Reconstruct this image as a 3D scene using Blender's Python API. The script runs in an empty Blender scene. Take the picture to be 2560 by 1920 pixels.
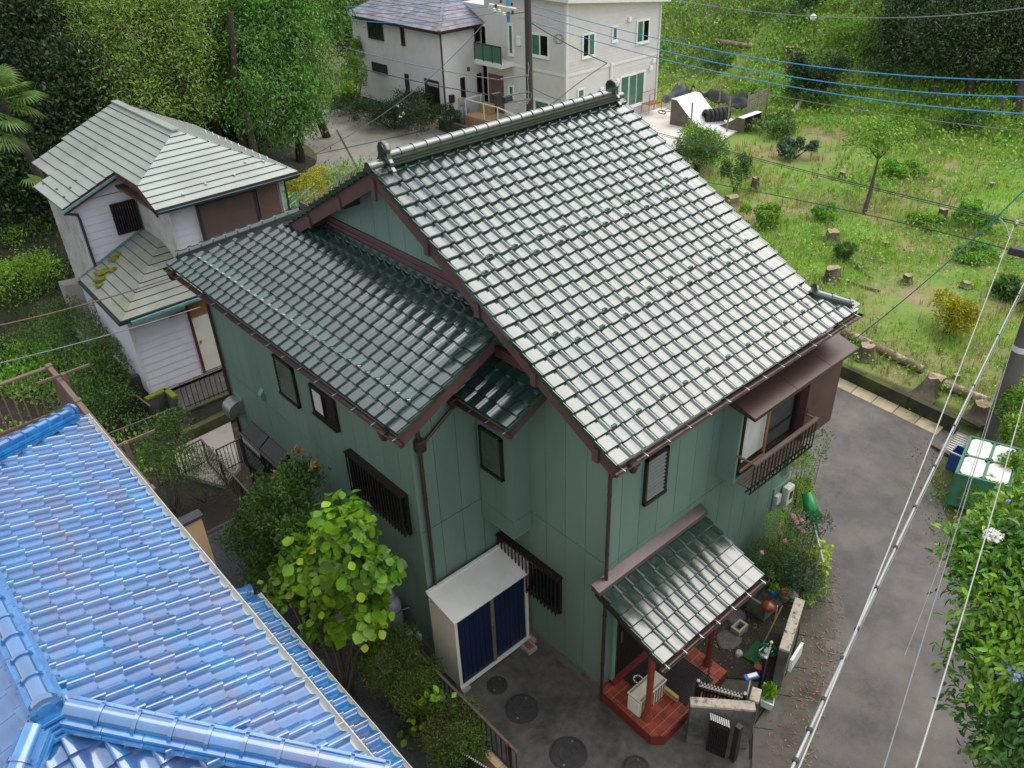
import bpy, math, random
import numpy as np
from mathutils import Vector, Matrix
random.seed(7); np.random.seed(7)
RN = np.random.default_rng(11)
SC = bpy.context.scene
COL = SC.collection
# ------------------------------------------------------------------ camera
CAM = np.array([-7.16, -6.24, 12.85]); FPX = 2067.78
_th, _ro, _ya = math.radians(32.9737), math.radians(-2.20944), math.radians(49.3924)
_f = np.array([math.cos(_ya)*math.cos(_th), math.sin(_ya)*math.cos(_th), -math.sin(_th)])
_r = np.array([math.sin(_ya), -math.cos(_ya), 0.]); _u = np.cross(_r, _f)
_r2 = _r*math.cos(_ro)+_u*math.sin(_ro); _u2 = _u*math.cos(_ro)-_r*math.sin(_ro)
cd = bpy.data.cameras.new("camera"); cam = bpy.data.objects.new("camera", cd); COL.objects.link(cam)
cd.sensor_width = 36; cd.lens = 36*FPX/2560; cd.clip_end = 2000; cd.clip_start = .1
_m = Matrix(((_r2[0], _u2[0], -_f[0], CAM[0]), (_r2[1], _u2[1], -_f[1], CAM[1]), (_r2[2], _u2[2], -_f[2], CAM[2]), (0, 0, 0, 1)))
cam.matrix_world = _m; SC.camera = cam
# ------------------------------------------------------------------ light
SUN_EL, SUN_AZ = math.radians(56), math.radians(346)     # azimuth of the sun measured from +X counter-clockwise
W = bpy.data.worlds.new("World"); SC.world = W; W.use_nodes = True
nt = W.node_tree; nt.nodes.clear()
_o = nt.nodes.new('ShaderNodeOutputWorld'); _b = nt.nodes.new('ShaderNodeBackground')
_s = nt.nodes.new('ShaderNodeTexSky'); _s.sky_type = 'NISHITA'; _s.sun_disc = False
_s.sun_elevation = SUN_EL; _s.sun_rotation = math.radians(90)-SUN_AZ; _s.dust_density = 4; _s.air_density = 1.2; _s.ozone_density = 1
_mx = nt.nodes.new('ShaderNodeMix'); _mx.data_type = 'RGBA'; _mx.inputs[0].default_value = .7
_mx.inputs[7].default_value = (8.6, 8.9, 9.3, 1)          # even overcast cloud layer
nt.links.new(_s.outputs[0], _mx.inputs[6]); nt.links.new(_mx.outputs[2], _b.inputs[0])
_b.inputs[1].default_value = .13; nt.links.new(_b.outputs[0], _o.inputs[0])
sl = bpy.data.lights.new("sun", 'SUN'); sl.energy = 1.5; sl.angle = math.radians(62); sl.color = (1, .96, .9)
so = bpy.data.objects.new("sun", sl); COL.objects.link(so)
_sd = Vector((math.cos(SUN_EL)*math.cos(SUN_AZ), math.cos(SUN_EL)*math.sin(SUN_AZ), math.sin(SUN_EL)))
so.rotation_euler = _sd.to_track_quat('Z', 'Y').to_euler(); so.location = (0, 0, 40)
SC.view_settings.view_transform = 'Standard'; SC.view_settings.look = 'None'; SC.view_settings.gamma = 1
SC.view_settings.exposure = 0.55
# ------------------------------------------------------------------ pixel -> place (photo is 2560 x 1920)
def ray(px, py): return _r2*((px-1280)/FPX) - _u2*((py-960)/FPX) + _f
def onx(px, py, v): r = ray(px, py); return CAM+r*((v-CAM[0])/r[0])
def ony(px, py, v): r = ray(px, py); return CAM+r*((v-CAM[1])/r[1])
def onz(px, py, v): r = ray(px, py); return CAM+r*((v-CAM[2])/r[2])
def mperpx(p): return float((np.asarray(p)-CAM)@_f)/FPX      # metres per photo pixel at a place
# ------------------------------------------------------------------ materials
def S(r, g, b):
    f = lambda c: (c/255/12.92) if c <= 10 else ((c/255+.055)/1.055)**2.4
    return (f(r), f(g), f(b))
MATS = {}
def mat(name, c1, c2=None, rough=.6, scale=3., bump=0., bscale=40., metal=0., coat=0., coat_ior=1.5, coat_rough=.05, ior=1.5,
        rnd=0., stretch=None, c3=None, s3=.7, t3=(.55, .7), trans=0., sss=0., alpha=1., detail=5., rvar=0.):
    """procedural surface: two-colour noise, optional stain colour, fine relief, per-piece tone"""
    m = bpy.data.materials.new(name); m.use_nodes = True; n = m.node_tree; N = n.nodes; L = n.links
    p = N['Principled BSDF']; p.inputs['Roughness'].default_value = rough; p.inputs['Metallic'].default_value = metal
    p.inputs['IOR'].default_value = ior; p.inputs['Coat Weight'].default_value = coat
    p.inputs['Coat IOR'].default_value = coat_ior; p.inputs['Coat Roughness'].default_value = coat_rough
    p.inputs['Transmission Weight'].default_value = trans; p.inputs['Alpha'].default_value = alpha
    c2 = c2 or tuple(x*.8 for x in c1)
    g = N.new('ShaderNodeNewGeometry'); src = g.outputs['Position']
    if stretch:
        mp = N.new('ShaderNodeMapping'); mp.inputs['Scale'].default_value = stretch; L.new(src, mp.inputs[0]); src = mp.outputs[0]
    t = N.new('ShaderNodeTexNoise'); t.inputs['Scale'].default_value = scale; t.inputs['Detail'].default_value = detail
    t.inputs['Roughness'].default_value = .62; L.new(src, t.inputs['Vector'])
    r = N.new('ShaderNodeValToRGB'); r.color_ramp.elements[0].position = .3; r.color_ramp.elements[1].position = .72
    r.color_ramp.elements[0].color = (*c1, 1); r.color_ramp.elements[1].color = (*c2, 1); L.new(t.outputs['Fac'], r.inputs[0])
    out = r.outputs[0]
    if c3:
        t3n = N.new('ShaderNodeTexNoise'); t3n.inputs['Scale'].default_value = s3; t3n.inputs['Detail'].default_value = 7
        t3n.inputs['Roughness'].default_value = .7; L.new(src, t3n.inputs['Vector'])
        r3 = N.new('ShaderNodeMapRange'); r3.inputs[1].default_value = t3[0]; r3.inputs[2].default_value = t3[1]; L.new(t3n.outputs['Fac'], r3.inputs[0])
        x3 = N.new('ShaderNodeMix'); x3.data_type = 'RGBA'; L.new(r3.outputs[0], x3.inputs[0]); L.new(out, x3.inputs[6]); x3.inputs[7].default_value = (*c3, 1); out = x3.outputs[2]
    if rnd:
        oi = N.new('ShaderNodeObjectInfo'); ad = N.new('ShaderNodeMath'); ad.operation = 'ADD'
        L.new(oi.outputs['Random'], ad.inputs[0]); L.new(g.outputs['Random Per Island'], ad.inputs[1])
        fr = N.new('ShaderNodeMath'); fr.operation = 'FRACT'; L.new(ad.outputs[0], fr.inputs[0])
        mr = N.new('ShaderNodeMapRange'); mr.inputs[3].default_value = 1-rnd; mr.inputs[4].default_value = 1+rnd; L.new(fr.outputs[0], mr.inputs[0])
        h = N.new('ShaderNodeHueSaturation'); L.new(mr.outputs[0], h.inputs['Value']); L.new(out, h.inputs['Color']); out = h.outputs[0]
    L.new(out, p.inputs['Base Color'])
    if rvar:
        mr = N.new('ShaderNodeMapRange'); mr.inputs[3].default_value = max(.02, rough-rvar); mr.inputs[4].default_value = rough+rvar; L.new(t.outputs['Fac'], mr.inputs[0]); L.new(mr.outputs[0], p.inputs['Roughness'])
    if sss:       # leaves let light through
        tr = N.new('ShaderNodeBsdfTranslucent'); ms = N.new('ShaderNodeMixShader'); ms.inputs[0].default_value = sss
        L.new(out, tr.inputs[0]); L.new(p.outputs[0], ms.inputs[1]); L.new(tr.outputs[0], ms.inputs[2]); L.new(ms.outputs[0], N['Material Output'].inputs[0])
    if bump:
        b = N.new('ShaderNodeBump'); b.inputs['Strength'].default_value = 1; b.inputs['Distance'].default_value = bump
        tb = N.new('ShaderNodeTexNoise'); tb.inputs['Scale'].default_value = bscale; tb.inputs['Detail'].default_value = 4
        L.new(src, tb.inputs['Vector']); L.new(tb.outputs['Fac'], b.inputs['Height']); L.new(b.outputs[0], p.inputs['Normal'])
    MATS[name] = m; return m
# ------------------------------------------------------------------ objects
def tag(o, label=None, cat=None, group=None, kind=None):
    if label: o['label'] = label
    if cat: o['category'] = cat
    if group: o['group'] = group
    if kind: o['kind'] = kind
    return o
def thing(name, label, cat, loc, group=None):
    o = bpy.data.objects.new(name, None); COL.objects.link(o); o.location = tuple(float(v) for v in loc); o.empty_display_size = .2
    return tag(o, label, cat, group)
def wl(o):     # world location of a thing or part (all are placed without rotation)
    v = Vector(o.location)
    return v
ROOT = {}
def link(name, me, parent=None):
    o = bpy.data.objects.new(name, me); COL.objects.link(o)
    if parent is not None: setparent(o, parent)
    return o
def setparent(o, parent):
    o.parent = parent
    off = ROOT.get(parent.name)
    if off is None:
        off = Vector(parent.location)
    o.matrix_parent_inverse = Matrix.Translation(-off); ROOT[o.name] = Vector((0, 0, 0)) if not o.get('moved') else off
    return o
def mesh(name, v, f, m=None, smooth=False):
    me = bpy.data.meshes.new(name); me.from_pydata([tuple(map(float, q)) for q in v], [], f); me.update()
    if m is not None: me.materials.append(MATS[m] if isinstance(m, str) else m)
    if smooth: me.polygons.foreach_set('use_smooth', [True]*len(me.polygons))
    return me
def npmesh(name, V, F, m, smooth=False):
    """V (n,3) array, F (k,3|4) int array"""
    me = bpy.data.meshes.new(name); k, w = F.shape
    me.vertices.add(len(V)); me.vertices.foreach_set('co', np.ascontiguousarray(V, dtype=np.float32).ravel())
    me.loops.add(k*w); me.loops.foreach_set('vertex_index', np.ascontiguousarray(F, dtype=np.int32).ravel())
    me.polygons.add(k); me.polygons.foreach_set('loop_start', np.arange(0, k*w, w, dtype=np.int32))
    me.polygons.foreach_set('loop_total', np.full(k, w, dtype=np.int32))
    if smooth: me.polygons.foreach_set('use_smooth', np.ones(k, dtype=bool))
    me.update(calc_edges=True)
    me.materials.append(MATS[m] if isinstance(m, str) else m); return me
class MB:
    """collects shapes into one mesh"""
    def __init__(s): s.v = []; s.f = []
    def add(s, v, f):
        k = len(s.v); s.v += [tuple(q) for q in v]; s.f += [tuple(i+k for i in q) for q in f]; return s
    def box(s, a, b):
        (x0, y0, z0), (x1, y1, z1) = [(min(p, q), max(p, q)) for p, q in zip(a, b)] and (tuple(min(p, q) for p, q in zip(a, b)), tuple(max(p, q) for p, q in zip(a, b)))
        return s.add([(x0, y0, z0), (x1, y0, z0), (x1, y1, z0), (x0, y1, z0), (x0, y0, z1), (x1, y0, z1), (x1, y1, z1), (x0, y1, z1)],
                     [(0, 3, 2, 1), (4, 5, 6, 7), (0, 1, 5, 4), (1, 2, 6, 5), (2, 3, 7, 6), (3, 0, 4, 7)])
    def bar(s, a, b, w, h, up=(0, 0, 1)):
        """square bar from a to b, w wide and h high"""
        a, b = Vector(a), Vector(b); d = (b-a).normalized(); up = Vector(up)
        if abs(d.dot(up)) > .98: up = Vector((1, 0, 0))
        sx = d.cross(up).normalized()*(w/2); sz = sx.cross(d).normalized()*(h/2)
        v = [p+i*sx+j*sz for p in (a, b) for i, j in ((-1, -1), (1, -1), (1, 1), (-1, 1))]
        return s.add(v, [(0, 3, 2, 1), (4, 5, 6, 7), (0, 1, 5, 4), (1, 2, 6, 5), (2, 3, 7, 6), (3, 0, 4, 7)])
    def prism(s, poly, d):
        """polygon (list of 3D points) pushed along d"""
        n = len(poly); d = np.asarray(d, float); v = [np.asarray(p, float) for p in poly]; v += [p+d for p in v]
        nn = np.zeros(3)
        for i in range(n): nn += np.cross(v[i], v[(i+1) % n])
        o = nn@d > 0
        f = [tuple(range(n)), tuple(range(2*n-1, n-1, -1))]+[(i, i+n, (i+1) % n+n, (i+1) % n) for i in range(n)]
        if o: f = [q[::-1] for q in f]
        return s.add(v, f)
    def tube(s, pts, r, seg=8, cap=True, r2=None):
        pts = [Vector(p) for p in pts]; n = len(pts); rr = r if hasattr(r, '__len__') else [r]*n
        k = len(s.v); ref = Vector((0, 0, 1))
        for i, p in enumerate(pts):
            d = (pts[min(i+1, n-1)]-pts[max(i-1, 0)]).normalized()
            if abs(d.dot(ref)) > .95: a = d.cross(Vector((1, 0, 0))).normalized()
            else: a = d.cross(ref).normalized()
            b = d.cross(a)
            for j in range(seg):
                t = 2*math.pi*j/seg; s.v.append(tuple(p+a*(rr[i]*math.cos(t))+b*(rr[i]*math.sin(t))))
        for i in range(n-1):
            for j in range(seg):
                q = (j+1) % seg; s.f.append((k+i*seg+j, k+i*seg+q, k+(i+1)*seg+q, k+(i+1)*seg+j))
        if cap: s.f.append(tuple(k+j for j in range(seg))[::-1]); s.f.append(tuple(k+(n-1)*seg+j for j in range(seg)))
        return s
    def lathe(s, prof, c, seg=16, cap=True):
        c = Vector(c); k = len(s.v); n = len(prof)
        for r, z in prof:
            for j in range(seg):
                t = 2*math.pi*j/seg; s.v.append((c.x+r*math.cos(t), c.y+r*math.sin(t), c.z+z))
        for i in range(n-1):
            for j in range(seg):
                q = (j+1) % seg; s.f.append((k+i*seg+j, k+i*seg+q, k+(i+1)*seg+q, k+(i+1)*seg+j))
        if cap: s.f.append(tuple(k+j for j in range(seg))[::-1]); s.f.append(tuple(k+(n-1)*seg+j for j in range(seg)))
        return s
    def build(s, name, m, parent=None, smooth=False, bevel=0, auto=None):
        me = mesh(name, s.v, s.f, m, smooth); o = link(name, me, parent)
        if auto is not None: me.set_sharp_from_angle(angle=math.radians(auto))
        if bevel:
            b = o.modifiers.new('bevel', 'BEVEL'); b.width = bevel; b.segments = 2; b.limit_method = 'ANGLE'
        return o
def box(name, a, b, m, parent=None, bevel=0): return MB().box(a, b).build(name, m, parent, bevel=bevel)
def bar(name, a, b, w, h, m, parent=None, bevel=0, up=(0, 0, 1)): return MB().bar(a, b, w, h, up).build(name, m, parent, bevel=bevel)
def tube(name, pts, r, m, parent=None, seg=8): return MB().tube(pts, r, seg).build(name, m, parent, smooth=True, auto=50)
def struct(o): o['kind'] = 'structure'; return o
def copyobj(o, parent=None):
    c = o.copy(); COL.objects.link(c)
    if parent is not None: c.parent = parent
    return c
def blob(name, c, r, m, parent=None, n=2, amp=.18, fs=2., flat=None):
    """uneven rounded lump (stones, soil)"""
    import bmesh
    bm = bmesh.new(); bmesh.ops.create_icosphere(bm, subdivisions=n, radius=1)
    sd = random.random()*50
    from mathutils import noise
    for v in bm.verts:
        k = 1+amp*noise.noise(v.co*fs+Vector((sd, sd, 0)))*1.6
        p = Vector((v.co.x*r[0], v.co.y*r[1], v.co.z*r[2]))*k
        if flat is not None: p.z = min(p.z, flat)
        v.co = p+Vector(c)
    me = bpy.data.meshes.new(name); bm.to_mesh(me); bm.free(); me.materials.append(MATS[m]); me.polygons.foreach_set('use_smooth', [True]*len(me.polygons))
    return link(name, me, parent)
# ------------------------------------------------------------------ palette
mat('green_tile', S(22, 42, 35), S(32, 54, 46), rough=.2, scale=5, coat=1, coat_ior=1.72, coat_rough=.14, ior=1.7, rnd=.22, bump=.0012, bscale=14, c3=S(66, 58, 52), s3=3.5, t3=(.62, .78), rvar=.1)
mat('green_tile_light', S(34, 60, 50), S(44, 72, 60), rough=.22, scale=5, coat=1, coat_ior=1.75, coat_rough=.08, ior=1.7, rnd=.12, bump=.0008, bscale=14)
mat('tile_bed', S(28, 33, 31), S(40, 44, 40), rough=.9, scale=6)
mat('noshi', S(34, 46, 44), S(50, 62, 60), rough=.3, scale=6, coat=.6, coat_ior=1.8, rnd=.1)
mat('mossy_dark', S(26, 25, 23), S(38, 38, 32), rough=.9, scale=9, c3=S(22, 22, 20), s3=4)
mat('green_siding', S(94, 118, 108), S(101, 125, 115), rough=.5, scale=1.6, bump=.0012, bscale=220, stretch=(1, 1, .35), c3=S(81, 104, 95), s3=.8, t3=(.46, .75), rnd=.045)
mat('wall_core', S(44, 60, 54), rough=.8)
mat('green_trim', S(96, 126, 112), S(104, 136, 120), rough=.5, scale=3)
mat('brown_board', S(72, 50, 48), S(84, 60, 57), rough=.55, scale=2.5, stretch=(1, 1, 1), c3=S(58, 42, 41), s3=1.1, t3=(.55, .75), bump=.0005, bscale=60)
mat('brown_metal', S(62, 44, 42), S(70, 51, 48), rough=.32, scale=2, metal=.25, rvar=.08)
mat('brown_dark', S(34, 25, 24), S(46, 34, 32), rough=.45, scale=4)
mat('bronze', S(42, 33, 30), S(56, 44, 40), rough=.4, metal=.5, scale=5)
mat('gutter_in', S(28, 22, 20), S(60, 50, 40), rough=.8, scale=7)
mat('steel', S(190, 190, 188), S(160, 160, 158), rough=.35, metal=.9, scale=12)
mat('soffit', S(188, 190, 182), S(170, 172, 164), rough=.8, scale=4)
mat('foundation', S(108, 104, 94), S(86, 82, 74), rough=.9, scale=4, bump=.004, bscale=30, c3=S(62, 60, 54), s3=2)
mat('black_metal', S(26, 24, 24), S(36, 33, 32), rough=.42, scale=8)
mat('dark_glass', S(14, 18, 20), S(22, 26, 28), rough=.06, scale=1.5, ior=1.6)
mat('frost_glass', S(176, 180, 180), S(196, 200, 202), rough=.25, scale=2)
mat('screen_mesh', S(46, 50, 52), S(58, 62, 63), rough=.6, scale=3)
mat('louvre_glass', S(66, 80, 68), S(52, 62, 54), rough=.2, scale=3, coat=.4)
mat('curtain', S(196, 196, 188), S(170, 172, 168), rough=.8, scale=6, stretch=(8, 8, .5))
mat('wood_light', S(140, 104, 66), S(116, 84, 52), rough=.6, scale=5, stretch=(1, 1, 8))
mat('wood_grey', S(104, 88, 76), S(82, 68, 58), rough=.8, scale=5)
# ------------------------------------------------------------------ roof tiles
TW, TL = .265, .235
def tile_mesh(name, m, kind='pan', tw=TW, tl=TL, guard=False):
    nu = 11
    def w(t):
        if kind == 'verge': return .012+.012*math.sin(math.pi*t)+(.014 if t < .06 else 0)
        if kind == 'vergeR': return .012+.012*math.sin(math.pi*t)+(.014 if t > .94 else 0)
        if kind == 'step':
            if t < .34: return .004+.060*math.sin(min(1, t/.07)*math.pi/2)*(1-.25*max(0, t-.12)/.22)
            return .043-.043*min(1, (t-.34)/.25)**.8+.004*t
        if t < .3: return .014+.032*math.sin(math.pi*t/.3)**.7
        return .014-.013*math.sin(math.pi*(t-.3)/.7)**.85+.004*((t-.3)/.7)
    us = sorted(set([0, .05, .1, .15, .2, .25, .3, .42, .56, .7, .85, 1.0])) if kind == 'pan' else [0, .02, .045, .07, .12, .2, .28, .34, .42, .5, .6, .8, 1] if kind == 'step' else [0, .05, .08, .25, .42, .58, .75, .92, .95, 1]
    V, F, nn = [], [], len(us); kw_ = .972 if kind == 'pan' else 1.01
    vs = [0, tl*.5, tl*1.14]
    for vv in vs:
        for t in us: V.append((t*tw*kw_, vv, w(t)+.040*(1-vv/tl)+.004))
    for j in range(2):
        for i in range(nn-1): a = j*nn+i; F.append((a, a+1, a+nn+1, a+nn))
    k = len(V)
    for t in us: V.append((t*tw*kw_, 0, w(t)+.044)); V.append((t*tw*kw_, .004, w(t)+.044-.036))
    for i in range(nn-1): F.append((k+2*i+1, k+2*i+3, k+2*i+2, k+2*i))
    for t, fl in ((us[0], 0), (us[-1], 1)):       # side skirts
        k = len(V); x = t*tw*kw_
        for vv in (0, vs[2]): V.append((x, vv, w(t)+.040*(1-vv/tl)+.004)); V.append((x, vv, w(t)+.040*(1-vv/tl)-.022-(.05 if 'verge' in kind and ((kind == 'verge') == (fl == 0)) else 0)))
        q = (k, k+2, k+3, k+1); F.append(q if fl else q[::-1])
    if guard:     # snow stop: curved lip standing on the pan
        c = .63*tw; hw = .055; k = len(V); ns = 8
        for j, vv in enumerate((.012, .055)):
            for i in range(ns+1):
                a = math.pi*i/ns; V.append((c-hw*math.cos(a), vv, .012+.03*(1-vv/tl)+(.045 if j == 0 else .018)*math.sin(a)))
        for i in range(ns): F.append((k+i, k+i+1, k+ns+2+i, k+ns+1+i))
        k2 = len(V)
        for i in range(ns+1): a = math.pi*i/ns; V.append((c-hw*math.cos(a), .012, .012+.03+.045*math.sin(a))); V.append((c-hw*.8*math.cos(a), .012, .012+.03+.034*math.sin(a)))
        for i in range(ns): F.append((k2+2*i+1, k2+2*i+3, k2+2*i+2, k2+2*i))
        for i in range(ns+1): a = math.pi*i/ns; V.append((c-hw*.8*math.cos(a), .05, .012+.02+.014*math.sin(a)))
    me = mesh(name, V, F, m)
    sm = [True]*len(me.polygons)
    for i in range(2*(nn-1), len(sm)): sm[i] = False
    me.polygons.foreach_set('use_smooth', sm); return me
GT = dict(pan=tile_mesh('roof_tile', 'green_tile'), verge=tile_mesh('verge_tile', 'green_tile', 'verge'), vergeR=tile_mesh('verge_tile', 'green_tile', 'vergeR'),
          guard=tile_mesh('snow_guard_tile', 'green_tile_light', guard=True))
def frame(o, U, V):
    U = Vector(U).normalized(); V = Vector(V).normalized(); Nn = U.cross(V)
    return Matrix(((U.x, V.x, Nn.x, o[0]), (U.y, V.y, Nn.y, o[1]), (U.z, V.z, Nn.z, o[2]), (0, 0, 0, 1)))
class Tiles:
    """collects tile placements; nearest ones become parts, the rest one joined part"""
    def __init__(s): s.t = []
    def field(s, o, U, V, nc, nr, pick, meshes, clip=None, tw=TW, tl=TL, par=None):
        U = Vector(U).normalized(); V = Vector(V).normalized(); o = Vector(o)
        for r in range(nr):
            for c in range(nc):
                k = pick(r, c)
                if k is None: continue
                p = o+U*(c*tw)+V*(r*tl)
                if clip and not clip(p+U*(tw/2)+V*(tl/2)): continue
                q = p+Vector((random.gauss(0, .0012), random.gauss(0, .0012), random.gauss(0, .0012)))
                mm = frame(q, U, V) @ Matrix.Rotation(random.gauss(0, .006), 4, 'X') @ Matrix.Rotation(random.gauss(0, .007), 4, 'Y') @ Matrix.Rotation(random.gauss(0, .004), 4, 'Z')
                s.t.append((mm, meshes[k], k, par))
    def place(s, parent, nmax=300, restname='roof_tiles', restmat='green_tile'):
        P = np.array([list(t[0].translation) for t in s.t]); d = (P-CAM)@_f; pr = (P-CAM)
        sx = 1280+FPX*(pr@_r2)/d; sy = 960-FPX*(pr@_u2)/d
        vis = (sx > -20) & (sx < 2580) & (sy > -20) & (sy < 1940)
        order = np.argsort(np.where(vis, d, d+1000)); big = set(order[:nmax].tolist())
        VV, FF, SM, off = [], [], [], 0
        lightV = []
        for i, (mm, me, k, par) in enumerate(s.t):
            if i in big:
                ob = bpy.data.objects.new(me.name, me); COL.objects.link(ob); ob.matrix_basis = mm; q = par or parent; ob.parent = q
                ob.matrix_parent_inverse = Matrix.Translation(-(Vector(q.location) if q.type == 'EMPTY' else Vector((0, 0, 0))))
            else:
                v = np.array([list(x.co) for x in me.vertices]); m4 = np.array(mm); v = v@m4[:3, :3].T+m4[:3, 3]
                FF += [tuple(a+off for a in p.vertices) for p in me.polygons]; SM += [p.use_smooth for p in me.polygons]
                VV.append(v); off += len(v)
                lightV += [1 if k == 'guard' else 0]*len(me.polygons)
        if VV:
            me = mesh(restname, np.concatenate(VV), FF, restmat); me.polygons.foreach_set('use_smooth', SM)
            if any(lightV): me.materials.append(MATS['green_tile_light']); me.polygons.foreach_set('material_index', lightV)
            ob = link(restname, me, parent); ob['kind'] = 'stuff'
def barrel(name, a, b, r, m, parent, ring=True, n=None, up=(0, 0, 1), step=.275, ringm=None, ringr=1.16):
    """row of half-round ridge tiles with a raised collar between them, each tile a part"""
    a, b = Vector(a), Vector(b); L = (b-a).length; n = n or max(1, round(L/step)); d = (b-a)/n; dn = d.normalized(); up = Vector(up)
    sx = dn.cross(up).normalized(); sz = sx.cross(dn).normalized(); out = []
    for i in range(n):
        p = a+d*i+sz*random.gauss(0, .002); mb = MB(); sg = 10
        def prof(t, rr): return [p+dn*t+sx*(rr*math.cos(q))+sz*(rr*math.sin(q)) for q in [math.pi*(-.08+1.16*j/sg) for j in range(sg+1)]]
        ln = d.length; st = [(0.0, r), (ln*.88, r), (ln*.885, r*ringr), (ln*.995, r*ringr), (ln*.995, r*.9)] if ring else [(0, r), (ln*.995, r)]
        k = len(mb.v)
        for t, rr in st: mb.v += [tuple(q) for q in prof(t, rr)]
        for j in range(len(st)-1):
            for q in range(sg): mb.f.append((k+j*(sg+1)+q+1, k+j*(sg+1)+q, k+(j+1)*(sg+1)+q, k+(j+1)*(sg+1)+q+1))
        out.append(mb.build(name, m, parent, smooth=True, auto=40))
    return out
# ------------------------------------------------------------------ the green house
GH = thing('green_house', 'two storey green house with glossy dark green tiled roofs and brown trim', 'house', (2.5, 4.9, 0))
SLP = .55; EY, EZ, RY = -.46, 5.742, 4.86
RZ = EZ+SLP*(RY-EY)                        # ridge
roofz = lambda y: EZ+SLP*(y-EY) if y <= RY else RZ-SLP*(y-RY)
XW, YW = -1.70, 2.60                       # wing walls
HX, HY = 5.50, 9.80
# walls: cores, then siding boards with open joints
gable = [(0.02, 0.02, .3), (0.02, HY-.02, .3), (0.02, HY-.02, roofz(HY)-.12), (.02, RY, RZ-.12), (.02, .02, roofz(0)-.12)]
MB().prism(gable, (HX-.04, 0, 0)).build('wall_core', 'wall_core', GH)
box('wall_core', (XW+.02, YW+.02, -1.3), (.02, 9.93, 6.0), 'wall_core', GH)
MB().prism([(XW+.02, YW+.02, 5.7), (XW+.02, YW+.02, 6.0), (.02, YW+.02, 6.75), (.02, YW+.02, 5.7)], (0, 5.5, 0)).build('wall_core', 'wall_core', GH)
box('foundation', (-.012, -.012, -.3), (HX+.012, HY, .3), 'foundation', GH)
box('foundation', (XW-.012, YW-.012, -1.5), (-.02, 9.96, .25), 'foundation', GH)
def siding(face, fixed, a0, a1, z0, ztop, step=.455, start=None, th=.02, sgn=-1):
    """vertical boards on a wall; face 'x' or 'y'; ztop is a number or a function of the run"""
    a = a0; g = .004
    zt = ztop if callable(ztop) else (lambda q: ztop)
    edges = [a0]; q = start if start is not None else a0+step
    while q < a1-.02: edges.append(q); q += step
    edges.append(a1)
    for p, q in zip(edges[:-1], edges[1:]):
        p2, q2 = p+g, q-g
        top = [(q2, zt(q2)), (p2, zt(p2))]
        if callable(ztop) and p2 < RY < q2: top = [(q2, zt(q2)), (RY, zt(RY)), (p2, zt(p2))]
        if max(t[1] for t in top) < z0+.05: continue
        poly = [(p2, z0), (q2, z0)]+top
        P = [(fixed, s, z) if face == 'x' else (s, fixed, z) for s, z in poly]
        MB().prism(P, (sgn*th, 0, 0) if face == 'x' else (0, sgn*th, 0)).build('siding_board', 'green_siding', GH)
BZ = 3.27
siding('x', .02, .0, YW+.02, .3, BZ-.008); siding('x', .02, .0, YW+.02, BZ+.008, lambda y: roofz(y)-.17)
siding('x', .02, YW+.02, HY, 6.98, lambda y: roofz(y)-.17, start=YW+.31)
siding('y', .02, .0, HX, .3, 3.2, start=.30); siding('y', .02, .0, HX, 3.216, 5.74, start=.30)
siding('x', XW+.02, YW, 9.95, .25, BZ-.008, start=YW+.42); siding('x', XW+.02, YW, 9.95, BZ+.008, 5.95, start=YW+.42)
siding('x', XW+.02, YW+5.5, 9.95, -1.2, .24, start=YW+.42+.455*12)
siding('y', YW+.02, XW+.0, -.02, .25, BZ-.008, start=XW+.42)
wz = lambda x: 5.86+.48*(x+2.2)
for p, q in ((XW, XW+.42), (XW+.42, XW+.875), (XW+.875, XW+1.33), (XW+1.33, -.02)):
    MB().prism([(p+.004, YW+.02, BZ+.008), (q-.004, YW+.02, BZ+.008), (q-.004, YW+.02, wz(q)-.1), (p+.004, YW+.02, wz(p)-.1)], (0, -.02, 0)).build('siding_board', 'green_siding', GH)
for a, b in (((-.035, -.02, .3), (.0, .03, 5.5)), ((XW-.03, YW-.03, .25), (XW+.02, YW+.02, 5.85))): box('corner_trim', a, b, 'green_siding', GH)
# oriel (first floor box on the gable wall)
OX, OY0, OY1 = -.41, 1.74, 2.58
box('oriel_box', (OX+.02, OY0+.02, 2.92), (-.003, OY1, 5.75), 'wall_core', GH)
for p, q in ((OY0, 2.17), (2.17, OY1)): MB().box((OX, p+.003, 2.91), (OX+.02, q-.003, BZ-.006)).build('siding_board', 'green_siding', GH); MB().box((OX, p+.003, BZ+.006), (OX+.02, q-.003, 5.75)).build('siding_board', 'green_siding', GH)
box('siding_board', (OX+.022, OY0, 2.91), (-.003, OY0+.02, BZ-.006), 'green_siding', GH); box('siding_board', (OX+.022, OY0, BZ+.006), (-.003, OY0+.02, 5.75), 'green_siding', GH)
box('oriel_floor', (OX, OY0, 2.88), (-.004, OY1, 2.908), 'green_trim', GH)
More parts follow.
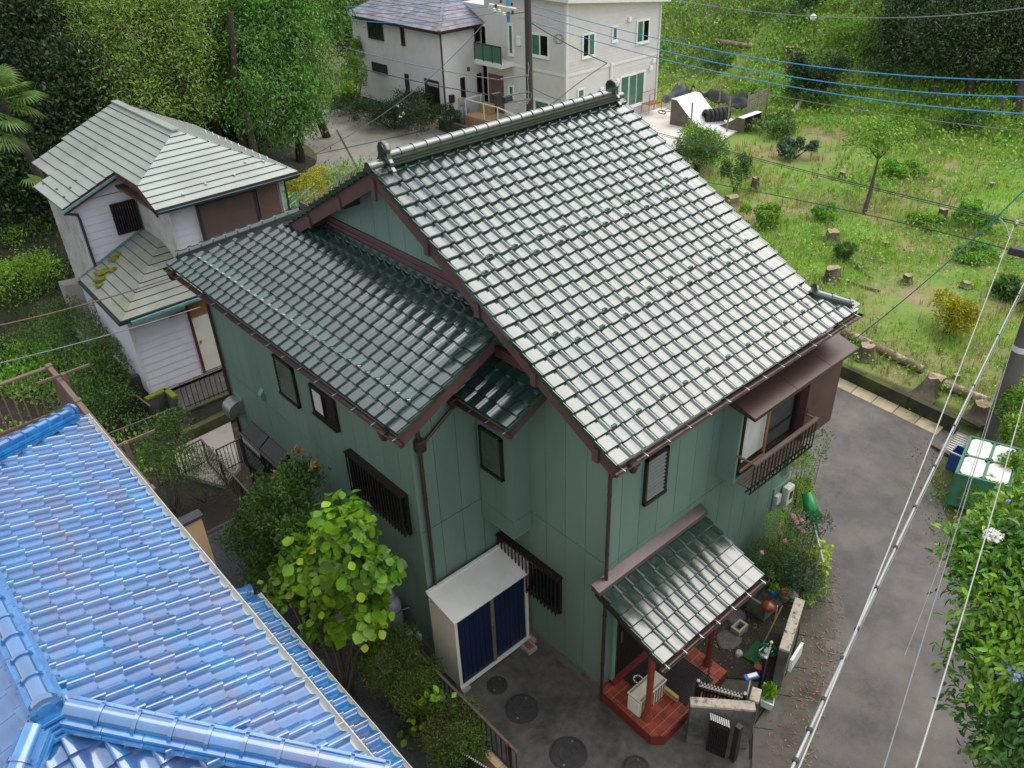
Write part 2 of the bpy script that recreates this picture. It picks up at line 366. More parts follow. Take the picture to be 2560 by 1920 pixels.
# main roof
RV = Vector((0, 1, SLP)).normalized(); RN_ = Vector((0, -SLP, 1)).normalized()
XL, XR = -.40, 5.40
deck = MB()
def slab(mb, pts, nrm, th): mb.prism(pts, tuple(-Vector(nrm)*th)); return mb
slab(deck, [(XL+.03, EY+.02, EZ+.005), (XR-.02, EY+.02, EZ+.005), (XR-.02, RY, RZ+.0), (XL+.03, RY, RZ+.0)], RN_, .06)
slab(deck, [(XL+.03, RY, RZ-.004), (XR-.02, RY, RZ-.004), (XR-.02, 2*RY-EY, EZ), (XL+.03, 2*RY-EY, EZ)], (0, SLP, 1), .06)
deck.build('roof_deck', 'tile_bed', GH)
box('roof_deck', (XR-.02, EY+.02, EZ-.075), (5.98, .35, EZ-.02), 'tile_bed', GH)
soff = MB(); slab(soff, [(XL+.05, EY+.05, EZ-.08), (0, EY+.05, EZ-.08), (0, RY, RZ-.1), (XL+.05, RY, RZ-.1)], RN_, .02)
slab(soff, [(XL+.05, RY, RZ-.1), (0, RY, RZ-.1), (0, 2*RY-EY, EZ-.1), (XL+.05, 2*RY-EY, EZ-.1)], (0, SLP, 1), .02)
slab(soff, [(0, EY+.05, EZ-.08), (5.95, EY+.05, EZ-.08), (5.95, 0, roofz(0)-.08), (0, 0, roofz(0)-.08)], RN_, .02)
soff.build('soffit', 'soffit', GH)
TG = Tiles()
def pickmain(r, c):
    if c == 0: return 'verge'
    if c == 21: return 'vergeR' if r > 3 else 'pan'
    for r0 in (2, 8, 15):
        if r == r0 and c % 2 == 1 and c < 21: return 'guard'
        if r == r0+1 and c % 2 == 0 and 0 < c < 21 and r0 != 2: return 'guard'
    return 'pan'
TG.field((XL-.03, EY, EZ+.0), (1, 0, 0), RV, 22, 26, pickmain, GT)
TG.field((XL-.03+22*TW, EY, EZ), (1, 0, 0), RV, 2, 2, lambda r, c: 'pan' if (c == 0 or r == 0) and c < 2 else None, GT, clip=lambda p: p.x < 5.95-(p.y-EY)*.9)
# back slope: only a strip of tile ends shows along the verge
TG.field((XL-.03+4*TW, 2*RY-EY, EZ), (-1, 0, 0), (0, -1, SLP), 4, 26, lambda r, c: 'vergeR' if c == 3 else 'pan', GT)
# verge moss / mortar under back verge tiles, barge boards
for s in (1, -1):
    y0 = EY if s == 1 else 2*RY-EY
    def P(y, dz): return (XL+.06, y, roofz(y)+dz)
    ye = y0+(.02*s); bd = MB()
    bd.prism([(XL+.06, ye, EZ-.03), (XL+.06, RY, RZ-.035), (XL+.06, RY, RZ-.32), (XL+.06, ye+.05*s, EZ-.26), (XL+.06, ye, EZ-.20)], (-.035, 0, 0)); bd.build('barge_board', 'brown_board', GH)
    bd = MB(); bd.prism([(XR-.05, ye, EZ-.04), (XR-.05, RY, RZ-.05), (XR-.05, RY, RZ-.3), (XR-.05, ye, EZ-.2)], (.03, 0, 0)); bd.build('barge_board', 'brown_board', GH)
    mb = MB(); mb.prism([(XL+.075, ye, EZ+.0), (XL+.075, RY, RZ+.0), (XL+.075, RY, RZ-.036), (XL+.075, ye, EZ-.036)], (-.075, 0, 0)); mb.build('verge_strip', 'mossy_dark', GH)
for y in (6.064, 7.292, 3.54, 2.384, 1.169, -.076):
    z = roofz(y)-.24
    box('purlin_cap', (XL-.015, y-.055, z-.10), (XL+.024, y+.055, z+.13), 'brown_board', GH)
    box('purlin', (XL+.062, y-.05, z-.09), (.0, y+.05, z+.10), 'brown_dark', GH)
box('purlin_cap', (XL-.02, RY-.06, RZ-.52), (XL+.022, RY+.06, RZ-.16), 'brown_board', GH)
# gable vent slats beside the apex
vp = MB()
for i in range(16):
    y = RY-.12-.075*i; z0 = RZ-.85-.0*i; zt = roofz(y)-.2; zb = max(RZ-.92-.012*i, 0)
    if zt-zb > .06: MB().box((-.045, y-.018, zb), (-.02, y+.018, zt)).build('vent_slat', 'brown_dark', GH)
# ridge: stacked flat tiles, half-round cap tiles, end ornaments
for i, (hw, z) in enumerate(((.19, .02), (.17, .058), (.15, .096))):
    box('ridge_course', (XL+.32, RY-hw, RZ+z), (XR-.24, RY+hw, RZ+z+.030), 'noshi', GH)
box('ridge_bed', (XL+.34, RY-.13, RZ-.03), (XR-.26, RY+.13, RZ+.13), 'tile_bed', GH)
barrel('ridge_tile', (XL+.32, RY, RZ+.13), (XR-.25, RY, RZ+.13), .085, 'green_tile', GH, n=20)
def onigawara(x, dirx, parent, m='green_tile', y=RY, z=RZ, k=1.):
    prof = [(-.26, -.16), (-.25, -.05), (-.19, .0), (-.2, .07), (-.15, .12), (-.13, .2), (-.15, .27), (-.10, .35), (0, .385), (.10, .35), (.15, .27), (.13, .2), (.15, .12), (.2, .07), (.19, 0), (.25, -.05), (.26, -.16), (.1, -.06), (-.1, -.06)]
    mb = MB(); mb.prism([(x, y+a*k, z+b*k) for a, b in prof], (.075*dirx, 0, 0)); o = mb.build('ridge_end_ornament', m, parent, bevel=.012)
    mb = MB(); mb.tube([(x+.075*dirx, y, z+.24*k), (x+.10*dirx, y, z+.24*k)], .10*k, 14); mb.build('ornament_boss', m, o, smooth=True, auto=40)
    return o
onigawara(XL+.32, -1, GH); onigawara(XR-.25, 1, GH)
barrel('verge_ridge_tile', (XL+.24, RY, RZ+.035), (XL-.06, RY, RZ+.02), .085, 'green_tile', GH, n=1, ring=False)
barrel('verge_ridge_tile', (XR-.15, RY, RZ+.035), (XR+.06, RY, RZ+.02), .085, 'green_tile', GH, n=1, ring=False)
MB().tube([(XL-.062, RY, RZ+.03), (XL-.03, RY, RZ+.03)], .092, 14).build('verge_ridge_cap', 'noshi', GH, smooth=True, auto=40)
# short hip at the far right eave corner
h0, h1 = Vector((5.36, .10, EZ+SLP*.56+.06)), Vector((5.86, -.33, EZ+.13))
barrel('hip_tile', h0, h1, .075, 'green_tile', GH, n=2)
hp = MB(); dd = (h1-h0); hp.bar(h0-Vector((0, 0, .05)), h1-Vector((0, 0, .05)), .2, .10); hp.build('hip_course', 'noshi', GH)
pn = dd.normalized(); MB().tube([h0-pn*.05, h0-pn*.02], .155, 18).build('hip_end_plate', 'noshi', GH, smooth=True, auto=40)
for i in (-1, 0, 1): MB().tube([h1+pn*.0+Vector((i*.045, i*.045, .02+.03*(i == 0))), h1+pn*.06+Vector((i*.045, i*.045, .02+.03*(i == 0)))], .03, 8).build('hip_end_tile', 'green_tile', GH, smooth=True, auto=40)
MB().prism([(5.72, -.42, EZ+.02), (6.0, -.47, EZ+.10), (6.02, -.25, EZ+.14), (5.8, -.2, EZ+.06)], (0, 0, .02)).build('corner_tile', 'green_tile', GH, bevel=.008)
# wing roof (lower slope against the gable wall, hipped at its far end)
WX, WZ0, WS = -2.20, 5.86, .48; WV = Vector((1, 0, WS)).normalized(); WY0, WY1 = 2.05, 10.38
wdk = MB(); wdk.prism([(WX+.02, WY0+.03, WZ0), (WX+.02, WY1, WZ0), (0, WY1-2.2, WZ0+2.2*WS), (-.002, WY0+.03, WZ0+2.2*WS)], (0, 0, -.06)); wdk.build('roof_deck', 'tile_bed', GH)
MB().prism([(WX+.05, WY0+.05, WZ0-.07), (WX+.05, WY1-.05, WZ0-.07), (XW, WY1-.45, WZ0-.07+WS*.5), (XW, WY0+.05, WZ0-.07+WS*.5)], (0, 0, -.02)).build('soffit', 'soffit', GH)
MB().prism([(WX+.05, WY0+.06, WZ0-.07), (-.02, WY0+.06, WZ0-.07+2.13*WS), (-.02, YW, WZ0-.07+2.13*WS), (WX+.05, YW, WZ0-.07)], (0, 0, -.02)).build('soffit', 'soffit', GH)
MB().prism([(-.002, WY1-2.2, WZ0+2.2*WS), (WX, WY1, WZ0), (-.002, WY1, WZ0)], (0, 0, -.05)).build('roof_deck', 'tile_bed', GH)
nwc = int((WY1-WY0)/TW)+1
TG.field((WX, WY0+nwc*TW, WZ0), (0, -1, 0), WV, nwc, 11, lambda r, c: 'vergeR' if c == nwc-1 else ('guard' if r == 2 else 'pan'), GT,
         clip=lambda p: p.y < WY1-(p.x-WX)*1.0+.07 and p.x < -.02)
w0, w1 = Vector((-.06, WY1-2.16, WZ0+2.16*WS+.10)), Vector((WX+.22, WY1-.22, WZ0+.20))
barrel('hip_tile', w0, w1, .075, 'green_tile', GH, n=10, ringr=1.35)
MB().bar(w0-Vector((0, 0, .06)), w1-Vector((0, 0, .06)), .19, .13).build('hip_course', 'noshi', GH)
MB().prism([(WX-.02, YW-.53, WZ0-.03), (-.36, YW-.53, WZ0+1.84*WS-.03), (-.36, YW-.53, WZ0+1.84*WS-.26), (WX+.03, YW-.53, WZ0-.24)], (0, .035, 0)).build('barge_board', 'brown_board', GH)
for i, (d, z) in enumerate(((.10, 6.93), (.06, 7.0), (.035, 7.1))): box('wall_flashing', (-d, YW, z-.06+.001*i), (-.001-.0005*i, 8.25, z+.05), 'brown_board' if i else 'noshi', GH)
TG.field((-.16, 8.1, 6.88), (0, -1, 0), (1, 0, .25), 22, 1, lambda r, c: 'pan', GT)
# oriel roof
OV = Vector((1, 0, .5)).normalized(); OEX, OEZ = -.86, 5.72
MB().prism([(OEX+.02, 1.20, OEZ), (OEX+.02, 2.6, OEZ), (0, 2.6, OEZ+.43), (0, 1.20, OEZ+.43)], (0, 0, -.05)).build('roof_deck', 'tile_bed', GH)
TG.field((OEX, 2.515, OEZ), (0, -1, 0), OV, 5, 4, lambda r, c: 'vergeR' if c == 4 else 'pan', GT)
MB().prism([(OEX-.01, 1.22, OEZ-.03), (-.0, 1.22, OEZ+.40), (-.0, 1.22, OEZ+.22), (OEX+.03, 1.22, OEZ-.2)], (0, .03, 0)).build('barge_board', 'brown_board', GH)
box('wall_flashing', (-.09, 1.2, OEZ+.43), (.018, 2.4, OEZ+.60), 'brown_board', GH)
# gutters: open channel with brackets
def gutter(a, b, out, nb, r=.055, m='brown_metal', parent=None, pieces=True):
    a, b, out = Vector(a), Vector(b), Vector(out); d = (b-a).normalized(); mb = MB(); k = 0; sg = 8
    for p in (a, b):
        for j in range(sg+1): t = math.pi*j/sg; mb.v.append(tuple(p-out*(r*math.cos(t))+Vector((0, 0, -r*1.1*math.sin(t)))))
    for p in (a, b):
        for j in range(sg+1): t = math.pi*j/sg; mb.v.append(tuple(p-out*((r-.008)*math.cos(t))+Vector((0, 0, -(r-.008)*1.1*math.sin(t)))))
    n = sg+1
    for j in range(sg):
        mb.f.append((j, j+1, n+j+1, n+j)); mb.f.append((2*n+j+1, 2*n+j, 3*n+j, 3*n+j+1))
    for o in (0, sg): mb.f.append((o, n+o, 3*n+o, 2*n+o))
    mb.f.append(tuple(range(n)));  mb.f.append(tuple(range(2*n-1, n-1, -1)))
    g = mb.build('gutter', m, parent or GH, smooth=True, auto=50)
    MB().tube([a+out*r, b+out*r], .008, 6).build('gutter_lip', m, g)
    for i in range(nb):
        p = a.lerp(b, (i+.3)/(nb-.4)); MB().bar(p-out*(r+.05)+Vector((0, 0, .03)), p+out*(r+.004)+Vector((0, 0, .006)), .014, .006).build('gutter_bracket', 'steel', g)
    return g
gutter((XL-.07, EY-.05, EZ-.06), (6.03, EY-.05, EZ-.075), (0, -1, 0), 14)
gutter((WX-.05, WY0-.12, WZ0-.06), (WX-.05, WY1, WZ0-.075), (-1, 0, 0), 16)
gutter((OEX-.05, 1.13, OEZ-.05), (OEX-.05, 2.56, OEZ-.06), (-1, 0, 0), 4, r=.05)
for p, out in (((-.10, EY-.05, EZ-.06), (0, -1, 0)), ((WX-.05, WY0+.35, WZ0-.06), (-1, 0, 0)), ((WX-.05, WY1-.35, WZ0-.06), (-1, 0, 0)), ((OEX-.05, 2.50, OEZ-.05), (-1, 0, 0))):
    p = Vector(p); mb = MB(); mb.prism([p+Vector((-.07, -.07, .0)), p+Vector((.07, -.07, 0)), p+Vector((.07, .07, 0)), p+Vector((-.07, .07, 0))], (0, 0, -.05)); mb.lathe([(.055, -.16), (.085, -.05)], p, 8)
    mb.build('rain_head', 'brown_metal', GH)
# downpipes
def pipe(pts, r=.032, m='brown_metal', name='downpipe', clamps=()):
    o = tube(name, pts, r, m, GH, 10)
    for c in clamps: MB().lathe([(r+.006, -.02), (r+.006, .02)], c, 10).build('pipe_clamp', m, o)
    return o
pipe([(-.10, EY-.05, EZ-.2), (-.08, -.2, 5.42), (-.06, -.07, 5.3), (-.06, -.07, .02)], clamps=[(-.06, -.07, z) for z in (1.0, 2.2, 3.6, 4.8)])
pipe([(XW+.12, YW-.06, 5.62), (XW+.12, YW-.06, .05)], clamps=[(XW+.12, YW-.06, z) for z in (1.2, 2.6, 4.0, 5.0)])
pipe([(OEX-.03, 2.50, OEZ-.2), (OEX-.03, 2.52, 5.5), (XW+.25, YW-.06, 5.13), (XW+.12, YW-.06, 5.0)], r=.028)
box('rain_head', (XW+.05, YW-.14, 4.98), (XW+.21, YW-.0, 5.2), 'brown_metal', GH, bevel=.02)
pipe([(XW-.05, 9.9, 5.62), (XW-.05, 9.9, -1.1)])
# windows
def louvre(face, fixed, a0, a1, z0, z1, sgn, n=13, parent=None):
    w = thing0('louvre_window', parent or GH)
    F = (lambda s, d, z: (fixed+sgn*d, s, z)) if face == 'x' else (lambda s, d, z: (s, fixed+sgn*d, z))
    fr = MB()
    for p, q in (((a0, z0), (a0+.045, z1)), ((a1-.045, z0), (a1, z1)), ((a0, z1-.045), (a1, z1)), ((a0, z0), (a1, z0+.06))): fr.box(F(p[0], 0, p[1]), F(q[0], .055 if p[1] != z0 or q[1] == z1 else .07, q[1]))
    o = fr.build('louvre_window', 'bronze', parent or GH)
    box('backing', F(a0+.04, .001, z0+.05), F(a1-.04, .008, z1-.04), 'dark_glass', o)
    hh = (z1-z0-.11)/n
    for i in range(n):
        z = z0+.06+hh*(i+.5); A = F(a0+.045, .046, z-hh*.35); B = F(a1-.045, .046, z-hh*.35)
        mb = MB(); p0, p1, p2, p3 = F(a0+.045, .050, z-hh*.30), F(a1-.045, .050, z-hh*.30), F(a1-.045, .018, z+hh*.22), F(a0+.045, .018, z+hh*.22)
        mb.prism([p0, p1, p2, p3], (0, 0, -.006)); mb.build('slat', 'louvre_glass', o)
    return o
def thing0(*a): return None
louvre('y', 0, .80, 1.34, 4.03, 4.95, -1, 11); louvre('x', XW, 6.32, 7.07, 4.0, 4.9, -1, 11); louvre('x', OX, 1.91, 2.47, 4.09, 4.95, -1, 11)
def slider(face, fixed, a0, a1, z0, z1, sgn, m=('frost_glass', 'dark_glass'), fm='bronze', fw=.045, dep=.06, parent=None, name='sliding_window', sill=True, n=2):
    F = (lambda s, d, z: (fixed+sgn*d, s, z)) if face == 'x' else (lambda s, d, z: (s, fixed+sgn*d, z))
    fr = MB()
    for p, q in (((a0, z0), (a0+fw, z1)), ((a1-fw, z0), (a1, z1)), ((a0+fw, z1-fw), (a1-fw, z1)), ((a0+fw, z0), (a1-fw, z0+fw))): fr.box(F(p[0], 0, p[1]), F(q[0], dep, q[1]))
    o = fr.build(name, fm, parent or GH)
    if sill: box('sill', F(a0-.01, 0, z0-.03), F(a1+.01, dep+.03, z0-.001), fm, o)
    wd = (a1-a0-2*fw)/n
    for i in range(n):
        s0, s1 = a0+fw+wd*i, a0+fw+wd*(i+1); d0 = .012+.022*(i % 2)
        sm = MB()
        for p, q in (((s0, z0+fw), (s0+.03, z1-fw)), ((s1-.03, z0+fw), (s1, z1-fw)), ((s0+.03, z1-fw-.03), (s1-.03, z1-fw)), ((s0+.03, z0+fw), (s1-.03, z0+fw+.04))): sm.box(F(p[0], d0, p[1]), F(q[0], d0+.02, q[1]))
        s = sm.build('sash', fm, o); box('pane', F(s0+.028, d0+.006, z0+fw+.03), F(s1-.028, d0+.012, z1-fw-.028), m[i % len(m)], s)
    return o
slider('x', XW, 4.87, 5.71, 4.24, 4.87, -1, m=('dark_glass', 'frost_glass'))
def barred(face, fixed, a0, a1, z0, z1, sgn, nb, m, out=.13, low=.0, top=.05):
    o = slider(face, fixed, a0, a1, z0, z1, sgn, m=m, sill=False)
    F = (lambda s, d, z: (fixed+sgn*d, s, z)) if face == 'x' else (lambda s, d, z: (s, fixed+sgn*d, z))
    box('hood', F(a0-.02, 0, z1), F(a1+.02, out+.02, z1+.025), 'bronze', o)
    for z in (z0+.04, z1-.06): box('bar_rail', F(a0, out-.025, z), F(a1, out-.005, z+.025), 'black_metal', o)
    for i in range(nb):
        s = a0+.03+(a1-a0-.06)*i/(nb-1); box('window_bar', F(s-.012, out-.004, z0-low+(.05 if low and i % 2 else 0)), F(s+.012, out+.018, z1), 'black_metal', o)
    return o
barred('x', XW, 2.88, 4.60, 3.08, 3.95, -1, 19, ('dark_glass', 'dark_glass'))
barred('x', 0, .98, 2.55, 1.37, 2.25, -1, 17, ('dark_glass', 'curtain'))
# kitchen bay with sloping glass roof and bars
kb = MB(); kb.prism([(XW, 7.42, 2.25), (XW-.30, 7.42, 2.05), (XW-.30, 7.42, 1.1), (XW, 7.42, 1.1)], (0, 1.74, 0)); kb = kb.build('bay_window', 'bronze', GH)
for y0, y1 in ((7.46, 8.27), (8.31, 9.12)):
    MB().prism([(XW-.02, y0, 2.262), (XW-.285, y0, 2.085), (XW-.285, y1, 2.085), (XW-.02, y1, 2.262)], (0, 0, .006)).build('roof_pane', 'frost_glass' if False else 'screen_mesh', kb)
    box('pane', (XW-.306, y0, 1.2), (XW-.301, y1, 2.0), 'frost_glass' if y0 > 8 else 'dark_glass', kb)
bar('edge_trim', (XW-.315, 7.40, 2.055), (XW-.315, 9.18, 2.055), .03, .05, 'wood_grey', kb)
for i in range(22): y = 7.44+i*.08; box('window_bar', (XW-.40, y-.01, 1.2+(.05 if i % 2 else 0)), (XW-.385, y+.01, 2.03), 'black_metal', kb)
for z in (1.35, 1.9): box('bar_rail', (XW-.384, 7.42, z), (XW-.37, 9.16, z+.02), 'black_metal', kb)
# extractor hood on the wing wall, small pipe cap
eh = MB(); sg = 8; pr = [(0, 0), (-.1, 0)]+[(-.12-.24*math.sin(a), .40-.22*math.cos(a)-.02) for a in [math.pi/2*j/sg for j in range(1, sg+1)]]
prof = [(0, -.02), (-.36, -.02)]+[(-.10-.26*math.cos(math.pi/2*j/sg), .12+.22*math.sin(math.pi/2*j/sg)) for j in range(sg+1)]+[(0, .34)]
MB().prism([(XW+a, 9.40, 2.35+b) for a, b in prof], (0, .36, 0)).build('extractor_hood', 'steel', GH, bevel=.006)
box('hood_cap', (XW-.02, 9.38, 2.70), (XW-.0, 9.8, 2.74), 'green_trim', GH)
vc = MB().prism([(XW, 8.02, 3.36), (XW-.1, 8.02, 3.40), (XW-.1, 8.02, 3.50), (XW, 8.02, 3.62)], (0, .13, 0)).build('vent_cap', 'green_trim', GH, bevel=.008)
# veranda window on the front wall
VX0, VX1, VY, VZ0, VZ1 = 2.80, 5.70, -.36, 3.50, 5.08
box('bay_side', (VX0, VY, VZ0), (VX0+.06, -.003, VZ1), 'green_siding', GH); box('bay_floor', (VX0+.06, VY, VZ0), (VX1, -.003, VZ0+.06), 'green_siding', GH)
box('bay_back', (VX0+.06, -.06, VZ0+.06), (VX1-.02, -.004, VZ1), 'brown_dark', GH)
ar = MB(); ar.prism([(VX0-.12, -.0, 5.30), (VX0-.12, -.66, 5.10), (VX0-.12, -.66, 5.04), (VX0-.12, 0, 5.14)], (VX1+.16-VX0+.12, 0, 0)); ar = ar.build('awning', 'brown_metal', GH, bevel=.006)
for x in (3.9, 4.95): MB().prism([(x, -.0, 5.304), (x, -.662, 5.104), (x, -.664, 5.05), (x, -.66, 5.094), (x, 0, 5.294)], (.012, 0, 0)).build('seam', 'brown_dark', ar)
bar('awning_edge', (VX0-.13, -.668, 5.075), (VX1+.17, -.668, 5.075), .014, .05, 'brown_metal', ar)
vw = slider('y', VY+.10, VX0+.10, 4.62, VZ0+.18, VZ1-.04, -1, m=('curtain', 'screen_mesh'), fw=.06, dep=.10, name='veranda_window')
box('glass_front', (VX0+.16, VY+.062, VZ0+.28), (3.70, VY+.066, VZ1-.12), 'frost_glass', vw) if False else None
box('wood_stop', (3.62, VY-.02, VZ0+.22), (3.67, VY+.01, VZ1-.1), 'wood_light', vw); box('wood_sill', (VX0+.14, VY-.03, VZ0+.2), (3.66, VY-.005, VZ0+.25), 'wood_light', vw)
for a, b in (((3.72, 4.1), (4.5, 4.13)),): box('mid_rail', (a[0], VY+.01, a[1]), (b[0], VY+.035, b[1]), 'black_metal', vw)
sb = box('shutter_case', (4.66, VY-.14, VZ0-.02), (VX1+.03, VY+.10, VZ1-.02), 'brown_board', GH, bevel=.01)
box('case_cap', (4.63, VY-.16, VZ1-.04), (VX1+.05, VY+.1, VZ1-.005), 'brown_metal', sb); box('case_latch', (4.69, VY-.146, 4.12), (4.73, VY-.135, 4.24), 'brown_dark', sb)
rl = bar('veranda_rail', (VX0-.0, -.70, 4.12), (4.74, -.70, 4.12), .07, .06, 'wood_grey', GH, bevel=.008)
for x in (VX0+.02, 4.70): bar('rail_arm', (x, VY+.02, 4.12), (x, -.66, 4.12), .035, .03, 'wood_grey', rl)
for i in range(18): x = VX0+.03+i*(1.9/17); box('baluster', (x-.009, -.712, 3.50), (x+.009, -.694, 4.09), 'black_metal', rl)
for y in (-.70, -.62): bar('lower_rail', (VX0, y, 3.49), (4.74, y, 3.49), .025, .025, 'bronze', rl)
for i in range(9): x = VX0+.1+i*.21; bar('tie', (x, -.695, 3.485), (x+.10, VY, 3.475), .016, .016, 'bronze', rl)
for j in range(4): bar('sill_slat', (VX0+.06, VY-.05-.055*j, 3.54-.0*j), (4.66, VY-.05-.055*j, 3.54), .045, .02, 'wood_grey', rl)
# cables down the right end of the front wall, meter box
for x in (5.18, 5.26, 5.32): tube('wall_cable', [(x, -.03, 3.42), (x+.01, -.03, 2.1)], .012, 'green_trim', GH, 6)
tube('wall_cable', [(4.5, -.04, 3.45), (4.9, -.06, 3.36), (5.15, -.03, 3.42)], .012, 'green_trim', GH, 6)
# ------------------------------------------------------------------ entrance canopy, porch, door (parts of the green house)
mat('red_post', S(112, 44, 28), S(134, 58, 36), rough=.35, scale=4, stretch=(6, 6, .6), coat=.3)
mat('porch_red', S(138, 62, 46), S(112, 48, 38), rough=.35, scale=7, rnd=.2, c3=S(84, 40, 32), s3=5, t3=(.52, .68), rvar=.1)
mat('porch_grout', S(168, 140, 126), rough=.9)
mat('porch_side', S(112, 40, 36), S(92, 34, 32), rough=.4, scale=6)
mat('flash_lilac', S(92, 80, 80), S(78, 68, 68), rough=.3, metal=.4, scale=3)
CEY, CEZ, CS = -1.43, 2.40, .40; CV = Vector((0, 1, CS)).normalized(); CX0, CX1 = -.27, 2.38
MB().prism([(CX0+.02, CEY+.02, CEZ), (CX1-.02, CEY+.02, CEZ), (CX1-.02, -.0, CEZ-CS*CEY), (CX0+.02, 0, CEZ-CS*CEY)], (0, 0, -.05)).build('canopy_deck', 'tile_bed', GH)
TG.field((CX0-.01, CEY, CEZ), (1, 0, 0), CV, 10, 6, lambda r, c: 'verge' if c == 0 else ('vergeR' if c == 9 else 'pan'), GT)
MB().prism([(CX0-.06, 0, CEZ+.68), (CX0-.06, -.17, CEZ+.61), (CX0-.06, -.19, CEZ+.545), (CX0-.06, 0, CEZ+.545)], (CX1-CX0+.12, 0, 0)).build('canopy_flashing', 'flash_lilac', GH, bevel=.004)
bar('canopy_beam', (CX0+.12, CEY+.45, CEZ+.02), (CX1-.1, CEY+.45, CEZ+.02), .10, .12, 'brown_dark', GH)
for x in (CX0+.02, CX1-.05): MB().prism([(x, CEY+.02, CEZ-.03), (x, -.01, CEZ-CS*CEY-.05), (x, -.01, CEZ-CS*CEY-.2), (x, CEY+.02, CEZ-.13)], (.03, 0, 0)).build('barge_board', 'brown_dark', GH)
for i in range(7): x = CX0+.2+i*.36; MB().bar((x, CEY+.05, CEZ-.07), (x, -.02, CEZ-CS*CEY-.1), .04, .05).build('rafter', 'brown_dark', GH)
gutter((CX0-.06, CEY-.05, CEZ-.05), (CX1+.06, CEY-.05, CEZ-.06), (0, -1, 0), 7, r=.05)
for px, py in ((1617.8, 1795.9), (1769.7, 1659.2)):
    p = onz(px, py, .25); zt = CEZ-.06
    po = MB().lathe([(.058, .0), (.058, zt-.25)], (p[0], p[1], .25), 16).build('post', 'red_post', GH, smooth=True, auto=40)
    MB().lathe([(.088, 0), (.088, .05), (.074, .13), (.062, .16)], (p[0], p[1], .252), 16).build('post_base', 'red_post', po, smooth=True, auto=40)
# porch slab and its tiles
PZ = .25
pp = [(-.06, -.03), (-.10, -1.24), (.07, -1.40), (1.90, -1.33), (1.91, -.03)]
MB().prism([(x, y, -.05) for x, y in pp], (0, 0, PZ-.012+.05)).build('porch_slab', 'porch_side', GH)
MB().prism([(x*.985+.01, y*.985-.005, PZ-.012) for x, y in pp], (0, 0, .006)).build('porch_grout', 'porch_grout', GH)
from mathutils.geometry import intersect_point_quad_2d
def inpoly(x, y, P):
    c = False; j = len(P)-1
    for i in range(len(P)):
        if (P[i][1] > y) != (P[j][1] > y) and x < (P[j][0]-P[i][0])*(y-P[i][1])/(P[j][1]-P[i][1])+P[i][0]: c = not c
        j = i
    return c
def clip_cell(x0, y0, x1, y1, P):
    poly = [(x0, y0), (x1, y0), (x1, y1), (x0, y1)]
    n = len(P); ar = sum(P[i][0]*P[(i+1) % n][1]-P[(i+1) % n][0]*P[i][1] for i in range(n)); sg = 1 if ar > 0 else -1
    for i in range(n):
        a, b = P[i], P[(i+1) % n]; out = []
        side = lambda q: sg*((b[0]-a[0])*(q[1]-a[1])-(b[1]-a[1])*(q[0]-a[0]))
        for j in range(len(poly)):
            p, q = poly[j], poly[(j+1) % len(poly)]; sp, sq = side(p), side(q)
            if sp >= 0: out.append(p)
            if sp*sq < 0: t = sp/(sp-sq); out.append((p[0]+t*(q[0]-p[0]), p[1]+t*(q[1]-p[1])))
        poly = out
        if len(poly) < 3: return None
    return poly
for i in range(-1, 14):
    for j in range(-10, 1):
        c = clip_cell(i*.15+.005, j*.15+.005, (i+1)*.15-.005, (j+1)*.15-.005, pp)
        if c and abs(sum(c[k][0]*c[(k+1) % len(c)][1]-c[(k+1) % len(c)][0]*c[k][1] for k in range(len(c)))) > .004:
            MB().prism([(x, y, PZ-.006) for x, y in c], (0, 0, .0075+random.random()*.001)).build('porch_tile', 'porch_red', GH)
# door
dr = box('entrance_door', (.30, -.05, .30), (1.92, .015, 2.28), 'brown_dark', GH)
for i in range(34): x = .36+i*.0465; box('door_slat', (x, -.062, .36), (x+.022, -.051, 2.22), 'black_metal', dr)
box('door_handle', (.40, -.075, 1.15), (.43, -.0625, 1.42), 'steel', dr)
box('door_jamb', (.20, -.06, .27), (.29, .01, 2.34), 'green_trim', GH); box('door_threshold', (.2, -.16, PZ+.004), (1.94, -.0, PZ+.05), 'porch_side', GH)
box('door_lintel', (.2, -.07, 2.30), (2.0, .01, 2.42), 'brown_dark', GH)
# meter on the front wall
mt = box('meter_box', (5.22, -.20, 1.40), (5.47, -.05, 1.86), 'soffit', GH, bevel=.03); box('meter_dial', (5.29, -.206, 1.55), (5.41, -.199, 1.75), 'dark_glass', mt)
box('junction_box', (5.02, -.10, 1.50), (5.18, -.003, 1.72), 'soffit', GH, bevel=.01); box('meter_board', (4.98, -.03, 1.32), (5.52, .0, 1.9), 'green_trim', GH)
box('wall_vent', (XW-.06, 3.02, .28), (XW, 3.14, .42), 'soffit', GH, bevel=.01)
TG.place(GH)
# ------------------------------------------------------------------ yard things
mat('shed_white', S(206, 205, 198), S(194, 192, 184), rough=.5, scale=2.5, c3=S(150, 148, 138), s3=3, t3=(.62, .8), bump=.0006, bscale=15)
mat('shed_navy', S(9, 24, 50), S(14, 32, 62), rough=.35, scale=2)
mat('concrete', S(150, 145, 134), S(124, 120, 110), rough=.9, scale=5, bump=.003, bscale=40)
mat('iron', S(38, 38, 37), S(58, 57, 54), rough=.6, metal=.2, scale=9, bump=.003, bscale=60)
mat('tank_grey', S(150, 152, 158), S(134, 136, 142), rough=.45, scale=4)
mat('red_paint', S(170, 60, 58), rough=.6)
mat('blue_plastic', S(40, 80, 150), S(50, 96, 170), rough=.4)
mat('white_plastic', S(214, 214, 212), S(196, 196, 192), rough=.45, scale=5)
mat('cream_plastic', S(196, 188, 170), S(180, 172, 156), rough=.5, scale=4)
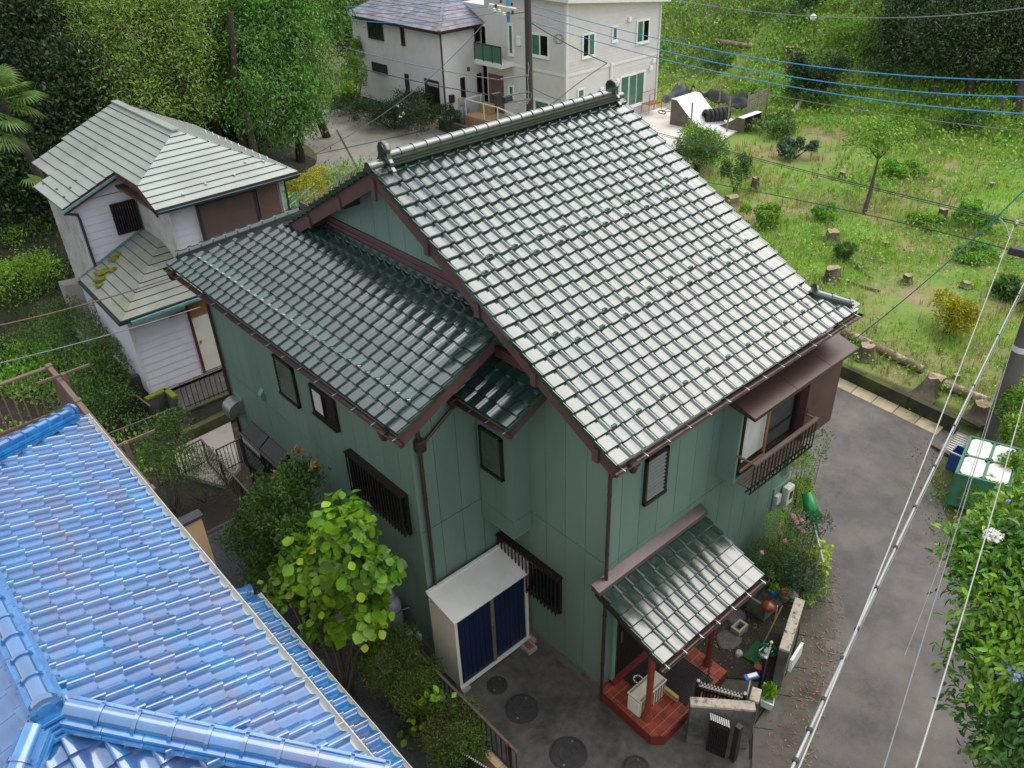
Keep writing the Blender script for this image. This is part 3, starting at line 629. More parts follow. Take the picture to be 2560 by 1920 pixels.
mat('brick_red', S(150, 78, 56), S(120, 60, 46), rough=.9, scale=12, bump=.004, bscale=60)
mat('rubber', S(34, 31, 36), S(44, 40, 46), rough=.75, scale=6)
mat('block_grey', S(104, 102, 92), S(82, 82, 74), rough=.92, scale=3, bump=.005, bscale=50, c3=S(54, 56, 48), s3=1.6, t3=(.48, .66), rnd=.08)
mat('block_top', S(186, 176, 160), S(150, 140, 124), rough=.95, scale=14, bump=.006, bscale=50, c3=S(70, 64, 52), s3=9, t3=(.54, .66))
mat('soil', S(52, 44, 36), S(38, 32, 27), rough=1, scale=14, bump=.02, bscale=30, c3=S(70, 62, 50), s3=4)
mat('stone', S(92, 92, 88), S(70, 70, 67), rough=.9, scale=6, bump=.01, bscale=22, c3=S(58, 58, 56), s3=3)
mat('pale_stone', S(168, 160, 146), S(140, 132, 120), rough=.9, scale=6, bump=.006, bscale=30)
mat('bamboo', S(176, 150, 96), S(150, 124, 78), rough=.6, scale=8)
mat('terracotta', S(140, 84, 62), S(116, 66, 48), rough=.85, scale=8)
mat('hose_green', S(30, 140, 110), S(24, 116, 92), rough=.4)
mat('turf_mat', S(24, 92, 46), S(18, 74, 38), rough=.95, scale=40, bump=.01, bscale=160)
mat('beige_wall', S(206, 176, 142), S(186, 158, 128), rough=.85, scale=6, bump=.003, bscale=60)
# storage shed
SH = thing('storage_shed', 'white metal storage shed with dark blue sliding doors in the wall corner', 'shed', (-.93, 2.2, 0))
sx0, sx1, sy0, sy1, sz = -1.78, -.08, 1.79, 2.52, 1.86
box('body', (sx0+.01, sy0+.05, .08), (sx1-.01, sy1, sz-.02), 'shed_white', SH)
MB().prism([(sx0-.03, sy0-.05, sz-.02), (sx1+.03, sy0-.05, sz-.02), (sx1+.03, sy1+.01, sz+.12), (sx0-.03, sy1+.01, sz+.12)], (0, 0, .035)).build('roof', 'shed_white', SH, bevel=.006)
bar('roof_rib', (sx0-.03, sy1-.02, sz+.165), (sx1+.03, sy1-.02, sz+.165), .05, .05, 'shed_white', SH)
for x in (sx0+.0, sx1-.06): box('corner_post', (x, sy0, .06), (x+.06, sy0+.06, sz-.03), 'shed_white', SH)
box('sill', (sx0, sy0-.02, .06), (sx1, sy0+.055, .11), 'shed_white', SH)
for i, (a, b) in enumerate(((sx0+.06, -.97), (-.89, sx1-.06))):
    d = box('door', (a, sy0+.02+.012*i, .12), (b, sy0+.04+.012*i, sz-.04), 'shed_navy', SH)
    for j in range(7): xx = a+(b-a)*(j+.5)/7; box('door_rib', (xx-.008, sy0+.012+.012*i, .15), (xx+.008, sy0+.0195+.012*i, sz-.07), 'shed_navy', d)
box('door_stile', (-.97, sy0+.008, .12), (-.89, sy0+.03, sz-.04), 'wood_grey', SH); box('handle', (-.945, sy0-.005, .88), (-.925, sy0+.0075, 1.08), 'steel', SH)
for x, y in ((sx0-.0, sy0-.08), (sx1-.16, sy0-.02), (sx0, sy1-.2), (sx1-.16, sy1-.2)): box('foot_block', (x, y, -.01), (x+.18, y+.2, .058), 'concrete', SH, bevel=.008)
# stepping slab and brick beside the shed
def single(o, label, cat, group=None): return tag(o, label, cat, group)
single(box('paving_slab', (-.10, 1.66, .0), (.0-.015, 1.95, .10), 'concrete', bevel=.01), 'grey concrete slab between the shed and the house wall', 'slab')
bb = box('drain_block', (-.34, 1.52, .0), (-.12, 1.78, .09), 'concrete', bevel=.01); single(bb, 'low concrete block with a red brick set in its top, by the shed', 'block')
box('brick', (-.29, 1.56, .088), (-.17, 1.74, .10), 'brick_red', bb)
# manhole covers
def manhole(px, py, r, label, z=.0):
    p = onz(px, py, z); t = thing('manhole_cover', label, 'manhole', (p[0], p[1], z), 'manhole covers in the concrete yard')
    MB().lathe([(r+.035, 0), (r+.035, .010), (r+.006, .012), (r+.004, .004)], (p[0], p[1], z), 32, cap=False).build('rim', 'iron', t)
    MB().lathe([(r, .0), (r, .014), (r*.93, .016), (r*.92, .012), (r*.62, .013), (r*.61, .017), (r*.56, .017), (r*.55, .012), (r*.3, .013), (r*.29, .017), (r*.22, .017), (r*.2, .012), (0.002, .012)], (p[0], p[1], z), 32).build('lid', 'iron', t)
    for a in (.5, 3.6): MB().lathe([(.022, 0), (.02, .02)], (p[0]+r*.8*math.cos(a), p[1]+r*.8*math.sin(a), z), 8).build('lift_pin', 'steel' if a > 1 else 'stone', t)
manhole(1305, 1772, .27, 'black round manhole cover in the middle of the concrete yard'); manhole(1421, 1884, .29, 'black round manhole cover nearest the porch corner')
manhole(1243, 1713, .16, 'small dusty round drain cover just in front of the shed'); manhole(1590, 1921, .20, 'round cover cut by the bottom edge of the picture below the porch')
# gas cylinder beside the wing wall
gp = np.array([-1.93, 3.60, -.05]); t = thing('gas_cylinder', 'grey upright gas cylinder with red lettering behind the leafy shrub', 'gas cylinder', gp)
MB().lathe([(.13, 0), (.13, .05), (.185, .06), (.185, 1.0), (.175, 1.08), (.12, 1.16), (.06, 1.19)], gp, 20).build('body', 'tank_grey', t, smooth=True, auto=45)
MB().lathe([(.09, 1.19), (.095, 1.30), (.085, 1.31), (.08, 1.20)], gp, 16).build('collar', 'tank_grey', t, smooth=True, auto=45)
MB().lathe([(.03, 1.19), (.03, 1.27)], gp, 8).build('valve', 'steel', t)
for z in (.35, .85): tube('chain', [(gp[0]+.19*math.cos(a), gp[1]+.19*math.sin(a), z) for a in [i*.4 for i in range(17)]], .008, 'black_metal', t, 5); tube('wall_hook', [(gp[0]+.1, gp[1]-.16, z), (XW-.005, gp[1]-.24, z+.03)], .012, 'steel', t, 6)
for j, z in enumerate((.62, .53)):                              # faded red marking, not legible in the photo
    for i in range(5): a = math.radians(206+i*13); c = (gp[0]+.188*math.cos(a), gp[1]+.188*math.sin(a)); MB().bar((c[0], c[1], z-.022), (c[0], c[1], z+.022), .018, .003).build('red_marking', 'red_paint', t)
p = onz(1028, 1600, .0); t = thing('detergent_bottle', 'white bottle with a blue label lying by the rail near the gas cylinder', 'bottle', p)
MB().lathe([(.07, 0), (.075, .02), (.075, .20), (.045, .26), (.03, .27)], p, 12).build('body', 'white_plastic', t, smooth=True, auto=40); MB().lathe([(.076, .09), (.076, .19)], p, 12, cap=False).build('blue_label', 'blue_plastic', t); MB().lathe([(.032, .27), (.032, .31)], p, 10).build('cap', 'white_plastic', t)
# white storage box on the porch
t = thing('storage_chest', 'white and grey plastic storage chest on the red porch behind the post', 'chest', (.34, -.75, PZ))
z0 = PZ+.003; bx = MB(); bx.prism([(0, -.59, z0+.40), (.70, -.59, z0+.40), (.70, -.90, z0+.40), (0, -.90, z0+.40)], (0, 0, .03)); bx.build('lid', 'cream_plastic', t, bevel=.012)
for k in range(6): y = -.62-.014*(k % 3)-.23*(k//3); box('lid_groove', (.03, y-.003, z0+.4295), (.67, y+.003, z0+.4325), 'rubber', t)
box('body', (.02, -.88, z0), (.68, -.61, z0+.40), 'cream_plastic', t, bevel=.01); MB().prism([(.018, -.87, z0+.36), (.018, -.62, z0+.36), (.018, -.62, z0+.03), (.018, -.87, z0+.03)], (-.02, 0, 0)).build('end_panel', 'white_plastic', t, bevel=.006)
for k in range(9): x = .07+.07*k; box('rib', (x, -.888, z0+.02), (x+.02, -.8805, z0+.38), 'wood_grey', t)
# door mats, cardboard, dish
def flat(name, pts, th, m, label, cat, px=True, z=PZ+.005, zz=None):
    P = [onz(a, b, z) for a, b in pts] if px else [(a, b, z) for a, b in pts]
    return single(MB().prism(P, (0, 0, th)).build(name, m, bevel=0), label, cat)
def gridmat(name, x0, y0, x1, y1, z, label):
    o = box(name, (x0, y0, z), (x1, y1, z+.008), 'rubber'); single(o, label, 'door mat'); nx = int((x1-x0)/.045); ny = int((y1-y0)/.045)
    mb = MB()
    for i in range(nx+1): x = x0+(x1-x0)*i/nx; mb.box((x-.006, y0, z+.0081), (x+.006, y1, z+.018))
    for j in range(ny+1): y = y0+(y1-y0)*j/ny; mb.box((x0, y-.006, z+.0082), (x1, y+.006, z+.0175))
    mb.build('mat_grid', 'black_metal', o); return o
gridmat('door_mat', .80, -1.28, 1.55, -.42, PZ+.005, 'large dark rubber grid mat in the middle of the porch')
gridmat('door_mat', .42, -.40, 1.55, -.17, PZ+.005, 'narrow dark grid mat close to the entrance door')
single(box('cardboard', (.72, -1.12, PZ+.004), (.78, -.72, PZ+.12), 'bamboo'), 'tan cardboard strip leaning behind the porch chest', 'cardboard')
c = onz(1595, 1697, .28); single(MB().lathe([(.05, 0), (.09, .02), (.085, .022), (.045, .004)], (c[0], c[1], PZ+.004), 16).build('glass_dish', 'white_plastic'), 'small clear dish on the porch beside the chest', 'dish')
# rain chain from the canopy gutter down to a brick
a, b = Vector((1.02, CEY-.05, CEZ-.10)), Vector((1.02, CEY-.05, .08)); t = thing('rain_chain', 'black rain chain hanging from the canopy gutter to the ground', 'rain chain', b)
for i in range(46):
    q = a.lerp(b, i/46); mb = MB()
    rr = [(q+Vector((.022*math.cos(s) if i % 2 else 0, 0 if i % 2 else .022*math.cos(s), .032*math.sin(s)))) for s in [k*math.pi/4 for k in range(9)]]
    mb.tube(rr, .007, 5); mb.build('chain_link', 'black_metal', t)
for i, x in enumerate((.93, 1.05)): single(box('brick', (x, CEY-.12, 0), (x+.10, CEY+.0, .065), 'brick_red', bevel=.006), 'red brick at the foot of the rain chain, '+('shed side' if i == 0 else 'gate side'), 'brick')
# rail along the yard edge on a low pale wall
t = thing('yard_rail', 'brown metal handrail with thin uprights along the yard edge', 'railing', (-2.13, 1.4, 0))
bar('top_rail', (-2.13, -.16, .70), (-2.13, 6.9, .70), .05, .04, 'wood_grey', t, bevel=.006)
for i in range(56): y = -.12+i*.125; bar('upright', (-2.13, y, -.08), (-2.13, y, .69), .016, .016, 'black_metal', t)
bar('bottom_rail', (-2.13, -.16, .03), (-2.13, 6.9, .03), .03, .025, 'black_metal', t)
for y in (.05, 2.0, 4.0, 6.0): bar('post', (-2.13, y, -.1), (-2.13, y, .70), .035, .035, 'black_metal', t); bar('stay', (-2.16, y+.03, .69), (-2.13, y-.03, .72), .03, .06, 'wood_grey', t)
t = thing('retaining_wall', 'low pale block wall under the yard railing', 'wall', (-2.2, 3.4, -.8))
for i in range(18):
    for j in range(3): box('block', (-2.28, -.2+i*.4+.004, -.92+j*.31), (-2.10, .2+i*.4-.004, -.62+j*.31), 'beige_wall' if j == 2 else 'concrete', t, bevel=.006)
box('pier', (-2.30, -.62, -.5), (-2.0, -.22, .10), 'stone', t, bevel=.01)
# low spiked fence at the bottom edge of the yard
a, b = np.array([-2.35, -.15, .35]), np.array([-2.35, .75, .35])
a = onz(1225, 1925, .35); b = onz(1152, 1880, .35)
t = thing('picket_fence', 'short dark metal fence with pale spiked tips below the azalea', 'fence', (a[0], a[1], -.2))
for i in range(15):
    q = a+(b-a)*i/14; bar('picket', (q[0], q[1], -.3), (q[0], q[1], .34), .018, .018, 'black_metal', t); MB().lathe([(.012, 0), (.018, .012), (.002, .05)], (q[0], q[1], .34), 6).build('tip', 'soffit', t)
bar('rail', tuple(a-(0, 0, .03)), tuple(b-(0, 0, .03)), .03, .03, 'black_metal', t); bar('rail', (a[0], a[1], -.15), (b[0], b[1], -.15), .03, .03, 'black_metal', t)
# gate: block walls, leaves, post
def blockwall(name, label, a, b, h, th, topm='block_top', bl=.40, bh=.20, z0=0.):
    a, b = np.array(a, float), np.array(b, float); d = b-a; L = np.hypot(*d); d /= L; nrm = np.array([-d[1], d[0]])*th/2
    t = thing(name, label, 'wall', ((a[0]+b[0])/2, (a[1]+b[1])/2, z0)); n = max(1, round(L/bl)); nh = round((h-.06)/bh); bh = (h-.06)/nh; bl = L/n
    for j in range(nh):
        xs = [0]+[min(L, (i+(.5 if j % 2 else 1))*bl) for i in range(n)]+[L]
        for p, q in zip(xs[:-1], xs[1:]):
            if q-p < .03: continue
            P = [a+d*(p+.003)+nrm, a+d*(q-.003)+nrm, a+d*(q-.003)-nrm, a+d*(p+.003)-nrm]
            MB().prism([(u, v, z0+j*bh+.003) for u, v in P], (0, 0, bh-.006)).build('block', 'block_grey', t, bevel=.006)
    P = [a+nrm*.9, b+nrm*.9, b-nrm*.9, a-nrm*.9]; MB().prism([(u, v, z0) for u, v in P], (0, 0, h-.062)).build('mortar', 'block_grey', t)
    P = [a-d*.01+nrm*1.06, b+d*.01+nrm*1.06, b+d*.01-nrm*1.06, a-d*.01-nrm*1.06]; MB().prism([(u, v, z0+h-.06) for u, v in P], (0, 0, .06)).build('coping', topm, t, bevel=.012)
    return t
blockwall('gate_wall', 'short weathered concrete block wall with pale top beside the folded gate', (.42, -1.58), (1.10, -2.34), 1.05, .16)
blockwall('gate_wall_return', 'short end of the gate wall turned towards the road', (1.17, -2.28), (1.40, -2.18), 1.06, .15)
blockwall('garden_wall', 'weathered block wall with pale speckled top along the pavement', (2.46, -2.02), (3.66, -1.58), 1.0, .17)
box0 = MB().bar(tuple(onz(2003, 1620, .9)), tuple(onz(1975, 1665, .9)), .05, .30); single(box0.build('letter_box', 'white_plastic'), 'clear plastic newspaper holder hung on the garden wall', 'letter box')
def leaf_gate(name, label, a, b, z0, h, n, spike=True, rails=(.08, .85)):
    a, b = Vector((a[0], a[1], 0)), Vector((b[0], b[1], 0)); t = thing(name, label, 'gate', (a.x, a.y, z0))
    for i in range(n):
        q = a.lerp(b, i/(n-1)); e = i in (0, n-1)
        bar('stile' if e else 'slat', (q.x, q.y, z0), (q.x, q.y, z0+h*(1 if not e else 1.04)), .05 if e else .022, .05 if e else .022, 'black_metal', t)
        if spike: MB().lathe([(.01, 0), (.016, .012), (.002, .045)] if not e else [(.03, 0), (.03, .02), (.01, .03)], (q.x, q.y, z0+h*(1.04 if e else 1)), 6).build('finial', 'soffit', t)
    for k in rails: bar('rail', (a.x, a.y, z0+h*k), (b.x, b.y, z0+h*k), .03, .05, 'black_metal', t)
    bar('top_rail', (a.x, a.y, z0+h*.95), (b.x, b.y, z0+h*.95), .035, .03, 'cream_plastic', t)
    return t
leaf_gate('gate_leaf', 'black metal gate leaf with pale spikes standing behind the gate wall', onz(1744, 1716, 1.0)[:2], onz(1860, 1748, 1.0)[:2], .08, 1.02, 15)
leaf_gate('gate_leaf', 'black metal gate leaf with pale spikes open against the garden wall', onz(1926, 1618, 1.0)[:2], onz(1912, 1656, 1.0)[:2], .08, 1.0, 9)
ga, gb = onz(1774, 1799, .85), onz(1823, 1818, .85); t = thing('meter_grille', 'black slatted metal screen with white tops in front of the gate wall', 'screen', (ga[0], ga[1], 0))
ga[:2] += (.02, -.02)
for i in range(9):
    q = ga+(gb-ga)*i/8; bar('slat', (q[0], q[1], .02), (q[0], q[1], .84), .03, .02, 'black_metal', t); bar('slat_cap', (q[0], q[1], .841), (q[0]+.06, q[1]+.07, .90), .022, .02, 'soffit', t)
for z in (.1, .78): bar('rail', (ga[0], ga[1], z), (gb[0], gb[1], z), .045, .05, 'black_metal', t)
q = onz(1848, 1815, .9); single(MB().box((q[0]-.05, q[1]-.05, 0), (q[0]+.05, q[1]+.05, .9)).build('gate_post', 'brown_dark', bevel=.006), 'square dark brown gate post in front of the gate wall', 'post')
# mop
a, b = onz(1876, 1748, .95), onz(1878, 1692, 1.45)
t = thing('mop', 'upturned mop with a blue head leaning behind the gate wall', 'mop', (a[0], a[1], 0)); tube('handle', [(a[0]-.1, a[1]+.05, .02), tuple(b)], .012, 'white_plastic', t, 8)
MB().bar(tuple(b-(.1, -.06, .0)), tuple(b+(.1, -.06, .02)), .10, .05).build('head', 'blue_plastic', t, bevel=.01); MB().bar(tuple(b-(.06, -.03, -.03)), tuple(b+(.08, -.05, .05)), .07, .03).build('pad', 'white_plastic', t, bevel=.01)
# garden floor bits
def stone(px, py, rx, ry, z, label, m='stone', h=.05):
    p = onz(px, py, z); o = blob('stepping_stone', (p[0], p[1], z), (rx, ry, h), m, None, 3, .12, 1.5, flat=h*.72); return single(o, label, 'stone', None)
stone(1821, 1600, .26, .22, .03, 'large round grey stepping stone beside the second porch post'); stone(1839, 1540, .22, .18, .03, 'grey stepping stone behind the hollow block')
stone(1868, 1495, .2, .16, .03, 'third grey stepping stone towards the rose bushes'); stone(1896, 1468, .19, .15, .03, 'far grey stepping stone under the rose bushes')
stone(1847, 1635, .09, .07, .04, 'small pale rounded stone by the green mat', 'pale_stone', .09)
hb = onz(1848, 1570, .1); t = MB(); x, y = hb[0], hb[1]
for a, b in (((-.15, -.1), (.15, -.06)), ((-.15, .06), (.15, .1)), ((-.15, -.06), (-.10, .06)), ((.10, -.06), (.15, .06))): t.box((x+a[0], y+a[1], .0), (x+b[0], y+b[1], .17))
t.box((x-.099, y-.059, .0), (x+.099, y+.059, .02)); single(t.build('hollow_block', 'concrete'), 'hollow concrete block standing among the stepping stones', 'block')
flat('turf_mat', [(1858, 1642), (1892, 1600), (1922, 1625), (1893, 1662)], .012, 'turf_mat', 'green artificial turf mat by the open gate leaf', 'mat', z=.05)
q = onz(1922, 1622, .25); t = thing('hose_reel', 'green and white garden hose reel behind the gate leaf', 'hose reel', (q[0], q[1], .05))
for k in range(3): tube('hose_coil', [(q[0]+.13*math.cos(s)*.5, q[1]-.13*math.cos(s)*.85+.03*(k-1), .22+.13*math.sin(s)) for s in [i*math.pi/8 for i in range(17)]], .018, 'hose_green', t, 6)
tube('carry_handle', [(q[0]-.16+.02*math.sin(s), q[1]+.1, .10+.14*s/3.) for s in [0, 1, 2, 3]]+[(q[0]-.02, q[1]+.06, .30)], .014, 'white_plastic', t, 8); box('frame', (q[0]-.12, q[1]-.06, .05), (q[0]+.12, q[1]+.10, .12), 'white_plastic', t, bevel=.01)
a, b = onz(1907, 1612, .08), onz(1956, 1514, .75); single(tube('bamboo_pole', [tuple(a), tuple(b)], .014, 'bamboo'), 'thin bamboo pole leaning against the concrete sink', 'pole')
a, b = onz(1935, 1560, .2), onz(1944, 1515, .7); single(tube('white_rod', [tuple(a), tuple(b)], .011, 'white_plastic'), 'thin white rod leaning beside the bamboo pole', 'rod')
q = onz(1921, 1518, .3); t = thing('garden_sink', 'grey concrete garden sink stand with planters on its edge', 'sink', (q[0], q[1], 0)); sk = MB()
x, y = q[0]+.25, q[1]+.02
for a, b in (((-.4, -.05), (.4, .0)), ((-.4, .30), (.4, .35)), ((-.4, .0), (-.35, .30)), ((.35, .0), (.4, .30))): sk.box((x+a[0], y+a[1], 0), (x+b[0], y+b[1], .42))
sk.box((x-.35, y, 0), (x+.35, y+.3, .25)); sk.build('basin', 'block_grey', t); tube('tap', [(x-.1, y+.33, .42), (x-.1, y+.33, .7), (x-.1, y+.2, .72), (x-.1, y+.2, .62)], .014, 'steel', t)
q = onz(1921, 1515, .42); single(MB().lathe([(.02, .1), (.11, .06), (.145, 0), (.14, -.02), (.1, .04)], (q[0], q[1], .42), 18).build('dust_lid', 'red_post', smooth=True), 'upturned dark red bowl on the garden sink', 'bowl')
def pot(px, py, z, r, h, m, label):
    p = onz(px, py, z+h); o = MB().lathe([(r*.7, 0), (r, h), (r*.92, h), (r*.88, h*.85), (.002, h*.85)], (p[0], p[1], z), 14).build('flower_pot', m, smooth=True, auto=40); single(o, label, 'pot'); return p
pot(1897, 1665, .05, .085, .15, 'terracotta', 'small terracotta pot by the dark gate leaf'); PT1 = pot(1935, 1474, .42, .12, .15, 'blue_plastic', 'blue pot with small plants on the garden sink'); PT2 = pot(1962, 1485, .42, .12, .15, 'block_grey', 'grey pot with red tinged plants on the garden sink')
q = onz(1981, 1493, .5); single(MB().lathe([(.06, 0), (.10, .03), (.05, .07), (.07, .11), (.11, .13), (.03, .19), (.015, .23)], (q[0], q[1], 1.0-.56), 12).build('stone_lantern', 'stone', smooth=True, auto=40), 'tiny dark stone lantern on the garden sink corner', 'lantern')
# planter
c = [onz(*q, .26) for q in ((1910, 1705), (1941, 1716), (1934, 1765), (1901, 1750))]; c = np.array(c); cc = c.mean(0); t = thing('planter', 'white rectangular planter full of bright green leaves by the gate wall', 'planter', (cc[0], cc[1], .04))
pl = MB(); lo = [(cc+(v-cc)*.8)*[1, 1, 0]+[0, 0, .05] for v in c]; pl.v = [tuple(v) for v in lo]+[tuple(v) for v in c]+[tuple((cc+(v-cc)*.86)) for v in c]+[tuple((cc+(v-cc)*.86)-[0, 0, .05]) for v in c]
pl.f = [(3, 2, 1, 0)]+[(i, (i+1) % 4, 4+(i+1) % 4, 4+i) for i in range(4)]+[(4+i, 4+(i+1) % 4, 8+(i+1) % 4, 8+i) for i in range(4)]+[(8+i, 8+(i+1) % 4, 12+(i+1) % 4, 12+i) for i in range(4)]+[(12, 13, 14, 15)]
pl.build('box', 'white_plastic', t); PLANTER = (t, cc)
# ------------------------------------------------------------------ ground
mat('earth', S(96, 84, 64), S(74, 66, 50), rough=1, scale=.9, bump=.03, bscale=9, c3=S(80, 92, 46), s3=.55, t3=(.40, .58), detail=9)
mat('field', S(150, 128, 100), S(122, 104, 78), rough=1, scale=1.3, bump=.03, bscale=8, c3=S(104, 132, 52), s3=.33, t3=(.40, .56), detail=9)
mat('forest_floor', S(46, 44, 30), S(34, 38, 22), rough=1, scale=1.5, bump=.05, bscale=6, c3=S(46, 62, 26), s3=.5)
mat('asphalt', S(64, 60, 58), S(98, 93, 90), rough=.75, scale=1.3, bump=.010, bscale=80, c3=S(114, 108, 102), s3=.6, t3=(.44, .74), detail=12, rvar=.15)
mat('yard_concrete', S(86, 83, 77), S(66, 64, 59), rough=.75, scale=7, bump=.003, bscale=70, c3=S(48, 47, 43), s3=.9, t3=(.46, .62), detail=9, rvar=.2)
mat('lime_stain', S(150, 148, 142), S(120, 118, 112), rough=.9, scale=20)
mat('pavement', S(92, 87, 78), S(76, 72, 65), rough=.9, scale=2, bump=.004, bscale=70, c3=S(60, 57, 50), s3=1.4, t3=(.48, .66), detail=8, rnd=.06)
mat('gutter_block', S(186, 170, 138), S(158, 144, 116), rough=.95, scale=3, bump=.005, bscale=40, c3=S(110, 98, 76), s3=1.5, rnd=.08)
mat('mossy_kerb', S(62, 62, 46), S(44, 44, 34), rough=1, scale=3, bump=.01, bscale=20, c3=S(72, 82, 38), s3=1.3, t3=(.45, .6))
mat('gravel', S(84, 88, 90), S(50, 54, 58), rough=.9, scale=22, bump=.02, bscale=34, detail=3, c3=S(44, 44, 42), s3=1.1)
mat('pebble', S(92, 96, 100), S(64, 68, 72), rough=.8, scale=9, rnd=.35)
mat('driveway', S(146, 142, 134), S(122, 118, 111), rough=.9, scale=.8, bump=.003, bscale=40, c3=S(118, 112, 100), s3=.4, t3=(.48, .65))
mat('patio', S(214, 208, 198), S(200, 194, 184), rough=.9, scale=1, bump=.002, bscale=40)
def sst(a, b, x): t = np.clip((x-a)/(b-a), 0, 1); return t*t*(3-2*t)
def vnoise(x, y, s, seed=0):
    x, y = np.asarray(x, float)/s, np.asarray(y, float)/s
    def h(i, j): q = np.sin(i*127.1+j*311.7+seed*74.7)*43758.5453; return q-np.floor(q)
    i, j = np.floor(x), np.floor(y); u, v = x-i, y-j; u = u*u*(3-2*u); v = v*v*(3-2*v)
    return (h(i, j)*(1-u)+h(i+1, j)*u)*(1-v)+(h(i, j+1)*(1-u)+h(i+1, j+1)*u)*v-.5
def H(x, y):
    x, y = np.asarray(x, float), np.asarray(y, float)
    left = sst(-2.14, -2.26, x)*(-.85)*sst(-1.6, -.4, y)
    back = -1.05*sst(9.5, 10.4, y)*sst(6.6, 5.2, x)
    z = np.minimum(left, back)
    z = z*(1-sst(20, 30, y))+sst(22, 34, y)*.35*sst(-30, 10, x)
    fld = sst(12.75, 12.95, x+np.clip(y-9, 0, 99)*.0)*sst(27, 22, y-.0*(x-20))
    wood = .30*np.clip(y-27, 0, 30)*sst(14, 6, x); z = z+wood
    rise = .30+.022*np.clip(x-12.5, 0, 21.5)+.40*np.clip(x-34, 0, 200)
    z = z*(1-fld)+fld*rise
    hill = .40*np.clip(x-37, 0, 200)*sst(22, 27, y); z = z+hill*1.0
    bump = (vnoise(x, y, 2.3)*.22+vnoise(x, y, .8, 3)*.10)*sst(13.0, 15, x)*sst(70, 40, y*.0+x*.0+y)
    z = z+bump*sst(26, 22, y) + vnoise(x, y, 3, 5)*.3*sst(22, 30, y)*sst(8, -4, x)
    # flat shelves of the two far houses
    z = z*(1-sst(24, 26.5, y)*sst(12, 15, x)*sst(39, 36, x))+.30*sst(24, 26.5, y)*sst(12, 15, x)*sst(39, 36, x)
    return z
def ground_at(px, py, z0=0.):
    r = ray(px, py); lo, hi = 4.0, 400.0; tt = np.concatenate([np.linspace(4, 80, 500), np.linspace(80, 400, 300)])
    P = CAM+r[None]*tt[:, None]; d = P[:, 2]-H(P[:, 0], P[:, 1]); k = np.argmax(d < 0)
    if d[k] >= 0: return None
    a, b = tt[k-1], tt[k]
    for _ in range(20):
        m = (a+b)/2; p = CAM+r*m
        if p[2] > H(p[0], p[1]): a = m
        else: b = m
    return CAM+r*a
def ground_sheet(name, xs, ys, m, dz=0.):
    X, Y = np.meshgrid(xs, ys); Z = H(X, Y)+dz; nx, ny = len(xs), len(ys); V = np.stack([X, Y, Z], -1).reshape(-1, 3)
    i = np.arange((nx-1)*(ny-1)); a = (i//(nx-1))*nx+i % (nx-1); F = np.stack([a, a+1, a+nx+1, a+nx], -1)
    return struct(link(name, npmesh(name, V, F, m, True)))
xs = np.unique(np.concatenate([np.linspace(-300, -30, 28), np.linspace(-30, -4, 40), np.linspace(-4, -1.5, 51), np.linspace(-1.5, 12.6, 60), np.linspace(12.6, 13.1, 11), np.linspace(13.1, 40, 130), np.linspace(40, 90, 80), np.linspace(90, 400, 40)]))
ys = np.unique(np.concatenate([np.linspace(-300, -30, 28), np.linspace(-30, -2, 40), np.linspace(-2, 30, 160), np.linspace(30, 60, 60), np.linspace(60, 420, 60)]))
g = ground_sheet('ground', xs, ys, 'earth', -.03)
g.data.materials.append(MATS['field']); g.data.materials.append(MATS['forest_floor']); g.data.materials.append(MATS['soil'])
pc = np.array([p.center[:2] for p in g.data.polygons]); mi = np.where((pc[:, 0] > 12.8) & (pc[:, 1] < 27), 1, np.where((pc[:, 1] > 21) & (pc[:, 0] < 12), 2, np.where((pc[:, 0] < 6) & (pc[:, 1] > -2) & (pc[:, 1] <= 21), 3, 0))); g.data.polygons.foreach_set('material_index', mi.astype(np.int32))
def sheet(name, pts, m, z, th=None):
    P = [(x, y, z) for x, y in pts]
    return struct(MB().prism(P, (0, 0, -.10)).build(name, m))
sheet('yard', [(-2.11, -6.5), (-2.11, 2.59), (-1.6, 6.0), (-1.6, 8.5), (.3, 8.5), (.5, -.02), (2.45, -1.2), (2.46, -2.0), (1.42, -2.16), (.78, -2.6), (.9, -6.5)], 'yard_concrete', 0)
L1 = [onz(*q, 0)[:2] for q in ((1880, 1925), (1955, 1780), (2040, 1640), (2078, 1520), (2066, 1400), (2040, 1300), (2012, 1200))]
rd = [(.45, -8.)]+[tuple(q) for q in L1]+[(6.6, .3), (6.8, 3.5), (6.9, 8), (7.3, 18), (12.4, 25), (12.5, 8), (12.48, 2.66), (12.15, -.75)]+[tuple(onz(*q, 0)[:2]) for q in ((2320, 1190), (2370, 1300), (2420, 1450), (2480, 1700))]+[(3.4, -5.6), (1.5, -9)]
sheet('road', rd, 'asphalt', .004)
sheet('verge', [tuple(onz(*q, 0)[:2]) for q in ((2395, 1085), (2315, 1188), (2368, 1300), (2418, 1450), (2476, 1700), (2560, 1900))]+[(4, -6.5), (14, -8), (14, -1)], 'earth', -.005)
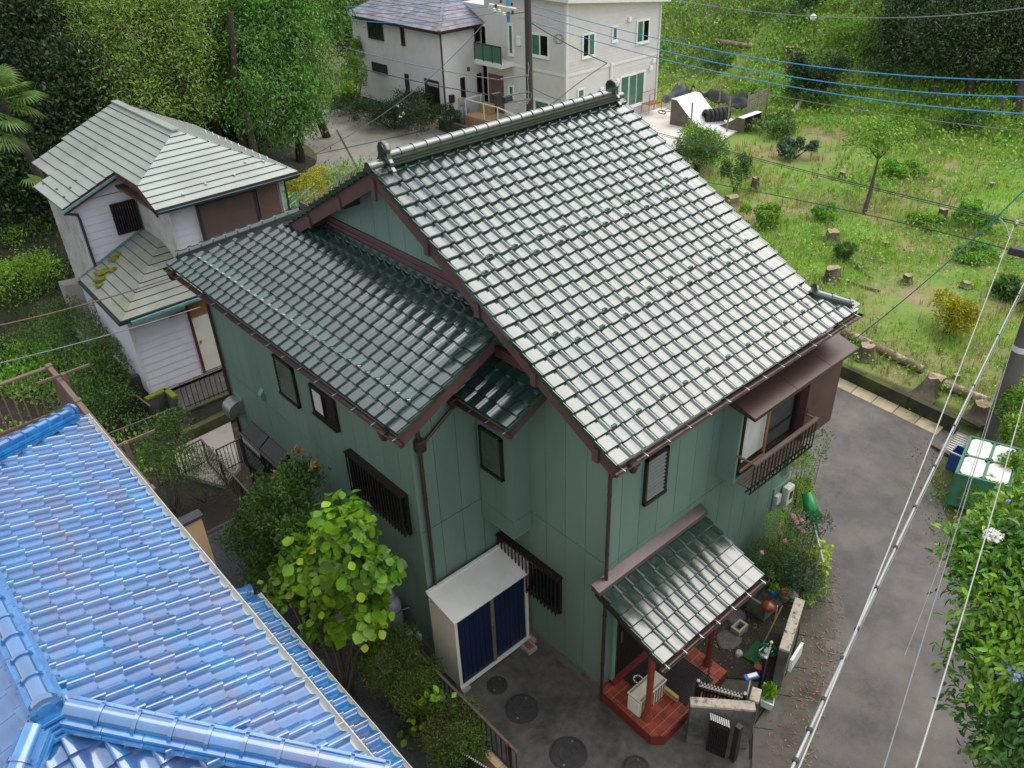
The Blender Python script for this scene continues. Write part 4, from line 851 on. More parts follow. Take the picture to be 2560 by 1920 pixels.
# slab pavement beside the garden wall: each slab a part of it
pv = struct(MB().prism([(x, y, -.02) for x, y in [(1.38, -2.72), (.85, -2.5), (1.45, -2.2), (2.46, -2.06), (4.6, -1.2), (5.9, -.4), (6.3, -.2), (6.0, -1.0), (4.6, -2.05), (3.55, -2.6), (2.0, -3.0)]], (0, 0, -.08)).build('pavement', 'soil'))
ed0 = [np.array(q) for q in ((.66, -2.72), (1.45, -2.22), (2.30, -2.10), (3.0, -1.95), (3.75, -1.66), (4.6, -1.22), (5.9, -.5))]
ed1 = [np.array(q) for q in ((1.30, -3.25), (1.98, -2.93), (2.72, -2.72), (3.42, -2.52), (4.15, -2.22), (4.95, -1.72), (6.15, -.95))]
for i in range(6):
    a, b, c, d = ed0[i], ed0[i+1], ed1[i+1], ed1[i]; m = (a+b+c+d)/4
    P = [m+(q-m)*.985 for q in (a, b, c, d)]; MB().prism([(x, y, .0+.012*random.random()) for x, y in P], (0, 0, -.06)).build('paving_slab', 'pavement', pv, bevel=.008)
# garden soil between porch and wall
sheet('garden_bed', [(1.93, -.01), (1.93, -1.30), (2.46, -1.93), (3.66, -1.48), (5.8, -.3), (5.8, -.01)], 'soil', .03)
sheet('gate_floor', [(.9, -1.42), (1.92, -1.35), (2.4, -1.95), (1.42, -2.1)], 'pavement', .02)
# left garden: gravel
def gsheet(name, pts, m, dz): 
    P = [(x, y, float(H(x, y))+dz) for x, y in pts]; return struct(MB().add(P, [tuple(range(len(P)))]).build(name, m))
ground_sheet('gravel', np.linspace(-5.4, -2.3, 14), np.linspace(-1.2, 10.2, 30), 'gravel', .0)
V, F = [], []
n = 9000; px_ = RN.uniform(-5.3, -2.35, n); py_ = RN.uniform(-1., 9.4, n); pz_ = H(px_, py_); s = RN.uniform(.008, .022, n)
oct_ = np.array([(1, 0, 0), (-1, 0, 0), (0, 1, 0), (0, -1, 0), (0, 0, .6), (0, 0, -.6)]); of = np.array([(0, 2, 4), (2, 1, 4), (1, 3, 4), (3, 0, 4)])
ang = RN.uniform(0, 6.28, n); ca, sa = np.cos(ang), np.sin(ang)
o = oct_[None]*s[:, None, None]*RN.uniform(.6, 1.4, (n, 1, 3)); o = np.stack([o[..., 0]*ca[:, None]-o[..., 1]*sa[:, None], o[..., 0]*sa[:, None]+o[..., 1]*ca[:, None], o[..., 2]], -1)
o += np.stack([px_, py_, pz_+s*.3], -1)[:, None]; F = (np.arange(n)*6)[:, None, None]+of[None]
tag(link('gravel_stones', npmesh('gravel_stones', o.reshape(-1, 3), F.reshape(-1, 3), 'pebble')), 'loose dark grey gravel in the narrow garden', 'gravel', kind='stuff')
# concrete kerb wall of the field and its pale gutter blocks
t = thing('field_kerb', 'dark mossy concrete kerb wall along the edge of the grassy field', 'kerb', (12.6, 3, 0))
kp = [(12.18, -.85), (12.30, .5), (12.50, 2.66), (12.62, 5.2), (12.66, 8), (12.66, 11)]
for a, b in zip(kp[:-1], kp[1:]):
    n = max(1, int(np.hypot(b[0]-a[0], b[1]-a[1])/1.5))
    for i in range(n):
        p = np.array(a)+(np.array(b)-a)*(i/n); q = np.array(a)+(np.array(b)-a)*((i+.995)/n); MB().prism([(p[0]+.0, p[1], -.1), (q[0]+.0, q[1], -.1), (q[0]+.16, q[1], -.1), (p[0]+.16, p[1], -.1)], (0, 0, .52)).build('kerb_block', 'mossy_kerb', t, bevel=.012)
t = thing('gutter_blocks', 'row of pale concrete gutter blocks between road and field kerb', 'gutter', (12.3, 2, 0))
for i in range(14):
    y = -.55+.62*i; x = float(np.interp(y, [k[1] for k in kp], [k[0] for k in kp])); x2 = float(np.interp(y+.6, [k[1] for k in kp], [k[0] for k in kp]))
    MB().prism([(x-.40, y, -.03), (x-.01, y, .02), (x2-.01, y+.6, .02), (x2-.40, y+.6, -.03)], (0, 0, .035+.008*random.random())).build('gutter_block', 'gutter_block', t, bevel=.012)
# fallen leaves on road edge
mat('dry_leaf', S(150, 116, 84), S(110, 80, 54), rough=.9, scale=9, rnd=.35)
def leaf_quads(C, D, Sd, L, Wd, fold=.15):
    """diamond leaves: centre C, direction D, side Sd (n,3), length L, width Wd (n)"""
    Nn = np.cross(D, Sd); L = np.asarray(L)[:, None]; Wd = np.asarray(Wd)[:, None]
    V = np.stack([C-D*L*.5, C+Sd*Wd*.5+Nn*Wd*fold-D*L*.08, C+D*L*.5-Nn*L*fold*.4, C-Sd*Wd*.5+Nn*Wd*fold-D*L*.08], 1)
    return V.reshape(-1, 3), (np.arange(len(C))*4)[:, None]+np.arange(4)[None]
def unit(v): return v/np.maximum(np.linalg.norm(v, axis=-1, keepdims=True), 1e-9)
n = 420; u = RN.uniform(0, 1, n); k = (RN.beta(1.4, 1.4, n)*5.9); i = np.clip(k.astype(int), 0, 5); f = (k-i)[:, None]
E0, E1 = np.array(ed0), np.array(ed1); e0 = E0[i]*(1-f)+E0[i+1]*f; e1 = E1[i]*(1-f)+E1[i+1]*f; w = RN.beta(2, 1.2, n)[:, None]*1.25; P = e0+(e1-e0)*w
Cn = np.c_[P, np.full(n, .022)]; th = RN.uniform(0, 6.28, n); D = np.c_[np.cos(th), np.sin(th), RN.normal(0, .15, n)]; D = unit(D); Sd = unit(np.cross(D, np.array([0, 0, 1.])+RN.normal(0, .2, (n, 3))))
V, F = leaf_quads(Cn, D, Sd, RN.uniform(.03, .10, n), RN.uniform(.01, .03, n))
tag(link('fallen_leaves', npmesh('fallen_leaves', V, F, 'dry_leaf')), 'dry brown leaves scattered on the slab pavement', 'leaves', kind='stuff')
# ------------------------------------------------------------------ neighbouring houses
mat('blue_tile', S(20, 80, 146), S(40, 118, 172), rough=.14, scale=1.6, stretch=(2.5, .8, 1), coat=1, coat_ior=1.85, coat_rough=.12, ior=1.7, rnd=.16, bump=.0006, bscale=20, c3=S(74, 92, 138), s3=1.1, t3=(.46, .66), rvar=.06)
mat('blue_noshi', S(28, 88, 158), S(50, 128, 184), rough=.2, scale=6, coat=.8, coat_ior=1.7, rnd=.1)
mat('mortar', S(186, 180, 170), S(150, 144, 134), rough=.95, scale=12)
mat('white_metal', S(206, 206, 204), S(190, 190, 188), rough=.35, metal=.2, scale=6)
mat('terrace_brown', S(118, 98, 88), S(104, 86, 77), rough=.5, scale=3)
mat('cream_wall', S(226, 198, 158), S(216, 188, 148), rough=.85, scale=5, bump=.002, bscale=90)
mat('slate_cap', S(76, 78, 84), S(64, 66, 72), rough=.5, scale=4)
mat('moss', S(120, 122, 30), S(92, 98, 24), rough=1, scale=20, bump=.02, bscale=60)
BH = thing('blue_roof_house', 'neighbouring house with glossy bright blue tiled hip roof in the corner', 'house', (-7.3, 1.6, -.85))
BX, BZ_, BS = -5.44, 6.13, .45; BRX = -7.32; BYa, BYb = -2.30, 5.40; run = BX-BRX; BRZ = BZ_+BS*run
Ya, Yb = BYa+run, BYb-run
BT = dict(pan=tile_mesh('blue_roof_tile', 'blue_tile', 'step'))
box('wall', (2*BRX-BX+.5, BYa+.5, -.85), (BX-.5, BYb-.5, BZ_-.05), 'cream_wall', BH)
for pts in ([(BX, BYa, BZ_), (BX, BYb, BZ_), (BRX, Yb, BRZ), (BRX, Ya, BRZ)], [(2*BRX-BX, BYb, BZ_), (2*BRX-BX, BYa, BZ_), (BRX, Ya, BRZ), (BRX, Yb, BRZ)], [(2*BRX-BX, BYa, BZ_), (BX, BYa, BZ_), (BRX, Ya, BRZ)], [(BX, BYb, BZ_), (2*BRX-BX, BYb, BZ_), (BRX, Yb, BRZ)]):
    MB().prism(pts, (0, 0, -.05)).build('roof_deck', 'tile_bed', BH)
TB = Tiles(); bv = Vector((-1, 0, BS)).normalized(); nb = int((BYb-BYa)/TW)+1
TB.field((BX, BYa-.02, BZ_), (0, 1, 0), bv, nb, 9, lambda r, c: 'pan', BT, clip=lambda p: p.y > BYa+(BX-p.x)-.06 and p.y < BYb-(BX-p.x)+.06)
TB.field((2*BRX-BX, BYa, BZ_), (1, 0, 0), Vector((0, 1, BS)).normalized(), 15, 9, lambda r, c: 'pan', BT, clip=lambda p: abs(p.x-BRX) < run-(p.y-BYa)+.06)
TB.field((2*BRX-BX, BYb, BZ_), (0, -1, 0), Vector((1, 0, BS)).normalized(), nb, 9, lambda r, c: 'pan', BT, clip=lambda p: p.y > BYa+(p.x-(2*BRX-BX))-.06 and p.y < BYb-(p.x-(2*BRX-BX))+.06)
TB.place(BH, 300, 'blue_roof_tiles', 'blue_tile')
def hiprow(a, b, n, r=.085, courses=2, m='blue_tile', mc='blue_noshi', P=BH):
    a, b = Vector(a), Vector(b); d = (b-a).normalized(); sx = d.cross(Vector((0, 0, 1))).normalized()
    for j in range(courses):
        k = max(2, round((b-a).length/.32)); hw = .15-.02*j
        for i in range(k):
            p, q = a.lerp(b, i/k), a.lerp(b, (i+.985)/k)
            for s in (-1, 1): MB().bar(p+sx*(s*hw*.52)+Vector((0, 0, .02+.05*j)), q+sx*(s*hw*.52)+Vector((0, 0, .02+.05*j)), hw*.98, .04).build('ridge_course', mc, P)
    MB().bar(a+Vector((0, 0, .0)), b+Vector((0, 0, .0)), .2, .12).build('ridge_bed', 'mortar', P)
    barrel('ridge_tile', a+Vector((0, 0, .10)), b+Vector((0, 0, .10)), r, m, P, n=n, ringr=1.2)
hiprow((BRX, Yb, BRZ+.08), (BRX, Ya-.05, BRZ+.08), 14, courses=3)
hiprow((BRX+.12, Ya-.12, BRZ+.0), (BX+.05, BYa-.05, BZ_+.07), 9); hiprow((BRX+.12, Yb+.12, BRZ), (BX-.16, BYb-.16, BZ_+.10), 9); hiprow((BRX-.12, Ya-.12, BRZ), (2*BRX-BX, BYa, BZ_+.07), 9); hiprow((BRX-.12, Yb+.12, BRZ), (2*BRX-BX, BYb, BZ_+.07), 9)
def endcap(c, d, r=.125, P=BH):
    c, d = Vector(c), Vector(d).normalized(); MB().tube([c, c+d*.05, c+d*.055], [r, r, r*.86], 18).build('ridge_end_cap', 'blue_tile', P, smooth=True, auto=35); MB().tube([c+d*.055, c+d*.062], [r*.62, r*.55], 16).build('cap_boss', 'blue_noshi', P, smooth=True, auto=35)
endcap((BRX, Ya-.07, BRZ+.19), (0, -1, .0)); endcap((BX-.15, BYb-.15, BZ_+.2), (1, 1, -.3))
for j in range(4): box('ridge_end_step', (BRX-.14-.008*j, Ya-.20-.02*j, BRZ+.10-.05*j), (BRX+.14+.008*j, Ya-.02, BRZ+.135-.05*j), 'blue_noshi', BH, bevel=.006)
for p in ((BRX+.14, Ya-.10, BRZ+.05), (BRX-.14, Ya-.10, BRZ+.05)): blob('mortar_joint', p, (.08, .08, .07), 'mortar', BH, 2, .3)
MB().prism([(BX-.20, BYb-.06, BZ_+.06), (BX-.02, BYb+.0, BZ_+.02), (BX-.02, BYb-.2, BZ_+.05), (BX-.12, BYb-.13, BZ_+.2)], (0, 0, -.02)).build('corner_tile', 'blue_noshi', BH)
gutter((BX+.06, BYa-.1, BZ_-.05), (BX+.06, BYb+.05, BZ_-.05), (1, 0, 0), 12, m='white_metal', parent=BH); gutter((2*BRX-BX, BYb+.06, BZ_-.05), (BX, BYb+.06, BZ_-.05), (0, 1, 0), 6, m='white_metal', parent=BH)
# lower roof strip of the blue house
LX, LZ = -4.30, 2.98; MB().prism([(LX, -6, LZ), (LX, 3.60, LZ), (LX-1.2, 3.60, LZ+.54), (LX-1.2, -6, LZ+.54)], (0, 0, -.05)).build('roof_deck', 'tile_bed', BH)
T2 = Tiles(); T2.field((LX, -6.0, LZ), (0, 1, 0), bv, 36, 5, lambda r, c: 'pan', BT); T2.place(BH, 0, 'blue_lower_tiles', 'blue_tile')
gutter((LX+.05, -6, LZ-.05), (LX+.05, 3.62, LZ-.05), (1, 0, 0), 12, m='white_metal', parent=BH)
hiprow((LX-1.0, 3.55, LZ+.46), (LX-.12, 3.55, LZ+.09), 4); endcap((LX-.12, 3.55, LZ+.18), (1, 0, -.4)); box('lower_wall', (-5.9, -6, -.85), (LX-.5, 3.4, LZ-.02), 'cream_wall', BH)
# terrace railing behind the blue roof
TXr, TZt = -4.78, 4.02
te = thing('terrace', 'brown balcony terrace with slatted railing and laundry arms behind the blue roof', 'terrace', (-5.6, 8.6, -.9))
y0, y1 = 5.86, 11.42
box('deck', (-8.4, y0, 2.72), (TXr+.06, y1+.06, 2.86), 'terrace_brown', te); box('deck_edge', (TXr-.02, y0, 2.55), (TXr+.08, y1+.08, 2.90), 'terrace_brown', te)
bar('top_rail', (TXr, y0, TZt), (TXr, y1, TZt), .10, .05, 'terrace_brown', te, bevel=.008); bar('top_rail', (TXr, y1, TZt), (-8.4, y1, TZt), .10, .05, 'terrace_brown', te, bevel=.008)
for y in (y0+.05, 7.75, 9.6, y1): box('post', (TXr-.05, y-.05, 2.86), (TXr+.05, y+.05, TZt+.0), 'terrace_brown', te); box('post_cap', (TXr-.065, y-.065, TZt+.025), (TXr+.065, y+.065, TZt+.055), 'terrace_brown', te)
for i in range(46): y = y0+.12+i*.12; box('baluster', (TXr-.012, y-.018, 2.9), (TXr+.012, y+.018, TZt-.026), 'terrace_brown', te)
for i in range(22): x = TXr-.2-i*.16; box('baluster', (x-.014, y1-.012, 2.9), (x+.014, y1+.012, TZt-.026), 'terrace_brown', te)
bar('lower_rail', (TXr, y0, 2.96), (TXr, y1, 2.96), .05, .04, 'terrace_brown', te); bar('lower_rail', (TXr, y1, 2.96), (-8.4, y1, 2.96), .05, .04, 'terrace_brown', te)
for px, py in ((160, 935), (315, 1107)):
    a = onx(px, py, TXr+.10); arm = box('laundry_post', (TXr+.055, a[1]-.05, 3.05), (TXr+.13, a[1]+.05, a[2]+.02), 'terrace_brown', te)
    bar('laundry_arm', (TXr-.42, a[1], a[2]), (TXr+.62, a[1], a[2]), .035, .06, 'terrace_brown', arm, bevel=.006)
    for dx in (-.32, .46): tube('arm_hook', [(TXr+dx-.04, a[1], a[2]+.03), (TXr+dx-.03, a[1], a[2]+.08), (TXr+dx+.03, a[1], a[2]+.03), (TXr+dx+.05, a[1], a[2]+.08)], .006, 'steel', arm, 5)
for z, m in ((2.58, 'white_metal'),): bar('gutter', (TXr+.14, 5.3, z), (TXr+.14, 11.4, z), .08, .07, m, te)
# cream wing wall with slate coping in the blue house's garden
t = thing('cream_wall', 'cream rendered wall end with a dark coping beside the blue roof', 'wall', (-4.3, 6.4, -.85))
box('panel', (-4.56, 6.28, -.9), (-4.06, 6.42, 2.72), 'cream_wall', t); box('coping', (-4.62, 6.24, 2.72), (-4.02, 6.46, 2.80), 'slate_cap', t, bevel=.01)
# ---------------- white sided house on the left
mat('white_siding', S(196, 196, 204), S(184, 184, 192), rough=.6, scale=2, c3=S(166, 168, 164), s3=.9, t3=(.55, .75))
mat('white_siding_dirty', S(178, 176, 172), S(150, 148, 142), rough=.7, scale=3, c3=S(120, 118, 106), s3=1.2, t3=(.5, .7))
mat('grey_roof', S(160, 168, 160), S(148, 156, 148), rough=.42, scale=.8, metal=.15, c3=S(140, 140, 136), s3=.5, t3=(.46, .7), rvar=.1)
mat('roof_seam', S(70, 72, 74), S(56, 58, 60), rough=.6)
mat('old_roof', S(132, 136, 126), S(112, 114, 108), rough=.6, scale=.9, c3=S(112, 116, 92), s3=.8, t3=(.46, .62))
mat('tarp_brown', S(82, 66, 60), S(92, 74, 68), rough=.7, scale=2, bump=.01, bscale=7)
mat('shutter_brown', S(112, 86, 74), S(98, 74, 64), rough=.6, scale=3)
mat('verdigris', S(96, 140, 142), S(70, 104, 108), rough=.5, scale=4)
mat('dark_metal', S(40, 40, 46), S(52, 52, 58), rough=.5)
mat('maroon', S(92, 40, 42), S(76, 32, 34), rough=.5)
mat('door_white', S(206, 204, 192), S(194, 192, 178), rough=.5, scale=2)
CH = thing('white_sided_house', 'white boarded house with aged grey metal hip roof behind the green house', 'house', (0, 19.5, -.2))
def laps(face, fixed, a0, a1, z0, z1, sgn, step=.228, m='white_siding', P=None, zt=None):
    """horizontal lap boards, each a part"""
    n = max(1, int(round((z1-z0)/step))); st = (z1-z0)/n
    for i in range(n):
        z = z0+i*st; o0 = .028; o1 = .012
        A = [(o0, z), (o1, z+st-.006), (0, z+st-.006), (0, z)]
        b0, b1 = a0, a1
        if face == 'x': MB().prism([(fixed+sgn*d, b0, q) for d, q in A], (0, b1-b0, 0)).build('lap_board', m, P)
        else: MB().prism([(b0, fixed+sgn*d, q) for d, q in A], (b1-b0, 0, 0)).build('lap_board', m, P)
CX0_, CX1_, CY0, CY1 = 0.10, 3.60, 16.62, 22.2; CZ, CRX, CRZ = 4.95, 1.57, 6.20; LY0 = 16.08; WY_ = 19.20
box('wall', (CX0_, CY0, -.3), (CX1_, CY1, CZ+.2), 'white_siding', CH); box('wall', (-1.64, WY_, -.3), (CX0_+.1, CY1-.2, 4.72), 'white_siding', CH); box('wall', (-1.93, LY0, -.3), (CX0_+.6, WY_+.05, 2.45), 'white_siding', CH)
MB().prism([(-1.64, WY_, 4.7), (CX0_+.1, WY_, 4.7), (CX0_+.1, WY_, 5.35)], (0, 2, 0)).build('wall', 'white_siding', CH)
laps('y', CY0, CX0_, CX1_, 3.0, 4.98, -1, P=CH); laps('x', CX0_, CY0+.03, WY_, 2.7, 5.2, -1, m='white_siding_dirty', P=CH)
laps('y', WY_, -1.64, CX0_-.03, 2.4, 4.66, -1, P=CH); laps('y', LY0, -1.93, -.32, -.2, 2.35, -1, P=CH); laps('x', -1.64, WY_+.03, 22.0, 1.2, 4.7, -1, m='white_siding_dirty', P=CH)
laps('y', LY0, .42, .62, -.2, 2.35, -1, P=CH)
for x, y, z0, z1 in ((CX0_-.02, CY0, 2.7, 5.0), (-1.68, WY_, 1.5, 4.6), (-1.97, LY0, -.2, 2.35)): box('corner_trim', (x, y-.045, z0), (x+.07, y+.02, z1), 'white_metal', CH)
def seamroof(P, quad, n, m, seam='roof_seam', name='roof_panel', th=.03, lift=.018):
    """stepped sheet roof: quad = eave a, eave b, top b, top a; n courses laid from the eave up, each a part"""
    a, b, c, d = [np.array(q, float) for q in quad]; nrm = np.cross(b-a, d-a); nrm /= np.linalg.norm(nrm)
    for i in range(n):
        p0, p1 = a+(d-a)*i/n, b+(c-b)*i/n; q0, q1 = a+(d-a)*(i+1)/n, b+(c-b)*(i+1)/n
        MB().add([p0+nrm*lift, p1+nrm*lift, q1+nrm*.002, q0+nrm*.002, p0-nrm*.02, p1-nrm*.02], [(0, 1, 2, 3), (4, 5, 1, 0)]).build(name, m, P)
        MB().bar(tuple(p0+nrm*(lift-.004)), tuple(p1+nrm*(lift-.004)), .016, .022).build('course_edge', seam, P)
ex0, ex1, ey0, ey1 = -.37, 3.97, 16.14, 23.6; ry0 = 18.69; VY_ = 18.85
hz = lambda x: 5.4+.41*(x+.37)
seamroof(CH, [(ex0, ey0, CZ), (ex1, ey0, CZ), (3.09, 17.1, 5.4), (ex0, 17.1, 5.4)], 4, 'grey_roof')
seamroof(CH, [(ex0, 17.1, 5.4), (3.09, 17.1, 5.4), (CRX+.01, ry0, CRZ), (CRX-.01, ry0, CRZ)], 7, 'grey_roof')
seamroof(CH, [(ex1, ey0, CZ), (ex1, ey1, CZ), (CRX, ey1, CRZ), (CRX, ry0, CRZ)], 11, 'grey_roof')
seamroof(CH, [(-2.02, 21.55, hz(-2.02)), (-2.02, VY_, hz(-2.02)), (ex0, VY_, 5.4), (ex0, 21.55, 5.4)], 6, 'grey_roof')
seamroof(CH, [(-1.50, 23.35, hz(-1.5)), (-1.50, 21.54, hz(-1.5)), (ex0, 21.54, 5.4), (ex0, 23.35, 5.4)], 4, 'grey_roof')
seamroof(CH, [(ex0, ey1, 5.4), (ex0, 17.1, 5.4), (CRX, ry0, CRZ), (CRX, ey1, CRZ)], 8, 'grey_roof')
bar('ridge_cap', (CRX, ry0-.1, CRZ+.03), (CRX, ey1, CRZ+.03), .22, .05, 'grey_roof', CH)
MB().prism([(ex0, ey0, CZ-.03), (ex1, ey0, CZ-.03), (ex1, ey1, CZ-.03), (ex0, ey1, CZ-.03)], (0, 0, -.06)).build('eave_board', 'brown_board', CH)
MB().prism([(ex0, ey0, CZ-.02), (ex0, 17.12, 5.38), (ex0, VY_+.1, 5.38), (ex0, VY_+.1, 5.22), (ex0, 17.2, 5.2), (ex0, ey0, CZ-.2)], (.04, 0, 0)).build('barge_board', 'maroon', CH)
MB().prism([(-2.0, VY_+.05, hz(-2)-.03), (ex0, VY_+.05, 5.37), (ex0, VY_+.05, 5.15), (-2.0, VY_+.05, hz(-2)-.22)], (0, .03, 0)).build('barge_board', 'maroon', CH); bar('barge_gutter', (-2.06, VY_-.02, hz(-2)-.10), (ex0+.05, VY_-.02, 5.3), .07, .06, 'verdigris', CH)
bar('eave_gutter', (ex0, ey0-.06, CZ-.07), (ex1, ey0-.06, CZ-.08), .10, .08, 'dark_metal', CH, bevel=.02); bar('eave_gutter', (ex0+.06, ey0-.12, CZ-.03), (ex1, ey0-.12, CZ-.04), .02, .012, 'verdigris', CH)
for x, y in ((.55, 16.4), (1.3, 16.55), (2.2, 16.6), (2.75, 16.95), (3.25, 16.8)):
    z = CZ+(y-ey0)*.47; box('snow_clip', (x-.03, y-.05, z+.02), (x+.03, y+.05, z+.06), 'white_metal', CH, bevel=.012)
for i in range(5):
    y = 17.4+i*.95; z = CZ+.16
    for dx in (0, .22): MB().prism([(3.66-dx, y, z+dx*.52), (3.66-dx, y+.08, z+dx*.52), (3.66-dx, y+.04, z+.10+dx*.52)], (.03, 0, 0)).build('snow_clip', 'white_metal', CH)
for i, (x, y) in enumerate(((-1.75, 19.4), (-1.45, 19.7), (-1.7, 20.2), (-1.2, 19.9), (-1.8, 21.2))): z = hz(x); box('roof_scar', (x, y, z+.025), (x+.05, y+.14, z+.04), 'roof_seam', CH)
# windows of the upper floor
w = box('window_cover', (.92, CY0-.10, 3.55), (2.62, CY0-.06, 4.62), 'tarp_brown', CH); fr = MB()
for a, b in (((.86, 3.5), (.93, 4.68)), ((.86, 4.62), (2.66, 4.69)), ((2.60, 3.5), (2.68, 4.7))): fr.box((a[0], CY0-.12, a[1]), (b[0], CY0-.02, b[1]))
fr.build('window_frame', 'dark_metal', CH); rs = box('roller_shutter', (2.72, CY0-.09, 3.5), (3.40, CY0-.03, 4.68), 'shutter_brown', CH)
for i in range(26): z = 3.52+i*.042; box('shutter_slat', (2.72, CY0-.10, z), (3.40, CY0-.0905, z+.034), 'shutter_brown', rs)
box('shutter_box', (2.68, CY0-.16, 4.68), (3.45, CY0-.02, 4.82), 'wood_grey', CH); tube('conduit', [(3.5, CY0-.05, 4.9), (3.5, CY0-.05, 3.2)], .035, 'white_metal', CH)
tube('downpipe', [(3.90, ey0-.05, CZ-.12), (3.66, CY0-.1, 4.65), (3.64, CY0-.08, 3.0)], .035, 'dark_metal', CH)
bw = slider('y', WY_-.03, -.70, .04, 3.48, 4.42, -1, m=('dark_glass', 'dark_glass'), parent=CH, sill=False)
for i in range(10): x = -.66+i*.073; box('window_bar', (x-.012, WY_-.14, 3.48), (x+.012, WY_-.12, 4.42), 'brown_dark', bw)
tube('downpipe', [(-2.0, VY_, 4.6), (-1.62, WY_-.12, 4.4), (-1.60, WY_-.09, 4.25), (-1.60, WY_-.09, 1.0)], .04, 'dark_metal', CH)
# lower roof with moss
seamroof(CH, [(-2.23, 15.5, 2.52), (.62, 15.5, 2.52), (.62, 17.83, 3.46), (.10, 17.83, 3.46)], 9, 'old_roof')
seamroof(CH, [(-2.14, 19.15, 2.52), (-2.23, 15.5, 2.52), (.10, 17.83, 3.46), (.10, 19.15, 3.46)], 9, 'old_roof')
MB().prism([(-2.30, 15.5, 2.5), (.5, 15.5, 2.5), (.5, 19.1, 2.5), (-2.2, 19.1, 2.5)], (0, 0, -.1)).build('eave_board', 'dark_metal', CH); bar('eave_gutter', (-2.0, 15.43, 2.43), (.55, 15.43, 2.46), .08, .07, 'verdigris', CH)
bar('roof_flashing', (-2.14, 19.12, 2.56), (.05, 19.12, 3.5), .05, .05, 'verdigris', CH)
for x, y, r in ((-1.75, 18.2, .22), (-1.55, 18.45, .26), (-1.35, 18.2, .16), (-1.1, 18.7, .18), (-1.9, 17.9, .14), (-.95, 18.8, .12)): blob('moss_patch', (x, y, 2.52+(x+2.2)*.41+.015), (r, r*.7, .05), 'moss', CH, 3, .5, 2.5)
# ground floor door, lamp, corner
d = box('door', (-.24, LY0-.05, -.15), (.30, LY0-.01, 1.62), 'door_white', CH); box('transom', (-.24, LY0-.045, 1.66), (.30, LY0-.01, 2.1), 'wood_light', CH)
for x in (-.31, .31): box('door_jamb', (x, LY0-.07, -.2), (x+.06, LY0, 2.15), 'maroon', CH)
box('door_knob', (-.18, LY0-.08, .8), (-.14, LY0-.05, .9), 'steel', d); tube('wall_lamp', [(-.85, LY0-.1, 1.95), (-.35, LY0-.1, 2.0)], .04, 'wood_grey', CH)
box('corner_wall', (.38, LY0-.04, -.2), (.58, LY0-.001, 2.4), 'white_siding_dirty', CH)
# platform, rails, side structures of the white house
mat('old_concrete', S(92, 90, 84), S(70, 69, 64), rough=.95, scale=2, bump=.008, bscale=25, c3=S(52, 52, 46), s3=1.2, t3=(.44, .6))
mat('old_concrete_dark', S(74, 74, 68), S(56, 56, 52), rough=.95, scale=3, bump=.008, bscale=25, c3=S(110, 106, 96), s3=1.6, t3=(.56, .7))
t = thing('entrance_platform', 'old stained concrete platform with a thin railing before the white house door', 'platform', (-.6, 15.2, -1.05))
box('slab', (-1.55, 14.55, -1.05), (.75, 15.9, -.28), 'old_concrete_dark', t, bevel=.02); box('moss_edge', (-1.5, 14.50, -.30), (.72, 14.62, -.22), 'mossy_kerb', t, bevel=.02)
a, b = np.array([-1.50, 14.6]), np.array([.62, 14.6]); bar('top_rail', (a[0], a[1], .62), (b[0], b[1], .62), .04, .03, 'wood_grey', t); bar('bottom_rail', (a[0], a[1], -.16), (b[0], b[1], -.16), .025, .02, 'black_metal', t)
for i in range(16): x = a[0]+(b[0]-a[0])*i/15; bar('upright', (x, 14.6, -.26), (x, 14.6, .61), .03 if i == 10 else .016, .016, 'black_metal' if i != 10 else 'dark_metal', t)
def cornerwall(name, label, pts, z0, z1, th, m, topm):
    t = thing(name, label, 'wall', (pts[0][0], pts[0][1], z0))
    for a, b in zip(pts[:-1], pts[1:]): MB().bar((a[0], a[1], (z0+z1)/2), (b[0], b[1], (z0+z1)/2), th, z1-z0).build('panel', m, t); MB().bar((a[0], a[1], z1+.03), (b[0], b[1], z1+.03), th+.04, .06).build('coping', topm, t)
    return t
P1 = [onz(*q, .1)[:2] for q in ((327, 948), (378, 928), (300, 862))]
cornerwall('garden_corner_wall', 'old stained concrete corner wall with brown coping below the white house', P1, -1.05, .1, .14, 'old_concrete_dark', 'brown_board')
P2 = [onz(*q, -.1)[:2] for q in ((365, 1000), (415, 975), (438, 995))]
cornerwall('moss_capped_wall', 'small concrete wall with a bright yellow moss cap by the garden steps', P2, -1.05, -.1, .12, 'old_concrete_dark', 'moss')
t = thing('garden_steps', 'brown plank steps leading up beside the green house', 'steps', (.3, 12.5, -1.05))
for i in range(6): 
    q = onz(460+22*i, 1060-14*i, -.98); MB().bar((q[0]-.15, q[1]-.55, -.98+.02*i), (q[0]+.15, q[1]+.75, -.98+.02*i), .30, .06).build('step', 'wood_grey', t, bevel=.01)
for i, (px, py) in enumerate(((468, 1000), (500, 1000), (530, 1003), (556, 1005))): p = onz(px, py, -.85); tag(blob('edging_rock', (p[0], p[1], -.92), (.30, .22, .17), 'mossy_kerb', None, 3, .25), ('first', 'second', 'third', 'last')[i]+' mossy rock in the row above the plank steps, counted from the left', 'rock')
t = thing('concrete_ledge', 'pale concrete ledge with mossy face by the corner of the green house', 'ledge', (-1, 11, -1.05)); q = [onz(*p, -.9)[:2] for p in ((430, 1120), (575, 1050), (600, 1160), (560, 1210), (450, 1180))]
MB().prism([(x, y, -1.1) for x, y in q], (0, 0, .14)).build('slab', 'driveway', t); p0, p1 = onz(455, 1082, -.7), onz(585, 1020, -.7); MB().bar((p0[0], p0[1], -.85), (p1[0], p1[1], -.85), .22, .35).build('kerb', 'mossy_kerb', t, bevel=.02)
